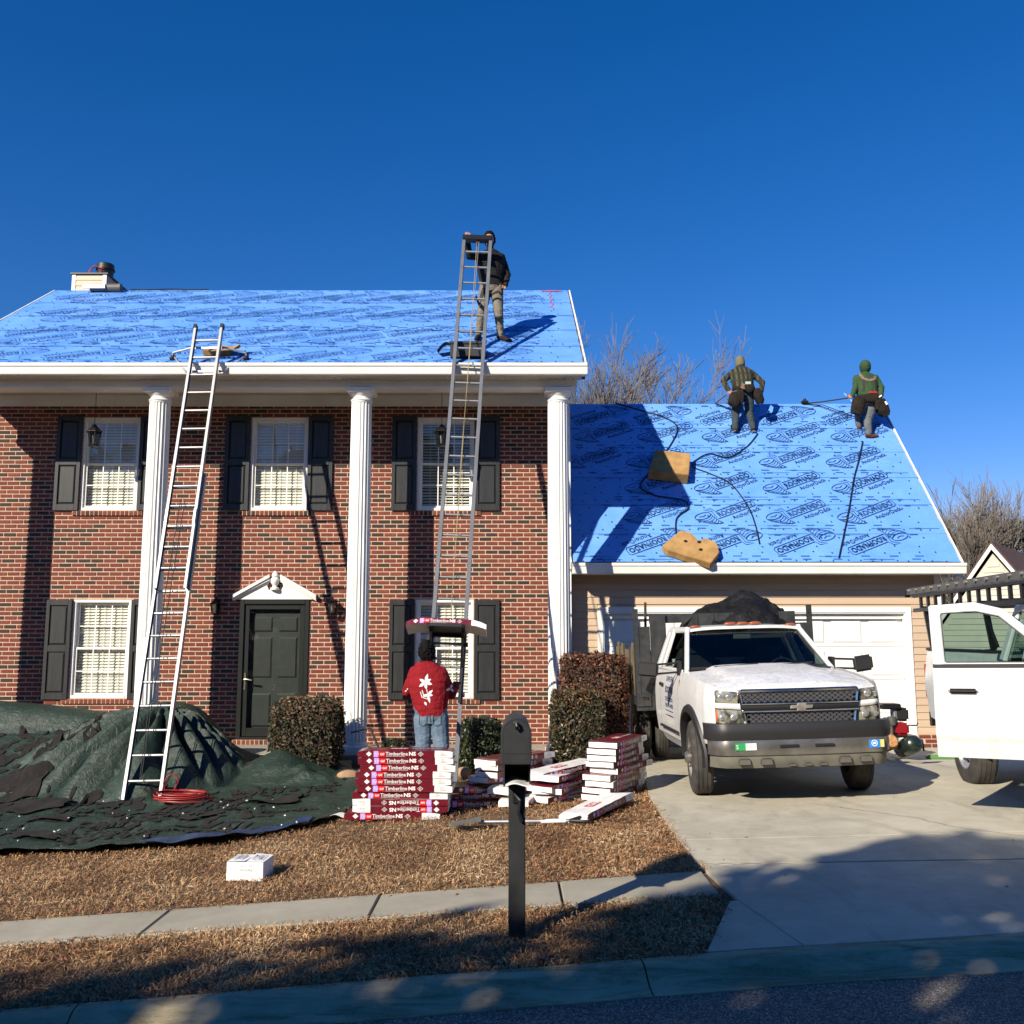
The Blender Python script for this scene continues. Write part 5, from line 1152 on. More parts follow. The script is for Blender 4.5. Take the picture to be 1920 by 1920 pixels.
# hoses and ropes on the garage roof
def roofline(name, P, pts, r, m, label, cat, h=.03):
    q = [Vector((a, b, 0)) for a, b in pts]; out_ = []
    for i in range(len(q) - 1):
        p0, p1, p2, p3 = q[max(i - 1, 0)], q[i], q[i + 1], q[min(i + 2, len(q) - 1)]
        for k in range(8):
            t = k / 8; out_.append(.5 * ((2 * p1) + (p2 - p0) * t + (2 * p0 - 5 * p1 + 4 * p2 - p3) * t * t + (3 * p1 - p0 - 3 * p2 + p3) * t ** 3))
    out_.append(q[-1])
    o = MB().tube([P(v.x, v.y, h) for v in out_], r, 6).build(name, m, smooth=60); return tag(o, label, cat)
roofline('air_hose', GP, [(2.0, 4.44), (2.41, 4.22), (2.89, 3.96), (3.09, 3.61), (2.87, 3.03), (2.7, 2.79), (2.5, 2.45), (2.4, 2.24), (2.22, 1.87), (2.47, 1.63), (2.91, 1.51), (2.97, 1.3), (2.74, 1.03), (2.67, .5)], .012, 'black_hose', 'black air hose looping past the upper foam cushion on the garage roof', 'hose')
roofline('air_hose', GP, [(4.56, 3.44), (4.28, 3.03), (3.89, 2.71), (3.57, 2.82), (3.3, 2.63), (3.22, 2.43), (3.48, 2.24), (3.8, 1.95), (3.98, 1.37), (4.02, .89), (4.0, .41)], .011, 'black_hose', 'black hose trailing down the garage roof from the man in plaid', 'hose')
roofline('safety_rope', GP, [(6.44, 3.19), (6.2, 2.6), (5.98, 2.09), (5.66, 1.23), (5.2, .08)], .013, 'black_hose', 'dark safety rope running down the garage roof below the man in green', 'rope')
def rope3(pts, r, m, label, name='safety_rope', cat='rope'):
    return tag(MB().tube(pts, r, 6).build(name, m, smooth=60), label, cat)
rg = GP(5.66, GLs - .02, .03); rope3([rg, rg + Vector((.3, -.05, .02)), Vector((6.25, 17.42, 6.15))], .013, 'rope', 'taut dark rope from the garage ridge to the left hand of the man in green')
rope3([rg, GP(5.9, 4.35, .04), GP(6.2, 4.1, .05), GP(6.4, 3.95, .06)], .009, 'rope', 'slack dark rope from the garage ridge anchor below the taut one')
rg2 = GP(3.93, GLs - .02, .03); rope3([rg2, Vector((4.02, 17.6, 6.25))], .009, 'rope', 'dark rope from the garage ridge up to the man in plaid')
rope3([rg2, GP(4.1, 4.3, .04), GP(4.25, 4.15, .04)], .009, 'rope', 'dark rope from the ridge down beside the legs of the man in plaid')
o = MB().bar((6.30, 17.75, 6.32), (6.52, 17.6, 5.98), .05, .02).build('pale_strip', 'underlayment'); tag(o, 'pale blue strip held up by the left side of the man in green', 'underlayment strip')
a_ = MB().bb(-.06, .06, -.04, .04, 0, .05).lathe([(.03, .05), (.03, .09), (.012, .10)], 10).build('roof_anchor', 'black_metal'); a_.location = rg; tag(a_, 'small black rope anchor on the garage ridge', 'anchor')
# chimney bucket with hose, tray on the ridge, hose on the ridge
t_ = thing('bucket', 'black bucket with a red hose coil standing on the chimney', 'bucket', (-8.36, 18.7, 8.89))
bz = 8.89; c = (-8.30, 18.8, bz)
MB().lathe([(.14, 0), (.165, .26), (.185, .265), (.185, .30), (.17, .305), (.17, .38), (.155, .40), (.0, .40)], 20, c).build('tub', 'black_plastic', t_, smooth=35)
hp = [(c[0] - .13 + .12 * math.cos(a) + .012 * math.sin(a * 3.1), c[1] - .17, bz + .15 + .14 * math.sin(a) + .008 * (a % 2)) for a in np.linspace(0, 25, 120)]
MB().tube(hp, .011, 6).tube([hp[-1], (c[0] - .05, c[1] - .19, bz + .26), (c[0] + .04, c[1] - .18, bz + .24)], .011, 6).build('hose_coil', 'red_hose', t_, smooth=60)
MB().tube([(c[0] + .14, c[1] - .1, bz + .02), (c[0] + .20, c[1] + .1, bz + .0), (c[0] + .26, c[1] + .3, bz - .02)], .035, 8).build('red_handle', 'strap_red', t_, smooth=60)
MB().box((c[0] - .01, c[1] - .16, bz + .03), (.03, .02, .04)).box((c[0] - .03, c[1] - .15, bz + .14), (.06, .01, .025)).build('fitting', 'flood_white', t_)
t_ = thing('ridge_vent_roll', 'white-fronted dark roll of material on the ridge before the chimney', 'roll', (-7.8, 17.6, 8.3))
MB().tube([MP(-8.03, 4.50, .08), MP(-7.45, 4.50, .08)], [.075, .085], 12).build('roll', 'grey_plastic', t_, smooth=40); MB().bar(MP(-8.14, 4.42, .13), MP(-7.72, 4.42, .13), .03, .075).build('front_panel', 'flood_white', t_)
roofline('ridge_hose', MP, [(-7.3, 4.52), (-6.9, 4.5), (-6.5, 4.56), (-6.1, 4.5), (-5.8, 4.53)], .012, 'rope', 'dark hose arching over the main ridge right of the chimney', 'hose', .05)
# ---------------------------------------------------------------- vehicles
def wheel(parent, c, r, wd, face, rimmat='wheel_grey', hub=True, steer=0, lobes=8, deep=.03):
    # face=-1: outer side looks to -x ; axis along x
    Mx = Matrix.Rotation(steer, 3, 'Z') @ Matrix.Rotation(R(90) * (1 if face > 0 else -1), 3, 'Y')
    rr = r * .55
    ty = MB(); ty.lathe([(rr, -wd / 2), (r * .80, -wd / 2 - .004), (r * .95, -wd / 2 + .012), (r * .992, -wd / 2 + .03), (r, -wd / 4), (r, wd / 4), (r * .992, wd / 2 - .03), (r * .95, wd / 2 - .012), (r * .80, wd / 2 + .004), (rr, wd / 2), (rr, -wd / 2)], 44, c, Mx, cap=False)
    for k in range(4):
        zz = -wd / 2 + wd * (k + 1) / 5; ty.lathe([(r + .001, zz - .006), (r + .006, zz - .004), (r + .006, zz + .004), (r + .001, zz + .006)], 44, c, Mx, cap=False)
    w_ = thing_part('wheel', ty.mesh('wheel', 'tire', smooth=38), parent)
    rm = MB(); o = wd / 2
    rm.lathe([(rr, o - .002), (rr - .012, o - .006), (rr - .02, o - .03), (rr * .72, o - deep - .03), (rr * .45, o - deep + .0), (rr * .30, o - deep + .01), (.002, o - deep + .012)], 32, c, Mx, cap=False); rm.build('rim', rimmat, w_, local=True, smooth=35)
    hb = MB(); z0 = o - deep
    hb.lathe([(rr * .34, z0), (rr * .32, z0 + .06), (rr * .22, z0 + .085), (.002, z0 + .088)], 18, c, Mx)
    for k in range(lobes):
        a = 2 * math.pi * k / lobes; p = Vector((rr * .45 * math.cos(a), rr * .45 * math.sin(a), z0 + .0)); hb.lathe([(.013, 0), (.013, .035), (.004, .04)], 6, Vector(c) + Mx @ p, Mx)
    hb.build('hub', 'chrome_dirty', w_, local=True, smooth=35)
    sl = MB()
    for k in range(lobes):
        a = 2 * math.pi * (k + .5) / lobes; p = Vector((rr * .68 * math.cos(a), rr * .68 * math.sin(a), o - deep - .018)); sl.lathe([(.002, .0), (.026, .001), (.028, -.004)], 10, Vector(c) + Mx @ p, Mx)
    sl.build('rim_hole', 'grille_dark', w_, local=True); return w_
def thing_part(name, me_, parent): return link(name, me_, parent, True)
tz = .03
TR = thing('work_truck', 'white stake-bed pickup truck facing the street in front of the garage', 'truck', (2.97, 10.95, .055), (0, R(-1.55), R(1.2)))
B = lambda mb_, name, m, par=TR, **kw: mb_.build(name, m, par, local=True, **kw)
# local frame: y=0 front axle, front is -y, x right, z up
# --- side panels: fender + door
def fz_top(y): return float(np.interp(y, [-.80, -.6, -.2, .3, .62, .75, 1.85], [1.19, 1.225, 1.265, 1.30, 1.315, 1.315, 1.33]))
def hw(y, z):
    w0 = float(np.interp(y, [-.86, -.78, -.6, -.3, 0, .6, 1.9], [.80, .875, .925, .955, .968, .975, .975]))
    return w0 - .09 * max(0, (z - .98) / .4) ** 2 - .045 * max(0, (.8 - z) / .4) ** 1.5
def arch_z(y, c=0., r=.475, zc=.42):
    t = r * r - (y - c) ** 2; return zc + math.sqrt(t) if t > 0 else 0
for sx in (-1, 1):
    fm = MB(); ysta = sorted(set(list(np.linspace(-.80, .62, 60)) + [-.475, .475]))
    n = 12; vs = []
    for y in ysta:
        zb = max(.60 if y < 0 else .42, arch_z(y)); zt = fz_top(y)
        for j in range(n + 1): z = zb + (zt - zb) * j / n; vs.append((sx * hw(y, z), y, z))
    W = n + 1; fm.add(vs, [(i * W + j, (i + 1) * W + j, (i + 1) * W + j + 1, i * W + j + 1) for i in range(len(ysta) - 1) for j in range(n)])
    fe = B(fm, 'fender', 'white_paint', smooth=40)
    fl = MB(); pts = []
    for a in np.linspace(R(-8), R(188), 30): pts.append((0 + .49 * math.cos(a), .42 + .49 * math.sin(a)))
    vs = []
    for (y, z) in pts:
        k = 1 if abs(y) < 2 else 1; dy, dz = y / .49, (z - .42) / .49
        for (ro, ox) in ((-.02, -.03), (-.02, .035), (.05, .025), (.065, .0)): vs.append((sx * (hw(y, max(.5, z)) + ox), y + dy * ro, z + dz * ro))
    fl.add(vs, [(i * 4 + j, (i + 1) * 4 + j, (i + 1) * 4 + j + 1, i * 4 + j + 1) for i in range(len(pts) - 1) for j in range(3)]); B(fl, 'arch_flare', 'black_plastic', fe, smooth=50)
    wl = MB(); wl.grid(lambda u, v: (sx * (.94 - .34 * v), .47 * math.cos(R(-10) + R(200) * u), .42 + .47 * math.sin(R(-10) + R(200) * u)), 20, 3); B(wl, 'wheel_well', 'grille_dark', fe, smooth=50)
    dm = MB(); ysta = list(np.linspace(.628, 1.78, 16)); vs = []
    for y in ysta:
        for j in range(n + 1): z = .50 + (1.315 - .50) * j / n; vs.append((sx * hw(y, z), y, z))
    dm.add(vs, [(i * W + j, (i + 1) * W + j, (i + 1) * W + j + 1, i * W + j + 1) for i in range(len(ysta) - 1) for j in range(n)]); dor = B(dm, 'door', 'white_paint', smooth=40)
    B(MB().tube([(sx * .985, .66, .60), (sx * .985, 1.74, .60)], .018, 6), 'side_strip', 'black_plastic', dor)
    sl = MB(); sl.grid(lambda u, v: (sx * (.935 - .06 * v), .50 + 1.5 * u, .50 - .11 * v), 10, 3); B(sl, 'rocker', 'white_paint', smooth=40)
    B(MB().box((sx * .985, 1.62, 1.12), (.03, .17, .045)), 'door_handle', 'black_plastic', dor, bevel=.01)
    cs = MB(); ysta = list(np.linspace(1.79, 2.15, 6)); vs = []
    for y in ysta:
        for j in range(n + 1): z = .50 + (1.325 - .5) * j / n; vs.append((sx * hw(y, z), y, z))
    cs.add(vs, [(i * W + j, (i + 1) * W + j, (i + 1) * W + j + 1, i * W + j + 1) for i in range(len(ysta) - 1) for j in range(n)]); B(cs, 'cab_corner', 'white_paint', smooth=40)
    # greenhouse: window frame, pillars
    Ab, At = Vector((sx * .865, .52, 1.31)), Vector((sx * .70, 1.20, 1.795)); Bb, Bt = Vector((sx * .915, 1.79, 1.325)), Vector((sx * .735, 1.86, 1.80)); Cb, Ct = Vector((sx * .915, 2.13, 1.325)), Vector((sx * .735, 2.08, 1.80))
    pl = MB(); pl.bar(Ab + Vector((0, 0, -.02)), At, .075, .05, (sx, 0, .3)).bar(Bb, Bt, .16, .05, (sx, 0, .3)).bar(Cb, Ct, .14, .05, (sx, 0, .3)).bar(At + Vector((0, -.05, -.0)), Ct, .075, .06, (sx, 0, .3)).bar(Ab + Vector((sx * .03, .1, -.005)), Cb, .05, .03, (sx, 0, .3))
    B(pl, 'pillar', 'white_paint', bevel=.012)
    gl = MB(); off = Vector((-sx * .012, 0, 0)); q = [Ab + Vector((0, .12, .01)), Bb + Vector((0, -.08, .01)), Bt + Vector((0, -.07, -.03)), At + Vector((0, .06, -.03))]; gl.add([p + off for p in q], [(0, 1, 2, 3)]); B(gl, 'side_window', 'auto_glass', dor)
    gk = MB(); gk.ribbon([p + off * .2 + Vector((sx * .004, 0, 0)) for p in q], .03, (sx, 0, .3), True); B(gk, 'window_seal', 'black_plastic', dor)
    # tow mirror
    mr = MB(); mr.box((sx * 1.30, .70, 1.345), (.26, .07, .19), (0, sx * R(-6), sx * R(12))); mo = B(mr, 'tow_mirror', 'black_plastic', bevel=.03, seg=3)
    B(MB().tube([(sx * .93, .72, 1.41), (sx * 1.20, .72, 1.395)], .013, 6).tube([(sx * .93, .72, 1.30), (sx * 1.20, .72, 1.285)], .013, 6).box((sx * .92, .70, 1.35), (.035, .14, .17)), 'mirror_arm', 'black_plastic', mo)
# --- hood
def hood(u, v):
    y = -.80 + 1.38 * u; s = v * 2 - 1; w_ = float(np.interp(y, [-.80, -.4, .2, .6], [.835, .90, .905, .87])); x = s * w_
    z = float(np.interp(y, [-.80, -.72, -.5, 0, .58], [1.175, 1.215, 1.25, 1.305, 1.355])) - .05 * abs(s) ** 2.5
    dome = float(np.interp(y, [-.8, -.72, -.3, .58], [0, .006, .028, .03])); e = .62 + .06 * u
    k = 1 / (1 + math.exp((abs(s) - e) * 34)); z += dome * k
    return (x, y - .05 * (1 - s * s) * (1 - u), z)
B(MB().grid(hood, 40, 60, flip=True), 'hood', 'hood_paint', smooth=35)
B(MB().grid(lambda u, v: (-.835 + 1.67 * v, -.80 - .05 * (1 - (2 * v - 1) ** 2) - .012 * u * (1 - u) * 4, 1.175 - .05 * abs(2 * v - 1) ** 2.5 - .035 * u), 4, 40), 'hood_lip', 'white_paint', smooth=40)
# --- windshield, cowl, roof
def ws(u, v, o=0):
    s = 2 * v - 1; w_ = .835 - .135 * u; return (s * w_, .60 + .62 * u - .10 * (1 - s * s) * (1 - .45 * u) - o, 1.335 + .455 * u + .012 * (1 - s * s))
B(MB().grid(lambda u, v: ws(.02 + .95 * u, .01 + .98 * v), 10, 16), 'windshield', 'auto_glass', smooth=60)
sk = MB(); sk.ribbon([Vector(ws(.0, v, .004)) for v in np.linspace(0, 1, 17)], .05, (0, -.7, .7)); sk.ribbon([Vector(ws(.985, v, .004)) for v in np.linspace(0, 1, 17)], .035, (0, -.7, .7))
for v in (0.005, .995): sk.ribbon([Vector(ws(u, v, .004)) for u in np.linspace(0, 1, 8)], .03, (0, -.7, .7))
B(sk, 'windshield_seal', 'black_plastic'); B(MB().grid(lambda u, v: (-.86 + 1.72 * v, .49 + .12 * u - .09 * (1 - (2 * v - 1) ** 2), 1.325 + .012 * u), 3, 16), 'cowl', 'black_plastic', smooth=50)
for x0 in (-.55, .1): B(MB().tube([(x0, .52 - .06, 1.36), (x0 + .52, .50 - .02, 1.385)], .008, 5), 'wiper', 'black_plastic')
def rf(u, v): s = 2 * v - 1; w_ = .715 + .02 * math.sin(u * math.pi); return (s * w_, 1.17 + .93 * u - .06 * (1 - s * s) * (1 - u), 1.79 + .055 * (1 - s ** 4) * (.35 + .65 * math.sin(math.pi * min(1, u * .75 + .12))) + .01)
B(MB().slab(rf, 12, 20, (0, 0, 1), .035), 'roof', 'white_paint', smooth=40)
for i, x in enumerate((-.60, -.155, 0, .155, .60)):
    m_ = MB(); m_.ell((x, 1.185 + .0, 1.862 - .03 * (abs(x) > .3)), (.07 if abs(x) > .3 else .085, .035, .022), 12, 6); B(m_, 'marker_lamp', 'amber_dull', smooth=60)
B(MB().bb(-.88, .88, 2.10, 2.15, .5, 1.33).bb(-.74, .74, 2.07, 2.10, 1.33, 1.42), 'cab_back', 'white_paint')
# interior
it = MB(); it.bb(-.86, .86, .60, 2.09, .5, .62).bb(-.86, .86, .62, .66, .5, 1.22); B(it, 'floor', 'interior')
B(MB().grid(lambda u, v: (-.82 + 1.64 * v, .55 + .38 * u, 1.30 - .05 * u + .03 * math.sin(u * 3)), 6, 12), 'dashboard', 'interior_grey', smooth=50)
for x in (-.43, .43):
    B(MB().box((x, 1.86, 1.12), (.56, .16, .66), (R(-12), 0, 0)).box((x, 1.60, .85), (.56, .5, .16)), 'seat', 'interior', bevel=.05, seg=2); B(MB().box((x, 1.93, 1.53), (.28, .10, .17), (R(-10), 0, 0)), 'headrest', 'interior', bevel=.04, seg=2)
B(MB().tube([(.43 + .19 * math.cos(a), 1.0 + .06 * math.sin(a), 1.24 + .18 * math.sin(a)) for a in np.linspace(0, 2 * math.pi, 25)], .014, 6, cap=False), 'steering_wheel', 'interior', smooth=60)
B(MB().slab(lambda u, v: (.15 + .5 * u, .60 + .2 * v, 1.335 + .025 * math.sin(u * 4) + .02 * v), 8, 4, (0, 0, 1), .003), 'paper', 'paper'); B(MB().box((.33, 1.22, 1.73), (.46, .02, .13), (R(35), 0, 0)), 'sun_visor', 'interior_grey', bevel=.008); B(MB().box((-.02, 1.17, 1.70), (.22, .02, .06)), 'rear_mirror', 'interior_grey', bevel=.008)
B(MB().box((-.36, 1.20, 1.75), (.46, .02, .08), (R(50), 0, 0)), 'sun_visor', 'interior_grey', bevel=.008)
# --- front face
yF = lambda x: -.845 - .055 * (1 - (x / .9) ** 2)
gr = MB(); gr.grid(lambda u, v: (-.62 + 1.24 * v, yF(-.62 + 1.24 * v) + .05, .80 + .36 * u), 2, 10); B(gr, 'grille_backing', 'grille_dark')
fr_ = MB()
def fpt(x, z, o=0): return Vector((x, yF(x) - o, z))
out_l = [(-.60, 1.155), (.60, 1.155), (.62, 1.12), (.565, .80), (.535, .775), (-.535, .775), (-.565, .80), (-.62, 1.12)]
pl = []
for i in range(len(out_l)):
    a, b = out_l[i], out_l[(i + 1) % len(out_l)]
    for k in range(6): t = k / 6; pl.append(fpt(a[0] + (b[0] - a[0]) * t, a[1] + (b[1] - a[1]) * t, .01))
fr_.tube(pl + [pl[0]], .019, 6, cap=False); gf = B(fr_, 'grille_frame', 'chrome', smooth=50)
bar_ = MB(); bar_.grid(lambda u, v: tuple(fpt(-.60 + 1.2 * v, .955 + .06 * u, .022 + .012 * math.sin(u * math.pi))), 4, 16); B(bar_, 'grille_bar', 'grille_dark', gf, smooth=50)
for z in (.948, 1.022): B(MB().tube([fpt(x, z, .03) for x in np.linspace(-.605, .605, 14)], .010, 6), 'bar_trim', 'chrome', gf, smooth=50)
hx = MB()
for (z0, z1) in ((1.035, 1.14), (.79, .94)):
    sx_, sz_ = .064, .046; row = 0; z = z0 + .008
    while z < z1:
        x = -.585 + (sx_ / 2 if row % 2 else 0)
        while x < .59:
            lim = .60 if z > .95 else .535 + (z - .78) * .2
            if abs(x) < lim - .01:
                P6 = [fpt(x + .036 * math.cos(a) , z + .023 * math.sin(a), .004) for a in np.linspace(0, 2 * math.pi, 7)[:-1]]; hx.ribbon(P6, .008, (0, 1, 0), True)
            x += sx_
        z += sz_ / 2; row += 1
B(hx, 'grille_mesh', 'grille_mesh', gf, kind='stuff')
em = MB(); em.prism([(-.115, .967), (-.04, .967), (-.05, .945), (.04, .945), (.05, .967), (.115, .967), (.125, 1.003), (.05, 1.003), (.06, 1.025), (-.03, 1.025), (-.04, 1.003), (-.105, 1.003)], 0, .022, lambda a, b, c: (a, yF(a) - .028 - c, b)); B(em, 'emblem', 'wheel_grey', gf, bevel=.004)
for sx in (-1, 1):
    # two-tier lamps
    def lp(x0, x1, z0a, z0b, z1a, z1b, bulge, u, v): x = x0 + (x1 - x0) * v; z = (z0a + (z0b - z0a) * v) + ((z1a + (z1b - z1a) * v) - (z0a + (z0b - z0a) * v)) * u; back = .0 if v < .7 else (v - .7) / .3; return (sx * x, yF(x) + .01 - bulge * math.sin(math.pi * u) + .085 * back ** 1.6, z)
    for nm, z0a, z0b, z1a, z1b in (('headlamp', 1.03, 1.045, 1.145, 1.165), ('turn_lamp', .80, .84, .955, .975)):
        hl = MB(); hl.grid(lambda u, v: lp(.635 if nm == 'headlamp' else .585, .865, z0a, z0b, z1a, z1b, .014, u, v), 8, 14, flip=sx < 0); L1 = B(hl, nm, 'lens', smooth=60)
        for xx in ((.72, .80) if nm == 'headlamp' else (.68, .79)): B(MB().ell((sx * xx, yF(xx) - .006 + .012 * (xx > .75), (z0a + z1a) / 2 + .008), (.040, .012, .034), 14, 8), 'reflector', 'lens_inner', L1, smooth=60)
        if nm == 'turn_lamp': B(MB().grid(lambda u, v: lp(.585, .868, z0a, z0b, z1a, z1b, .017, .04 + .92 * u, .90 + .1 * v), 6, 4), 'amber_corner', 'amber', L1, smooth=60)
    B(MB().grid(lambda u, v: lp(.60, .875, .965, .985, 1.025, 1.04, .012, u, v), 5, 12, flip=sx < 0), 'lamp_divider', 'white_paint', smooth=60)
# bumper: black pad, metal bar, valance
def bmp(z0, z1, bul, ext, u, v, w_=.965): s = 2 * v - 1; x = s * w_; y = -.905 - ext - bul * math.sin(math.pi * u) - .07 * (1 - s * s) + .16 * max(0, (abs(s) - .82) / .18) ** 2; return (x, y, z0 + (z1 - z0) * u)
B(MB().slab(lambda u, v: bmp(.665, .83, .022, .03, u, v), 6, 40, (0, -1, 0), .12), 'bumper_pad', 'black_plastic', smooth=50)
bu = B(MB().slab(lambda u, v: bmp(.515, .668, .012, .03, u, v, .945), 5, 40, (0, -1, 0), .03), 'bumper', 'chrome_dirty', smooth=50)
for x in (-.17, .19): B(MB().box((x, -1.022, .605), (.20, .02, .03)), 'bumper_slot', 'grille_dark', bu, bevel=.008)
va = B(MB().slab(lambda u, v: bmp(.385, .518, .01, .015 - .03 * (1 - u), u, v, .92), 5, 40, (0, -1, 0), .03), 'valance', 'valance', smooth=50)
for x, w_, h_, z in ((-.62, .14, .07, .45), (-.40, .14, .075, .45), (.40, .14, .075, .45), (.62, .14, .07, .45), (-.14, .10, .04, .415), (.02, .10, .04, .415), (.17, .10, .04, .415)):
    m_ = MB(); yv = bmp(.385, .518, .01, .015, .5, (x / .92 + 1) / 2, .92)[1] - .006
    m_.prism([(x - w_ / 2, z - h_ / 2), (x + w_ / 2, z - h_ / 2), (x + w_ / 2 - .01, z + h_ / 2), (x - w_ / 2 + .01, z + h_ / 2)], yv - .012, yv + .01, lambda a, b, c: (a, c, b)); B(m_, 'valance_inset', 'grey_plastic', va, bevel=.012, seg=2)
def sticker(x, z, w_, h_, m, par, txt=None, tm='print_white', ts=.03):
    y = bmp(.515, .655, .012, .03, .5, (x / .945 + 1) / 2, .945)[1] - .008; s_ = B(MB().box((x, y, z), (w_, .002, h_)), 'sticker', m, par)
    if txt: t_ = MB(); put_text(t_, txt, ts, lambda a, b: (x - w_ / 2 + .008 + a, y - .003, z - ts * .35 + b)); B(t_, 'sticker_print', tm, par)
sticker(-.66, .605, .11, .07, 'green_sticker', bu, 'S', 'print_white', .06); sticker(-.555, .605, .11, .068, 'white_sticker', bu, '3438', 'print_grey', .03)
sticker(.71, .60, .11, .08, 'blue_sticker', bu); sticker(.79, .60, .05, .075, 'yellow_sticker', bu)
ybl = bmp(.515, .655, .012, .03, .5, (.71 / .945 + 1) / 2, .945)[1] - .011; B(MB().ribbon([(.71 + .028 * math.cos(a), ybl, .605 + .028 * math.sin(a)) for a in np.linspace(0, 6.28, 17)[:-1]], .008, (0, 1, 0), True).box((.71, ybl, .605), (.03, .001, .02)), 'sticker_print', 'print_white', bu)
B(MB().bb(-.75, .75, -.80, .5, .36, .52).bb(-.45, .45, -.5, 4.2, .46, .62), 'chassis', 'grille_dark')
B(MB().bb(-.80, .80, -.78, .60, .60, 1.0), 'engine_bay', 'grille_dark')
# door lettering and rust
dt = MB(); D_ = lambda yy, z: (-hw(yy, z) - .004, yy, z)
for txt, sz, z, wd in (('CAPE FEAR', .085, 1.17, .50), ('ROOFING', .115, 1.03, .50), ('10B Industrial Park', .045, .95, .50), ('910-791-4000', .075, .85, .50), ('www.capefear.com', .032, .745, .5)):
    put_text(dt, txt, sz, lambda a, b: D_(1.42 - a, z + b), width=wd, bold=.001)
for z in (.93, .805): dt.add([D_(1.42, z), D_(.92, z), D_(.92, z + .01), D_(1.42, z + .01)], [(0, 1, 2, 3)])
dl = B(dt, 'door_lettering', 'navy_print'); B(MB().add([(-hw(.56, 1.2) - .003, .545, 1.22), (-hw(.6, 1.2) - .003, .585, 1.22), (-hw(.6, 1.0) - .003, .575, .98), (-hw(.56, 1.0) - .003, .56, .98)], [(0, 1, 2, 3)]), 'rust_streak', 'rust')
# wheels
wheel(TR, (-.87, 0, .395), .395, .225, -1, steer=R(-6)); wheel(TR, (.87, 0, .395), .395, .225, 1, steer=R(-6))
for sx in (-1, 1):
    for o_ in (1.03, .77): wheel(TR, (sx * o_, 3.22, .395), .395, .20, sx, hub=False, deep=.09)
# --- stake bed
B(MB().bb(-1.2, 1.2, 2.22, 4.40, .80, .92).bb(-1.22, 1.22, 2.20, 2.26, .74, .94), 'bed_floor', 'bed_black')
hd = MB()
for k in range(11):
    x = -1.22 + .2218 * k
    if k in (2, 8): hd.bb(x, x + .21, 2.20, 2.24, .94, 1.55).bb(x, x + .21, 2.20, 2.24, 1.86, 2.0)
    else: hd.bb(x, x + .215, 2.20, 2.24, .94, 2.0 if 0 < k < 10 else 1.86)
for k, fc in enumerate(hd.f): pass
hb2 = B(MB().bb(-1.0, 1.0, 2.241, 2.27, 1.90, 2.0).bb(-1.0, 1.0, 2.241, 2.27, 1.45, 1.53), 'headboard', 'bed_black')
for k in range(11):
    x = -1.22 + .2218 * k; pl_ = MB()
    if k in (2, 8): pl_.bb(x, x + .21, 2.20, 2.24, .94, 1.55); B(pl_, 'headboard_plank', 'bed_black', hb2, bevel=.004); continue
    pl_.bb(x, x + .214, 2.20, 2.24, .94, 2.02 if 0 < k < 10 else 1.86); B(pl_, 'headboard_plank', 'bed_black', hb2, bevel=.004)
for sx in (-1, 1):
    B(MB().bb(sx * 1.19 - .03, sx * 1.19 + .03, 2.19, 2.25, .92, 2.10), 'stake_post', 'bed_black'); B(MB().box((sx * 1.10, 2.19, .90), (.10, .02, .06)), 'side_marker', 'amber', bevel=.006)
    B(MB().box((sx * 1.12, 2.195, .87), (.2, .03, .16)), 'marker_panel', 'bed_black', bevel=.01)
    for k in range(12):
        y = 2.32 + .172 * k; h_ = 1.60 + random.uniform(-.06, .06); B(MB().box((sx * 1.19, y + .07, (.92 + h_) / 2), (.025, .115 + random.uniform(-.02, .02), h_ - .92), (0, random.uniform(-.03, .03), 0)), 'stake', 'stake_wood' if k % 3 else 'stake_grey', bevel=.003)
    for z in (1.02, 1.42): B(MB().bb(sx * 1.17 - .015, sx * 1.17 + .015, 2.28, 4.36, z, z + .07), 'side_rail', 'bed_black')
B(MB().bb(-1.2, 1.2, 4.36, 4.40, .92, 1.5), 'tail_board', 'bed_black')
for sx in (-1, 1): B(MB().bb(sx * .8 - .25, sx * .8 + .25, 2.6, 4.0, .62, .80), 'underbody', 'grille_dark')
# shovel handles standing in the bed
for (x, y, hgt, lean, lab) in ((-1.12, 2.36, 2.20, .01, 'upright dark pole standing at the left front corner of the truck bed'), (1.15, 2.36, 2.15, -.01, 'upright dark pole at the right front corner of the truck bed')):
    p0 = TR.matrix_world
    o = MB().tube([(2.95 + x, 10.95 + y, 1.0), (2.95 + x + lean, 10.95 + y, hgt + .02)], .018, 8).build('stake_pole', 'twig_dark', smooth=50); tag(o, lab, 'pole', 'poles in the truck bed')
# black tarp heaped on the bed
ct = MB()
def bt(u, v):
    x = -.85 + 1.6 * u; y = -.16 + 1.4 * v
    ridge = .74 * math.exp(-((x - .10) / .34) ** 2) + .40 * math.exp(-((x + .45) / .30) ** 2) + .20 * math.exp(-((x - .48) / .2) ** 2)
    prof = math.sin(math.pi * min(1, max(0, .06 + v * .94))) ** .55
    wx = x + .25 * mnoise.noise(Vector((x * 2, y * 2, 9))); z = 1.60 + ridge * prof + .10 * mnoise.noise(Vector((x * 2.5, y * 2, 2))) + .22 * (.35 - abs(mnoise.noise(Vector((wx * 2.6 + y * 1.5, y * 1.2, 5))))) + .09 * (.3 - abs(mnoise.noise(Vector((wx * 6 - y * 3, y * 2.5, 7))))) - .45 * max(0, (abs(u - .5) - .36) / .14) ** 2
    return (3.22 + x * 1.15 + .06 * mnoise.noise(Vector((z * 4, y * 3, 1))), 13.18 + y, z)
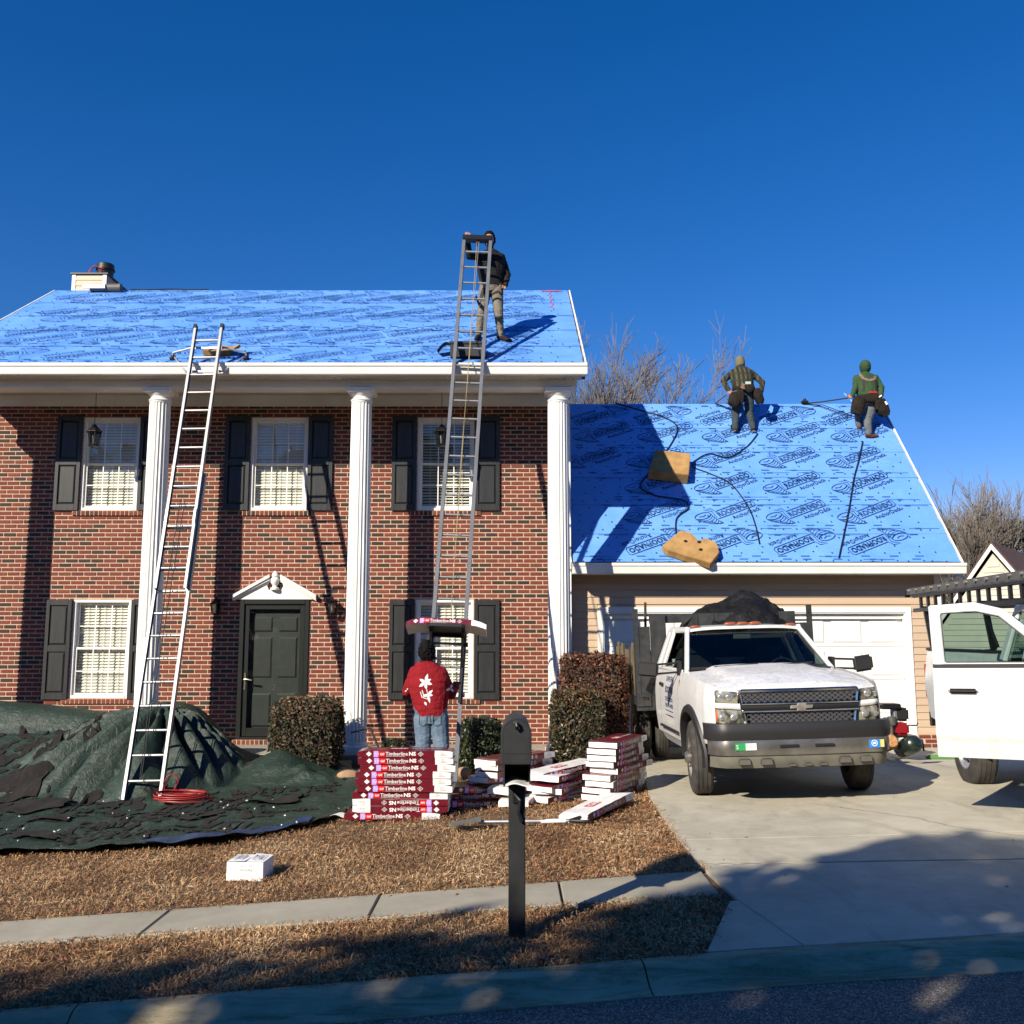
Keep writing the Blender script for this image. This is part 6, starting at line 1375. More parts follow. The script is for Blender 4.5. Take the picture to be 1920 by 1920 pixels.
ct.slab(bt, 60, 44, (0, 0, 1), .02); o = ct.build('load_tarp', 'black_cloth', smooth=70); tag(o, 'crumpled black tarp heaped on the truck bed behind the cab', 'tarp')
fd = MB(); fd.slab(lambda u, v: (2.42 - .62 * u + .10 * math.sin(v * 5), 13.13 + .10 * v - .02 * math.sin(u * 8), 1.98 - .95 * u ** 1.1 + .10 * math.sin(v * 4 + u * 3)), 22, 12, (0, -1, 0), .012); o = fd.build('load_tarp', 'black_cloth', smooth=70); tag(o, 'fold of black tarp hanging between the cab and headboard', 'tarp')
# ---------------------------------------------------------------- second pickup, passenger door open
PK = thing('pickup_truck', 'white pickup truck with open front door and black overhead rack at the right edge', 'truck', (5.80, 8.0, .10), (0, R(-1.2), R(-6)))
Bp = lambda mb_, name, m, par=PK, **kw: mb_.build(name, m, par, local=True, **kw)
# local: front toward -y ; rear axle y=3.1 ; hinge y~.35 ; front axle y=-.75
def phw(y, z): return .985 - .05 * max(0, (z - 1.25) / .3) ** 2 - .06 * max(0, (.75 - z) / .3) ** 1.6 - .02 * max(0, (y - 3.7)) ** 2 + .025 * math.exp(-((z - 1.08) / .2) ** 2)
def parch(y, c, r=.47, zc=.46): t = r * r - (y - c) ** 2; return zc + math.sqrt(t) if t > 0 else 0
def sidepanel(y0, y1, zb, zt, arches, name, m, sx, n=12, ny=46):
    ysta = list(np.linspace(y0, y1, ny)); vs = []
    for y in ysta:
        b = max([zb(y)] + [parch(y, c) for c in arches])
        for j in range(n + 1): z = b + (zt(y) - b) * j / n; vs.append((sx * phw(y, z), y, z))
    W = n + 1; return Bp(MB().add(vs, [(i * W + j, (i + 1) * W + j, (i + 1) * W + j + 1, i * W + j + 1) for i in range(ny - 1) for j in range(n)]), name, m, smooth=40)
for sx in (-1, 1):
    bs_ = sidepanel(1.95, 4.22, lambda y: .62 + .14 * max(0, y - 3.8), lambda y: 1.50, (3.1,), 'bed_side', 'clean_white', sx)
    fl = MB(); vs = []
    for a in np.linspace(R(-5), R(185), 28):
        for ro, ox in ((-.01, -.06), (-.01, .03), (.035, .035), (.075, .0)): y = 3.1 + (.48 + ro) * math.cos(a); z = .46 + (.48 + ro) * math.sin(a); vs.append((sx * (phw(y, z) + ox), y, z))
    fl.add(vs, [(i * 4 + j, (i + 1) * 4 + j, (i + 1) * 4 + j + 1, i * 4 + j + 1) for i in range(27) for j in range(3)]); Bp(fl, 'arch_lip', 'clean_white', bs_, smooth=50)
    Bp(MB().grid(lambda u, v: (sx * (.95 - .35 * v), 3.1 + .465 * math.cos(R(-8) + R(196) * u), .46 + .465 * math.sin(R(-8) + R(196) * u)), 18, 3), 'wheel_well', 'grille_dark', bs_, smooth=50)
    Bp(MB().bb(sx * .93 - .04, sx * .93 + .04, 1.95, 4.22, 1.50, 1.53), 'bed_cap', 'black_plastic', bs_, bevel=.01)
    Bp(MB().box((sx * .95, 4.235, 1.12), (.09, .05, .42)), 'tail_lamp', 'red_lens', bs_, bevel=.012)
    sidepanel(1.32, 1.94, lambda y: .58, lambda y: 1.42, (), 'cab_rear_side', 'clean_white', sx)
    sidepanel(-1.62, .28, lambda y: .62, lambda y: 1.36 - .03 * max(0, -y), (-.75,), 'front_fender', 'clean_white', sx)
    Bp(MB().bb(sx * .93 - .05, sx * .93 + .02, .28, 1.32, .50, .60), 'rocker', 'clean_white')
    pl = MB(); pl.bar((sx * .90, .30, 1.40), (sx * .72, .92, 1.94), .07, .05, (sx, 0, .3)).bar((sx * .92, 1.36, 1.42), (sx * .75, 1.40, 1.95), .09, .05, (sx, 0, .3)).bar((sx * .92, 1.90, 1.42), (sx * .75, 1.84, 1.95), .12, .05, (sx, 0, .3)).bar((sx * .72, .88, 1.95), (sx * .75, 1.88, 1.95), .07, .06, (sx, 0, .3)); Bp(pl, 'pillar', 'clean_white', bevel=.012)
    Bp(MB().add([(sx * .905, 1.42, 1.43), (sx * .905, 1.86, 1.43), (sx * .76, 1.80, 1.92), (sx * .76, 1.44, 1.92)], [(0, 1, 2, 3)]), 'quarter_window', 'door_glass')
Bp(MB().slab(lambda u, v: (-.73 + 1.46 * v, .86 + 1.04 * u, 1.945 + .04 * math.sin(math.pi * v)), 6, 12, (0, 0, 1), .03), 'roof', 'clean_white', smooth=40)
Bp(MB().grid(lambda u, v: ((2 * v - 1) * (.87 - .15 * u), .30 + .60 * u - .08 * (1 - (2 * v - 1) ** 2), 1.40 + .53 * u), 6, 12), 'windshield', 'auto_glass', smooth=60)
Bp(MB().grid(lambda u, v: ((2 * v - 1) * .90, -1.62 + 1.9 * u - .08 * (1 - (2 * v - 1) ** 2) * (1 - u), 1.28 + .12 * u - .05 * abs(2 * v - 1) ** 3), 8, 16, flip=True), 'hood', 'clean_white', smooth=40)
Bp(MB().grid(lambda u, v: ((2 * v - 1) * .95, -1.66 - .06 * (1 - (2 * v - 1) ** 2), .45 + .80 * u), 6, 12), 'front_face', 'chrome_dirty', smooth=40)
Bp(MB().bb(-.90, .90, 1.90, 1.94, .5, 1.45).bb(-.9, .9, -1.5, 1.9, .5, .60).bb(-.85, .85, .35, .45, .6, 1.3), 'cab_inner', 'interior'); Bp(MB().bb(-.90, .90, 1.95, 4.20, .78, .86).bb(-.92, .92, 4.19, 4.24, .78, 1.50), 'bed_inner', 'clean_white')
Bp(MB().box((-.4, 1.35, 1.1), (.55, .18, .75), (R(-12), 0, 0)).box((.4, 1.35, 1.1), (.55, .18, .75), (R(-12), 0, 0)), 'seat', 'interior', bevel=.05, seg=2)
Bp(MB().slab(lambda u, v: (-.98 + 1.96 * v, 4.34 + .07 * (1 - (2 * v - 1) ** 2) - .10 * abs(2 * v - 1) ** 6, .56 + .22 * u), 4, 24, (0, 1, 0), .06), 'rear_bumper', 'black_plastic', bevel=.01)
Bp(MB().bb(-.4, .4, -1.0, 4.2, .48, .62), 'chassis', 'grille_dark'); Bp(MB().tube([(-.7, 1.9, .45), (-.66, 2.6, .44), (-.72, 3.9, .47)], .035, 8), 'exhaust', 'chrome_dirty', smooth=50)
for (y) in (-.75, 3.1):
    for sx in (-1, 1): wheel(PK, (sx * .86, y, .40), .40, .25, sx, 'alu_worn', lobes=6, steer=0, deep=.05)
# open door (child), hinge at front edge
hng = Vector((-.97, .30, 0)); DR = bpy.data.objects.new('open_door', None); COL.objects.link(DR); DR.parent = PK; DR.location = hng; DR.rotation_euler = (0, 0, R(64)); DR['label'] = 'dented white front door swung wide open'
Bd = lambda mb_, name, m, **kw: mb_.build(name, m, DR, local=True, **kw)
# door local: x = outward(-) , y = length 0..1.10 backward, z
def dx(z): return -.03 * math.exp(-((z - 1.05) / .25) ** 2) + .055 * max(0, (.85 - z) / .3) ** 1.5 - .012 * math.exp(-((z - .80) / .03) ** 2)
Bd(MB().slab(lambda u, v: (dx(.60 + .82 * v) + .012 * math.exp(-((u - .25) / .2) ** 2 - ((v - .28) / .06) ** 2), .01 + 1.10 * u + .02 * (1 - v) * (u - .0), .60 + .82 * v), 26, 34, (-1, 0, 0), .07), 'door_panel', 'clean_white', smooth=40)
wf = [(.02, 1.42), (1.11, 1.42), (1.135, 1.98), (.74, 2.0), (.50, 1.93), (.22, 1.66)]; wi = [(.17, 1.45), (1.01, 1.45), (1.035, 1.905), (.73, 1.915), (.54, 1.865), (.30, 1.64)]
xw = lambda z: .22 * (z - 1.42)
fm = MB(); n_ = len(wf)
vs = [(xw(z) + o_, y, z) for o_ in (0, .06) for (y, z) in wf] + [(xw(z) + o_, y, z) for o_ in (0, .06) for (y, z) in wi]
fs = []
for i in range(n_):
    j = (i + 1) % n_; fs += [(i, j, 2 * n_ + j, 2 * n_ + i), (n_ + j, n_ + i, 3 * n_ + i, 3 * n_ + j), (i, n_ + i, n_ + j, j), (2 * n_ + j, 3 * n_ + j, 3 * n_ + i, 2 * n_ + i)]
fm.add(vs, fs); Bd(fm, 'window_frame', 'clean_white', bevel=.012)
Bd(MB().add([(xw(z) + .03, y, z) for y, z in wi], [tuple(range(n_))]), 'door_glass', 'door_glass'); gk = MB(); gk.ribbon([(xw(z) + .026, y, z) for y, z in wi], .022, (1, 0, 0), True); Bd(gk, 'glass_seal', 'black_plastic'); Bd(MB().bar((-.008, .02, 1.425), (-.008, 1.11, 1.425), .016, .03), 'belt_moulding', 'black_plastic')
Bd(MB().box((-.045, .87, 1.20), (.035, .25, .045)), 'door_handle', 'black_plastic', bevel=.018, seg=2)
Bd(MB().box((-.18, .16, 1.60), (.22, .10, .24)), 'mirror', 'black_plastic', bevel=.03, seg=2)
# overhead rack with ladder on it
rk = MB()
for sx in (-1, 1):
    for y in (4.05, 2.1): rk.bar((sx * .93, y, 1.53), (sx * .98, y + (.02), 2.03), .06, .045, (0, 1, 0)); rk.bar((sx * .93, y - .12, 1.56), (sx * .97, y, 1.85), .03, .03, (0, 1, 0))
    rk.bar((sx * .98, -1.2, 2.01), (sx * .98, 4.5, 2.01), .05, .05); rk.bar((sx * .98, -1.2, 2.19), (sx * .98, 4.5, 2.19), .04, .04)
rc = Bp(rk, 'rack', 'black_metal', bevel=.006)
for k in range(9): Bp(MB().bar((-.98, -.9 + .64 * k, 2.03), (.98, -.9 + .64 * k, 2.03), .06, .05), 'rack_crossbar', 'black_metal', rc)
for k in range(20): Bp(MB().box((-.98, -1.1 + .28 * k, 2.10), (.03, .05, .14)), 'rack_stop', 'black_metal', rc)
lt = thing('rack_ladder', 'dark ladder lying on the overhead rack of the right-hand pickup', 'ladder', (5.80, 8.0, -.07), (0, R(-1.2), R(-6)))
for x in (-.92, -.52): MB().bar((x, -1.4, 2.44), (x, 4.95, 2.44), .03, .08).build('rail', 'grey_plastic', lt, local=True)
for k in range(21): MB().tube([(-.96, -1.2 + .30 * k, 2.45), (-.50, -1.2 + .30 * k, 2.45)], .018, 8).build('rung', 'alu_worn', lt, local=True, smooth=50)
for x in (-.92, -.52): MB().box((x, 4.97, 2.42), (.06, .05, .10), (R(30), 0, 0)).build('foot_pad', 'rubber', lt, local=True)
# compressor by the garage door
t_ = thing('air_compressor', 'petrol air compressor with red engine beside the truck at the garage door', 'compressor', (5.5, 14.05, 0))
c = (5.52, 14.1)
MB().lathe([(.001, -.28), (.09, -.27), (.125, -.22), (.125, .22), (.09, .27), (.001, .28)], 18, (c[0] + .12, c[1] - .1, .20), Matrix.Rotation(R(75), 3, 'X')).build('air_tank', 'tank_green', t_, smooth=50)
MB().lathe([(.001, -.28), (.08, -.27), (.11, -.22), (.11, .22), (.08, .27), (.001, .28)], 18, (c[0] - .16, c[1], .22), Matrix.Rotation(R(75), 3, 'X')).build('air_tank', 'rust', t_, smooth=50)
MB().bb(c[0] - .25, c[0] + .22, c[1] - .2, c[1] + .2, .33, .36).tube([(c[0] + .2, c[1] - .2, .33), (c[0] + .27, c[1] - .25, .30), (c[0] + .27, c[1] - .28, .15)], .015, 6).build('frame', 'black_metal', t_)
MB().bb(c[0] - .04, c[0] + .14, c[1] - .16, c[1] + .12, .36, .53).build('engine', 'engine_red', t_, bevel=.03, seg=2)
MB().bb(c[0] + .0, c[0] + .15, c[1] - .14, c[1] + .1, .55, .74).build('air_filter', 'black_plastic', t_, bevel=.03, seg=2)
MB().lathe([(.06, 0), (.07, .03), (.07, .1), (.05, .12)], 14, (c[0] - .10, c[1] - .12, .50)).lathe([(.03, 0), (.03, .12)], 10, (c[0] - .1, c[1] - .1, .36)).build('pump', 'chrome_dirty', t_, smooth=40)
MB().bb(c[0] - .24, c[0] + .04, c[1] - .16, c[1] + .12, .72, .80).build('fuel_cap_plate', 'black_metal', t_, bevel=.02); MB().bb(c[0] - .05, c[0] + .0, c[1] - .1, c[1] + .05, .53, .72).build('muffler', 'alu_worn', t_, bevel=.01)
MB().tube([(c[0] + .12, c[1] - .15, .5), (c[0] + .22, c[1] - .2, .5), (c[0] + .25, c[1] - .18, .53)], .01, 6).build('throttle_lever', 'black_metal', t_)
o = MB().bb(5.93, 6.42, 14.02, 14.12, .01, .075).build('green_trough', 'green_plastic', bevel=.015); tag(o, 'low green plastic piece on the driveway before the garage', 'plastic piece')
# ---------------------------------------------------------------- people
def frame(a, b):
    d = (b - a).normalized(); u = d.orthogonal().normalized(); return d, u, d.cross(u)
def capsule(mb_, a, b, ra, rb, n=12):
    a = Vector(a); b = Vector(b); d, u, w_ = frame(a, b); rings = []
    for k in range(5): t = math.pi / 2 * (1 - k / 4); rings.append((a - d * ra * math.sin(t), max(.0015, ra * math.cos(t))))
    for k in range(5): t = math.pi / 2 * k / 4; rings.append((b + d * rb * math.sin(t), max(.0015, rb * math.cos(t))))
    vs = [c + (u * math.cos(2 * math.pi * j / n) + w_ * math.sin(2 * math.pi * j / n)) * r for c, r in rings for j in range(n)]; k = len(rings)
    mb_.add(vs, [(i * n + j, i * n + (j + 1) % n, (i + 1) * n + (j + 1) % n, (i + 1) * n + j) for i in range(k - 1) for j in range(n)] + [tuple(range(n - 1, -1, -1)), tuple(range((k - 1) * n, k * n))])
def loft(mb_, sts, lat, n=18):
    vs = []
    for i, (c, w_, dp) in enumerate(sts):
        c = Vector(c); t = (Vector(sts[min(i + 1, len(sts) - 1)][0]) - Vector(sts[max(i - 1, 0)][0])).normalized(); L_ = (lat - t * lat.dot(t)).normalized(); F_ = t.cross(L_)
        for j in range(n):
            a = 2 * math.pi * j / n; vs.append(c + L_ * w_ * math.copysign(abs(math.cos(a)) ** .85, math.cos(a)) + F_ * dp * math.copysign(abs(math.sin(a)) ** .85, math.sin(a)))
    k = len(sts); mb_.add(vs, [(i * n + j, i * n + (j + 1) % n, (i + 1) * n + (j + 1) % n, (i + 1) * n + j) for i in range(k - 1) for j in range(n)] + [tuple(range(n - 1, -1, -1)), tuple(range((k - 1) * n, k * n))])
def person(label, J, mats, pad=1.18, legpad=1.2, face=(0, -1, 0), voxel=.0065, fold=.006):
    # mats: skin, top, legs, shoe
    J = {k: Vector(v) for k, v in J.items()}; fc = Vector(face).normalized(); mb_ = MB(); regs = []
    lat = (J['sr'] - J['sl']).normalized(); up = Vector((0, 0, 1))
    def cap(a, b, ra, rb, reg, extra=0): capsule(mb_, a, b, ra, rb); regs.append((Vector(a), Vector(b), ra, rb, reg))
    P, C, Nk, H = J['pelvis'], J['chest'], J['neck'], J['head']
    sw_ = (J['sr'] - J['sl']).length / 2; hr = 4 if len(mats) > 4 else 0
    st = [(P - up * .10, .135, .10), (P - up * .02, .168, .122), (P + (C - P) * .35, .158, .115), (P + (C - P) * .75, .178, .125), (C + (Nk - C) * .15, .188, .128), (C + (Nk - C) * .55, sw_ * .92, .105), (C + (Nk - C) * .85, sw_ * .55, .085), (Nk, .07, .07)]
    st = [(c, w_ * (pad if 1 < i < 7 else 1.05), d_ * (pad if 1 < i < 7 else 1.05)) for i, (c, w_, d_) in enumerate(st)]
    loft(mb_, st, lat)
    regs.append((P + up * .06, C + (Nk - C) * .8, .165, .17, 1)); regs.append((P - up * .14, P - up * .03, .15, .15, 2))
    cap(Nk - up * .03, H - up * .05, .060, .056, 0)
    # head: skull, jaw, nose, ears, brow
    q = fc.to_track_quat('-Y', 'Z').to_matrix()
    h0 = len(mb_.v); mb_.ell(H, (.076, .096, .115), 16, 12, q); mb_.ell(H + q @ Vector((0, -.035, -.06)), (.055, .058, .058), 12, 8, q); capsule(mb_, H + q @ Vector((0, -.09, .012)), H + q @ Vector((0, -.112, -.025)), .010, .017); mb_.ell(H + q @ Vector((0, -.088, -.062)), (.026, .012, .009), 10, 6, q)
    for sx in (-1, 1): mb_.ell(H + q @ Vector((sx * .079, .008, -.01)), (.012, .022, .034), 8, 6, q)
    regs.append((H - up * .03, H + up * .03, .10, .10, 0))
    for s in 'lr':
        sh, elb, wr, ha = J['s' + s], J['e' + s], J['w' + s], J['h' + s]
        cap(sh - lat * (.03 if s == 'r' else -.03) - up * .015, elb, .054 * pad, .046 * pad, 1); cap(elb, wr, .046 * pad, .036 * pad, 1)
        d = (ha - wr).normalized(); sg = -1 if s == 'l' else 1
        sdv = lat - d * lat.dot(d); sdv = sdv.normalized() if sdv.length > .1 else d.orthogonal().normalized(); nn = d.cross(sdv)
        cur = J.get('grip' + s, nn)   # direction fingers curl towards
        cur = (cur - d * cur.dot(d)).normalized(); ac = d.cross(cur).normalized()
        pc = wr + d * .05
        for k in (-1, 0, 1): cap(wr + d * .01 + ac * k * .012, wr + d * .085 + ac * k * .024, .018, .015, hr)
        for k, (o_, ln) in enumerate(((-.036, .058), (-.012, .070), (.012, .075), (.036, .068))):
            b0 = wr + d * .085 + ac * o_; b1 = b0 + d * ln * .45 + cur * ln * .22; b2 = b1 + d * ln * .12 + cur * ln * .5
            cap(b0, b1, .0105, .0095, hr); cap(b1, b2, .0095, .008, hr)
        tb = wr + d * .03 + ac * .03 * (1); t1 = tb + ac * .03 + d * .035 + cur * .012; t2 = t1 + d * .028 + cur * .022 - ac * .006; cap(tb, t1, .014, .011, hr); cap(t1, t2, .011, .009, hr)
        hp, kn, an = J['hip' + s], J['k' + s], J['a' + s]; to = J['t' + s]
        cap(hp, kn, .090 * legpad, .064 * legpad, 2); cap(kn, an, .064 * legpad, .047 * legpad, 2); cap(hp + up * .06, hp, .10, .10, 2)
        td = (to - an); td.z *= .6; td.normalize(); z_ = an + (to - an) * .12 - up * .045
        cap(an - td * .035 - up * .045, an + td * .05 - up * .05, .040, .042, 3); cap(an + td * .05 - up * .05, to, .042, .033, 3)
    me0 = mb_.mesh('body', mats); o = bpy.data.objects.new('tmp', me0); COL.objects.link(o)
    md = o.modifiers.new('r', 'REMESH'); md.mode = 'VOXEL'; md.voxel_size = voxel; md.use_smooth_shade = True
    sm = o.modifiers.new('s', 'SMOOTH'); sm.factor = .5; sm.iterations = 3
    bpy.context.view_layer.update(); me = bpy.data.meshes.new_from_object(o.evaluated_get(bpy.context.evaluated_depsgraph_get())); bpy.data.objects.remove(o)
    n = len(me.vertices); co = np.empty(n * 3, np.float32); me.vertices.foreach_get('co', co); co = co.reshape(-1, 3)
    best = np.full(n, 1e9); rid = np.zeros(n, int)
    for (a, b, ra, rb, rg_) in regs:
        a_, b_ = np.array(a), np.array(b); ab = b_ - a_; t = np.clip(((co - a_) @ ab) / (ab @ ab + 1e-9), 0, 1); dd = np.linalg.norm(co - a_ - t[:, None] * ab, axis=1) - (ra + (rb - ra) * t); k = dd < best; best[k] = dd[k]; rid[k] = rg_
    # cloth folds pushed along the normals
    if fold:
        nr = np.empty(n * 3, np.float32); me.vertices.foreach_get('normal', nr); nr = nr.reshape(-1, 3)
        fl = np.array([mnoise.noise(Vector((p[0] * 11, p[1] * 11, p[2] * 24))) + .5 * mnoise.noise(Vector((p[0] * 26, p[1] * 26, p[2] * 50))) for p in co]); amp = np.where((rid == 1) | (rid == 2), fold, 0); co = co + nr * (fl * amp)[:, None].astype(np.float32); me.vertices.foreach_set('co', co.ravel())
    pv = np.empty(len(me.loops), np.int32); me.loops.foreach_get('vertex_index', pv); ls = np.empty(len(me.polygons), np.int32); me.polygons.foreach_get('loop_start', ls)
    me.materials.clear()
    for m in mats: me.materials.append(M[m])
    me.polygons.foreach_set('material_index', rid[pv[ls]].astype(np.int32)); me.polygons.foreach_set('use_smooth', [True] * len(me.polygons)); me.update()
    org = Vector((P.x, P.y, min(J['al'].z, J['ar'].z) - .09)); me.transform(Matrix.Translation(-org))
    t = thing('person', label, 'person', org); me.name = 'body'; bo = link('body', me, t, True)
    bvh = BVHTree.FromPolygons([v.co.copy() for v in me.vertices], [tuple(p.vertices) for p in me.polygons])
    return t, bo, bvh, org, q, J
def drape(t, bvh, org, name, mat_, polys, dirn, off=.006):
    # flat shapes (world points) pressed onto the body along dirn
    d = Vector(dirn).normalized(); m_ = MB()
    for vs, fs in polys:
        out_ = []
        for p in vs:
            p = Vector(p) - org; h = bvh.ray_cast(p - d * .8, d, 1.6); out_.append((h[0] - d * off) if h[0] else p)
        m_.add(out_, fs)
    return m_.build(name, mat_, t, local=True)
def strip(pts, wd, dirn):
    P = []
    for a, b in zip(pts[:-1], pts[1:]):
        for k in range(6): P.append(Vector(a).lerp(Vector(b), k / 6))
    P.append(Vector(pts[-1])); m_ = MB(); m_.ribbon(P, wd, dirn); return m_.v, m_.f
def headwear(t, org, H, q, name, mat_, kind, seed=0):
    m_ = MB(); H = H - org
    if kind == 'hair':
        def f(u, v):
            th = math.pi * .72 * u; ph = 2 * math.pi * v; x, y, z = math.sin(th) * math.cos(ph), math.sin(th) * math.sin(ph), math.cos(th)
            k = 1.03 + .10 * mnoise.noise(Vector((x * 4 + seed, y * 4, z * 4))) + .13 * abs(mnoise.noise(Vector((x * 9, y * 9, z * 9 + seed)))); cut = 0 if y > -.25 else max(0, th - 1.0) * .9
            return tuple(H + q @ Vector((x * .088 * k, y * .106 * k + .008, z * .126 * k + .006 + cut * .05)))
        m_.grid(f, 22, 36, mask=lambda u, v: not (math.sin(math.pi * .72 * u) * math.sin(2 * math.pi * v) < -.45 and u > .5))
        rd = random.Random(seed)
        for k in range(130):
            th = math.pi * rd.uniform(.02, .68); ph = rd.uniform(0, 6.28); x, y, z = math.sin(th) * math.cos(ph), math.sin(th) * math.sin(ph), math.cos(th)
            if y < -.3 and th > 1.1: continue
            c = H + q @ Vector((x * .09, y * .108 + .008, z * .128 + .004)); r_ = rd.uniform(.011, .021); m_.ell(c, (r_, r_, r_ * .8), 7, 5)
    elif kind == 'beanie':
        m_.lathe([(.080, -.10), (.092, -.085), (.098, -.04), (.099, .02), (.095, .06), (.082, .10), (.055, .128), (.03, .138), (.003, .142)], 22, H + Vector((0, 0, .0)), q @ Matrix.Diagonal((.92, 1.1, 1.0)))
    elif kind == 'hood':
        def f(u, v):
            th = math.pi * .80 * u; ph = 2 * math.pi * v; x, y, z = math.sin(th) * math.cos(ph), math.sin(th) * math.sin(ph), math.cos(th); k = 1 + .06 * mnoise.noise(Vector((x * 4, y * 4, z * 7 + seed)))
            return tuple(H + q @ Vector((x * .104 * k, y * .122 * k + .014, z * .138 * k + .0)))
        m_.grid(f, 24, 36, mask=lambda u, v: not (math.sin(math.pi * .8 * u) * math.sin(2 * math.pi * v) < -.62 and u > .28))
    elif kind == 'hood_down':
        for k in range(3): m_.tube([H + q @ Vector((math.cos(a) * (.115 + .015 * k), math.sin(a) * (.10 + .012 * k) + .02, -.155 - .035 * k + .03 * math.sin(a))) for a in np.linspace(R(-20), R(200), 18)], [.022 + .02 * math.sin(math.pi * i / 17) for i in range(18)], 10)
    return m_.build(name, mat_, t, local=True, smooth=60)
def eyes(t, org, H, q):
    H = H - org
    for sx in (-1, 1): MB().ell(H + q @ Vector((sx * .031, -.086, .004)), (.013, .009, .008), 10, 6, q).build('eye', 'eye', t, local=True, smooth=60)
# --- man on the main roof at the hoist
J1 = dict(pelvis=(-.335, 14.92, 7.36), chest=(-.34, 14.92, 7.72), neck=(-.345, 14.91, 7.98), head=(-.365, 14.86, 8.135), sl=(-.535, 14.91, 7.885), sr=(-.145, 14.92, 7.87), el=(-.685, 14.74, 7.80), er=(-.075, 14.95, 7.58), wl=(-.71, 14.60, 8.00), wr=(-.105, 14.87, 7.37), hl=(-.70, 14.55, 8.10), hr=(-.14, 14.83, 7.29), hipl=(-.43, 14.92, 7.30), hipr=(-.245, 14.92, 7.30), kl=(-.485, 14.86, 6.90), kr=(-.215, 14.84, 6.90), al=(-.535, 14.92, 6.58), ar=(-.185, 14.88, 6.55), tl=(-.57, 14.76, 6.44), tr=(-.03, 14.78, 6.415), gripl=(0, .2, .6))
t, bo, bv, og, q, J = person('man in black jacket and khaki trousers standing on the main roof, steadying the hoist ladder', J1, ['skin', 'black_jacket', 'khaki', 'shoe_black'], pad=1.25)
headwear(t, og, J['head'], q, 'hair', 'hair', 'hair', 1); eyes(t, og, J['head'], q)
leg = lambda z, xa, xb: strip([(xa, 14.5, z), (xb, 14.5, z - .01)], .03, (0, 1, 0))
drape(t, bv, og, 'harness_strap', 'strap_dark', [strip([(-.47, 14.4, 7.24), (-.36, 14.4, 7.19), (-.22, 14.4, 7.24), (-.15, 14.4, 7.18)], .04, (0, 1, 0)), strip([(-.29, 14.4, 6.80), (-.15, 14.4, 6.80)], .035, (0, 1, 0)), strip([(-.55, 14.4, 6.98), (-.45, 14.4, 7.3)], .05, (0, 1, 0))], (0, 1, 0))
drape(t, bv, og, 'jacket_seam', 'strap_dark', [strip([(-.55, 14.4, 7.74), (-.34, 14.4, 7.70), (-.13, 14.4, 7.74)], .012, (0, 1, 0)), strip([(-.34, 14.4, 7.95), (-.34, 14.4, 7.42)], .008, (0, 1, 0))], (0, 1, 0))
# --- man in plaid on the garage roof
J2 = dict(pelvis=(4.34, 17.56, 6.31), chest=(4.35, 17.68, 6.60), neck=(4.365, 17.80, 6.83), head=(4.37, 17.88, 6.955), sl=(4.16, 17.75, 6.74), sr=(4.57, 17.75, 6.74), el=(3.985, 17.62, 6.53), er=(4.715, 17.62, 6.50), wl=(4.045, 17.52, 6.33), wr=(4.665, 17.52, 6.30), hl=(4.10, 17.49, 6.26), hr=(4.62, 17.49, 6.23), hipl=(4.245, 17.57, 6.26), hipr=(4.44, 17.57, 6.26), kl=(4.185, 17.60, 5.90), kr=(4.445, 17.60, 5.91), al=(4.155, 17.52, 5.60), ar=(4.49, 17.54, 5.62), tl=(4.12, 17.62, 5.66), tr=(4.55, 17.64, 5.67))
t, bo, bv, og, q, J = person('man in plaid shirt and beanie with tool pouches standing on the garage roof', J2, ['skin', 'plaid', 'navy_jeans', 'shoe_black'], face=(0, .95, -.3), pad=1.2)
headwear(t, og, J['head'], q, 'beanie', 'tan_beanie', 'beanie')
def pouch(t, c, s, og, nm='tool_pouch', m='leather', rz=0):
    m_ = MB(); n = 10; sts = [(-1, .62), (-.7, .9), (-.2, 1.0), (.4, 1.02), (.85, .95), (1, .9), (.96, .75), (.5, .7)]
    for i, (z, k) in enumerate(sts):
        for j in range(16):
            a = 2 * math.pi * j / 16; x = math.copysign(abs(math.cos(a)) ** .5, math.cos(a)); y = math.copysign(abs(math.sin(a)) ** .5, math.sin(a)); p = Vector((x * s[0] * k, y * s[1] * k, z * s[2]))
            p += Vector((.02, .02, .03)) * mnoise.noise(p * 14 + Vector(c)); m_.v.append(tuple(Matrix.Rotation(rz, 3, 'Y') @ p + Vector(c) - og))
    K = len(sts); m_.f = [(i * 16 + j, i * 16 + (j + 1) % 16, (i + 1) * 16 + (j + 1) % 16, (i + 1) * 16 + j) for i in range(K - 1) for j in range(16)] + [tuple(range(15, -1, -1)), tuple(range((K - 1) * 16, K * 16))]; m_.m = [0] * len(m_.f)
    return m_.build(nm, m, t, local=True, smooth=50)
pouch(t, (4.14, 17.42, 6.11), (.115, .08, .13), og, rz=.35); pouch(t, (4.585, 17.43, 6.18), (.08, .08, .14), og, rz=-.3); pouch(t, (4.24, 17.40, 6.16), (.07, .06, .12), og); pouch(t, (4.40, 17.40, 6.33), (.10, .05, .08), og)
MB().lathe([(.205, -.03), (.215, -.025), (.215, .025), (.205, .03)], 26, Vector((4.345, 17.57, 6.36)) - og, Matrix.Diagonal((1.0, .74, 1.0)), cap=False).build('belt', 'leather', t, local=True, smooth=50)
MB().box(Vector((4.38, 17.36, 6.42)) - og, (.10, .02, .05)).build('phone', 'paper', t, local=True); MB().box(Vector((4.29, 17.37, 6.36)) - og, (.08, .02, .10), (0, .3, 0)).build('tan_pocket', 'strap_tan', t, local=True)
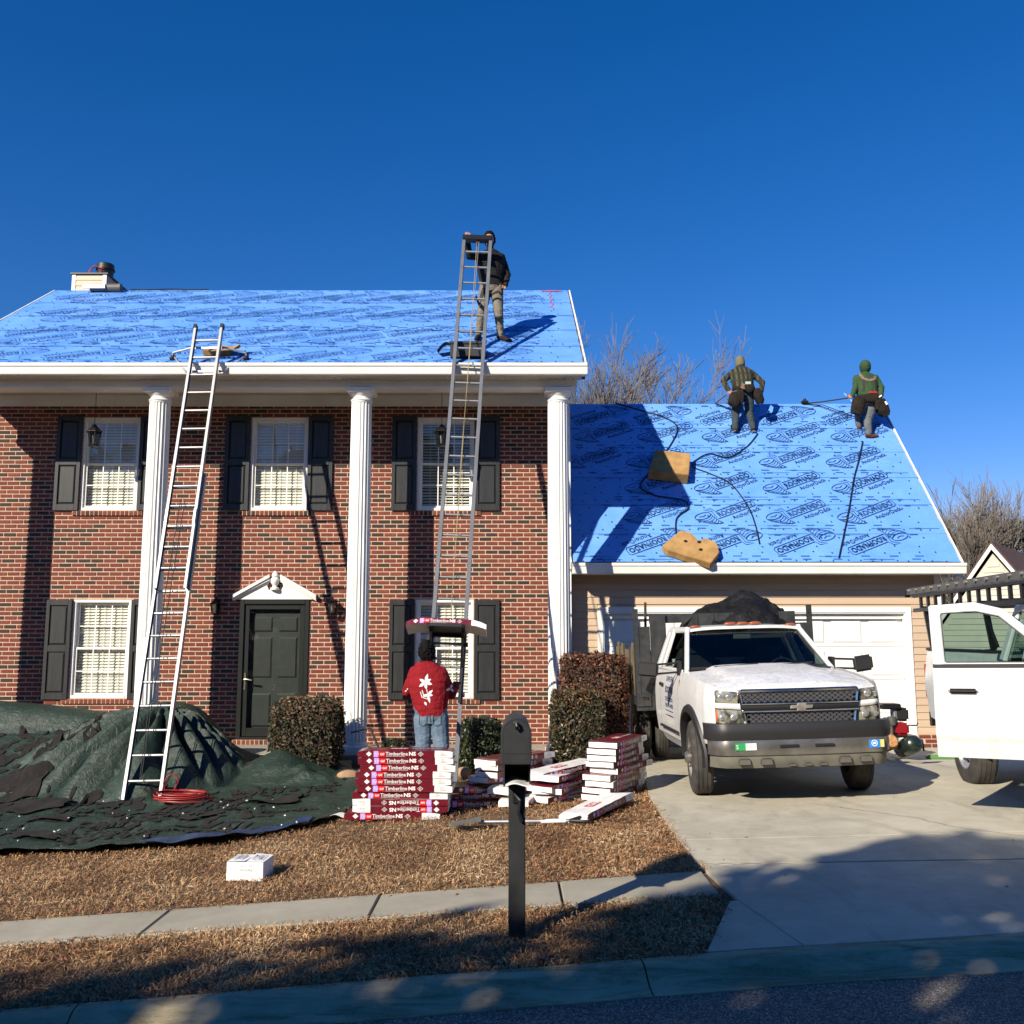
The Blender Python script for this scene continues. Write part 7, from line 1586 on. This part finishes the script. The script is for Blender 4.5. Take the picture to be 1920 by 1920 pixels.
for x in (4.15, 4.50): MB().ell(Vector((x - .005, 17.56, 5.535)) - og, (.05, .115, .012), 12, 6).build('shoe_sole', 'shoe_white', t, local=True)
# --- man in green hoodie at the rake
J3 = dict(pelvis=(6.645, 17.50, 6.13), chest=(6.66, 17.60, 6.44), neck=(6.685, 17.68, 6.69), head=(6.71, 17.74, 6.83), sl=(6.47, 17.64, 6.60), sr=(6.885, 17.64, 6.61), el=(6.425, 17.52, 6.36), er=(6.925, 17.54, 6.38), wl=(6.335, 17.44, 6.20), wr=(6.86, 17.42, 6.19), hl=(6.27, 17.42, 6.16), hr=(6.82, 17.40, 6.12), hipl=(6.56, 17.52, 6.07), hipr=(6.735, 17.50, 6.07), kl=(6.50, 17.62, 5.85), kr=(6.625, 17.52, 5.73), al=(6.50, 17.64, 5.69), ar=(6.595, 17.40, 5.48), tl=(6.50, 17.78, 5.78), tr=(6.75, 17.43, 5.43))
t, bo, bv, og, q, J = person('man in green hooded sweatshirt and tool belt climbing at the garage roof edge', J3, ['skin', 'green_hoodie', 'grey_jeans', 'boot'], face=(.15, .97, -.1), pad=1.2)
headwear(t, og, J['head'], q, 'hood', 'green_hoodie', 'hood')
dn = (0, 1, -.1)
drape(t, bv, og, 'harness_strap', 'strap_tan', [strip([(6.53, 17.2, 6.70), (6.57, 17.2, 6.56), (6.68, 17.2, 6.525), (6.78, 17.2, 6.56), (6.82, 17.2, 6.64)], .05, (0, 1, 0))], dn)
drape(t, bv, og, 'harness_strap', 'strap_dark', [strip([(6.57, 17.2, 6.55), (6.54, 17.2, 6.30)], .04, (0, 1, 0)), strip([(6.79, 17.2, 6.55), (6.80, 17.2, 6.30)], .04, (0, 1, 0))], dn)
MB().lathe([(.20, -.035), (.212, -.03), (.212, .03), (.20, .035)], 26, Vector((6.645, 17.52, 6.18)) - og, Matrix.Diagonal((1.0, .76, 1.0)), cap=False).build('belt', 'leather', t, local=True, smooth=50)
MB().box(Vector((6.69, 17.35, 6.235)) - og, (.16, .03, .045)).build('red_buckle_pad', 'strap_red', t, local=True, bevel=.01)
pouch(t, (6.42, 17.42, 6.0), (.11, .09, .16), og, rz=.25); pouch(t, (6.87, 17.42, 5.96), (.11, .09, .16), og, rz=-.35); pouch(t, (6.78, 17.38, 6.05), (.07, .06, .13), og); pouch(t, (6.66, 17.36, 6.12), (.13, .05, .08), og)
MB().tube([Vector((6.79, 17.33, 6.14)) - og, Vector((6.83, 17.31, 6.17)) - og], .018, 8).tube([Vector((6.9, 17.34, 6.06)) - og, Vector((6.93, 17.33, 6.0)) - og], .022, 8).build('tool', 'flood_white', t, local=True, smooth=50)
# --- man in red hoodie at the hoist foot
J4 = dict(pelvis=(-.925, 11.20, .87), chest=(-.955, 11.22, 1.20), neck=(-.965, 11.22, 1.455), head=(-.985, 11.25, 1.575), sl=(-1.15, 11.22, 1.37), sr=(-.785, 11.22, 1.36), el=(-1.215, 11.28, 1.12), er=(-.70, 11.28, 1.09), wl=(-1.17, 11.52, 1.10), wr=(-.665, 11.50, 1.17), hl=(-1.14, 11.61, 1.12), hr=(-.655, 11.59, 1.22), hipl=(-1.015, 11.2, .82), hipr=(-.835, 11.2, .82), kl=(-1.005, 11.13, .40), kr=(-.785, 11.11, .40), al=(-1.02, 11.24, -.02), ar=(-.76, 11.22, -.01), tl=(-1.05, 11.42, -.10), tr=(-.73, 11.40, -.09))
t, bo, bv, og, q, J = person('man in red flower-print hoodie and jeans standing at the foot of the hoist', J4, ['skin', 'red_hoodie', 'denim', 'shoe_black', 'glove'], face=(.1, 1, .25), pad=1.28, legpad=1.25)
headwear(t, og, J['head'], q, 'hair', 'hair', 'hair', 5); headwear(t, og, J['head'], q, 'hood', 'red_hoodie', 'hood_down')
eyes(t, og, J['head'], q)
def petal(cx, cz, ang, L_, W_):
    c, s = math.cos(ang), math.sin(ang); prof = [(0, 0), (.25, .38), (.55, .5), (.8, .28), (1, 0), (.8, -.28), (.55, -.5), (.25, -.38)]; out_ = [(cx + (a * L_) * c - (b * W_) * s, 10.6, cz + (a * L_) * s + (b * W_) * c) for a, b in prof]
    return out_, [tuple(range(8))]
PF = [petal(-.985, 1.235, R(a), l, .035) for a, l in ((75, .10), (150, .075), (215, .085), (280, .08), (345, .085), (30, .075))]
PF += [petal(-.955, 1.10, R(a), l, .032) for a, l in ((40, .075), (-10, .06), (-75, .10), (200, .06))] + [petal(-.99, 1.02, R(-60), .05, .03)]
for pts in ([(-.985, 10.6, 1.20), (-.965, 10.6, 1.15), (-.955, 10.6, 1.10)], [(-1.04, 10.6, 1.13), (-1.02, 10.6, 1.07), (-.96, 10.6, 1.05)], [(-1.02, 10.6, 1.15), (-1.0, 10.6, 1.09), (-.95, 10.6, 1.07)]): PF.append(strip(pts, .009, (0, 1, 0)))
drape(t, bv, og, 'flower_print', 'print_white', PF, (0, 1, 0), .007)
drape(t, bv, og, 'sleeve_print', 'print_white', [petal(-.705, 1.16, R(a), .05, .028) for a in (70, 200, 310)] + [petal(-1.21, 1.14, R(a), .03, .015) for a in (60, 220)], (0, 1, 0), .007)
drape(t, bv, og, 'jean_pocket', 'navy_jeans', [strip([(-1.05, 10.6, .87), (-1.05, 10.6, .77), (-1.01, 10.6, .745), (-.965, 10.6, .77), (-.965, 10.6, .87)], .008, (0, 1, 0)), strip([(-.89, 10.6, .87), (-.89, 10.6, .77), (-.85, 10.6, .745), (-.805, 10.6, .77), (-.805, 10.6, .87)], .008, (0, 1, 0)), strip([(-.925, 10.6, .88), (-.925, 10.6, .70)], .006, (0, 1, 0))], (0, 1, 0), .004)
# ---------------------------------------------------------------- background
def bare_tree(label, base, height, spread, seed, stems=1, group='leafless trees behind the garage', levels=6, twigs=1.0, up=.75):
    rd = random.Random(seed); tk = MB(); cr = MB(); base = Vector(base); rmin = .00022 * base.y
    t = thing('bare_tree', label, 'tree', base, group=group)
    segs = [0]
    def grow(p, d, L_, r, lv):
        k = 4 if lv < 3 else 3; pts = [p]; q = p.copy(); dd = d.copy()
        for i in range(k):
            dd = (dd + Vector((rd.gauss(0, .10), rd.gauss(0, .10), rd.gauss(.03, .06)))).normalized(); q = q + dd * L_ / k; pts.append(q.copy())
        rr = [max(rmin, r * (1 - .45 * i / k)) for i in range(k + 1)]
        (tk if lv < 3 else cr).tube(pts, rr, 6 if lv < 2 else (4 if lv < 3 else 3), cap=False); segs[0] += 1
        if lv >= levels: return
        nb = 5 if lv < 2 else (rd.randint(3, 4) if lv < levels - 1 else rd.randint(3, 5))
        for j in range(nb):
            f = rd.uniform(.35, 1) if j else 1.0; i = min(k, max(1, int(f * k))); b = pts[i]
            ax = dd.orthogonal().normalized(); ax.rotate(Matrix.Rotation(rd.uniform(0, 6.28), 3, dd)); a = rd.uniform(.3, .75) * spread
            nd = (dd * math.cos(a) + ax * math.sin(a)); nd.z += .12 * up; nd.normalize(); grow(b, nd, L_ * rd.uniform(.58, .80), rr[i] * rd.uniform(.5, .7), lv + 1)
    for s in range(stems):
        a = 6.28 * s / stems + rd.uniform(-.3, .3); tilt = 0 if stems == 1 else rd.uniform(.06, .30)
        grow(base + Vector((math.cos(a) * .1 * (stems > 1), math.sin(a) * .1 * (stems > 1), -.1)), Vector((math.cos(a) * math.sin(tilt), math.sin(a) * math.sin(tilt), math.cos(tilt))), height * .36 * rd.uniform(.85, 1.1), (.0085 * height if stems == 1 else .0042 * height), 0)
    top = max(v[2] for v in cr.v) - base.z; k_ = height / top
    for mb_ in (tk, cr): mb_.v = [(base.x + (v[0] - base.x) * k_, base.y + (v[1] - base.y) * k_, base.z + (v[2] - base.z) * k_) for v in mb_.v]
    tk.build('trunk', 'bark', t, smooth=60); cr.build('crown', 'twig', t)
    return t
bare_tree('leafless tree just right of the main roof corner', (3.2, 37, -.5), 12.9, .62, 3, up=1.2)
bare_tree('leafless tree with fuller brown crown, second from the main roof', (4.3, 36, -.5), 14.4, .72, 5, up=1.2)
bare_tree('tallest leafless tree above the middle of the garage ridge', (5.9, 36.5, -.5), 14.9, .72, 9, up=1.2)
bare_tree('thin leafless tree left of the man in plaid', (8.0, 37, -.5), 12.7, .5, 14, up=1.3)
bare_tree('small leafless tree between the garage trees, low behind the ridge', (9.2, 39, -.5), 11.4, .45, 17, up=1.3)
bare_tree('many-stemmed leafless tree right of the garage', (15.75, 33, -.2), 8.1, .62, 21, 6, 'leafless trees right of the garage', 5, up=1.2)
bare_tree('leafless tree with spreading twigs behind the many-stemmed one', (18.6, 38, -.2), 8.0, .7, 25, 3, 'leafless trees right of the garage', 5, up=1.2)
def evergreen(label, base, h, w_, n, seed, mat_='pine_leaf', group=None, size=(.07, .17), shape='cone', lowest=.22, clumps=60):
    rd = random.Random(seed); base = Vector(base); t = thing('evergreen_tree', label, 'tree', base, group=group)
    tk = MB(); tk.tube([base + Vector((0, 0, -.2)), base + Vector((.1, 0, h * .5)), base + Vector((0, .05, h * .96))], [.022 * h, .014 * h, .003 * h], 8)
    C = []
    for i in range(clumps):
        f = rd.uniform(lowest, 1); rad = w_ * (1 - f * .85 if shape == 'cone' else math.sin(math.pi * (.12 + .85 * (f - lowest) / (1 - lowest))) ** .7) * rd.uniform(.35, 1); a = rd.uniform(0, 6.28)
        c = base + Vector((rad * math.cos(a), rad * math.sin(a), h * f)); C.append((c, rd.uniform(.35, .8) * w_ * .42)); tk.tube([base + Vector((0, 0, h * f * .9)), c], [.006 * h, .002 * h], 4)
    tk.build('trunk', 'bark', t)
    def f():
        c, r = rd.choice(C); v = Vector((rd.gauss(0, 1), rd.gauss(0, 1), rd.gauss(0, .6))); v.normalize(); return tuple(c + v * r * rd.random() ** .4)
    leaf_cloud('crown', mat_, n, f, size, t); return t
evergreen('dark green juniper low behind the many-stemmed tree', (16.9, 36, -.2), 5.7, 1.3, 8000, 2, size=(.05, .12), shape='round', lowest=.1, group='evergreens right of the garage')
evergreen('green pine top rising behind the brown-roofed neighbour house', (24.6, 46, -.5), 7.6, 2.6, 6000, 4, size=(.09, .2), shape='round', lowest=.5, group='evergreens right of the garage')
evergreen('dark evergreen shrub mass right of the garage corner', (15.9, 33.5, -.2), 3.9, 1.0, 5000, 6, size=(.05, .11), shape='round', lowest=.05, group='evergreens right of the garage')
# neighbour house at right: gable end with pale siding, brown roof
nb = thing('neighbour_house', 'pale sided neighbour house with brown shingle roof at the right edge', 'house', (18, 30, 0))
ax_, gy = 13.55, 27.0; hwid = 2.4; az_ = 4.42
ez = az_ - hwid * 1.4
w2 = MB(); w2.prism([(ax_ - hwid + .3, -.5), (ax_ + hwid - .3, -.5), (ax_ + hwid - .3, ez + .1), (ax_, az_ - .35), (ax_ - hwid + .3, ez + .1)], gy + .02, gy + 8, lambda a, b, c: (a, c, b)); nwall = w2.build('wall', 'siding_grey', nb)
z = -.3
while z < az_ - .4:
    hw_ = min(hwid - .3, (az_ - .35 - z - .16) / 1.4) if z > ez - .4 else hwid - .3
    if hw_ > .1: MB().prism([(gy + .018, z), (gy - .012, z), (gy + .008, z + .155), (gy + .018, z + .155)], ax_ - hw_, ax_ + hw_, lambda a, b, c: (c, a, b)).build('siding_board', 'siding_grey', nwall)
    z += .16
rf_ = MB()
for sx in (-1, 1): rf_.add([(ax_, gy - .1, az_), (ax_ + sx * hwid, gy - .1, ez - .05), (ax_ + sx * hwid, gy + 8.3, ez - .05), (ax_, gy + 8.3, az_), (ax_, gy - .1, az_ - .07), (ax_ + sx * hwid, gy - .1, ez - .12), (ax_ + sx * hwid, gy + 8.3, ez - .12), (ax_, gy + 8.3, az_ - .07)], [(0, 1, 2, 3), (7, 6, 5, 4), (0, 4, 5, 1), (1, 5, 6, 2), (2, 6, 7, 3)])
rr_ = rf_.build('roof', 'brown_roof', nb)
for sx in (-1, 1): MB().prism([(ax_, az_ - .075), (ax_ + sx * hwid, ez - .125), (ax_ + sx * hwid, ez - .27), (ax_, az_ - .23)], gy - .12, gy - .08, lambda a, b, c: (a, c, b)).build('rake_board', 'white_trim', rr_)
Q_ = Matrix.Translation((ax_, gy, 0)) @ Matrix.Rotation(R(-37), 4, 'Z') @ Matrix.Translation((-ax_, -gy, 0))
for o in (nwall, rr_): o.matrix_parent_inverse = WORLD[nb.name].inverted() @ Q_
# main wing with ridge running away to the right (brown slope facing the street)
m_ = MB(); m_.add([(17.2, 29.2, 2.6), (32, 29.2, 2.6), (32, 34, 4.7), (18.6, 34, 4.7), (17.2, 29.2, 2.5), (32, 29.2, 2.5), (32, 34, 4.6), (18.6, 34, 4.6)], [(0, 1, 2, 3), (7, 6, 5, 4), (0, 4, 5, 1), (0, 3, 7, 4)]); m_.build('roof', 'brown_roof', nb); MB().bb(19.2, 32, 30.5, 38, -.5, 2.6).build('wall', 'siding_grey', nb)
# distant wood line closing the horizon, on both sides of the street
def woods(label, pts, h, n, seed, mat_='pine_leaf'):
    rd = random.Random(seed)
    def f():
        a, b = rd.choice(pts); x = rd.uniform(a[0], b[0]); y = a[1] + (b[1] - a[1]) * ((x - a[0]) / (b[0] - a[0] + 1e-6)) + rd.uniform(-4, 4)
        top = h * (.7 + .5 * mnoise.noise(Vector((x * .12, y * .05, seed))) + .2 * mnoise.noise(Vector((x * .5, 0, seed))))
        return (x, y, rd.random() ** .8 * top - .5)
    o = leaf_cloud('far_wood', mat_, n, f, (.35, .9), None); return tag(o, label, 'wood', kind='stuff')
woods('dark far wood closing the horizon behind the houses', [((-90, 75), (0, 85)), ((0, 85), (90, 75))], 6.5, 14000, 3)
woods('tall wood across the street behind the viewpoint', [((-75, -30), (75, -30))], 14.5, 22000, 8)
# trees across the street whose shade falls on the verge and road
DIRS = Vector((.83, 1.0, -.745))
evergreen('nearest evergreen across the street, shading the driveway', (-6.0, -4.2, -.3), 9.2, 2.2, 7000, 31, 'green_leaf', 'trees across the street', (.10, .22), 'round', .28, 110)
evergreen('second evergreen across the street, shading the apron', (-8.3, -5.3, -.3), 9.0, 1.9, 4500, 36, 'green_leaf', 'trees across the street', (.10, .22), 'round', .28, 110)
evergreen('third evergreen across the street, shading the verge by the mailbox', (-10.3, -5.8, -.3), 9.0, 1.9, 2300, 41, 'green_leaf', 'trees across the street', (.10, .22), 'round', .28, 110)
evergreen('fourth evergreen across the street, shading the left verge', (-12.4, -6.6, -.3), 9.0, 1.7, 1900, 46, 'green_leaf', 'trees across the street', (.10, .22), 'round', .28, 110)
evergreen('evergreen across the street shading the right-hand pickup front', (-3.9, -4.6, -.3), 9.4, 2.0, 7000, 51, 'green_leaf', 'trees across the street', (.10, .22), 'round', .28, 110)
# utility wire at the upper right
o = MB().tube([(17.0 + i * .5, 27 + .2 * i, 10.45 - .12 * i) for i in range(0, 12)], .012, 5).build('utility_wire', 'rope'); tag(o, 'thin dark utility wire at the upper right edge', 'wire')
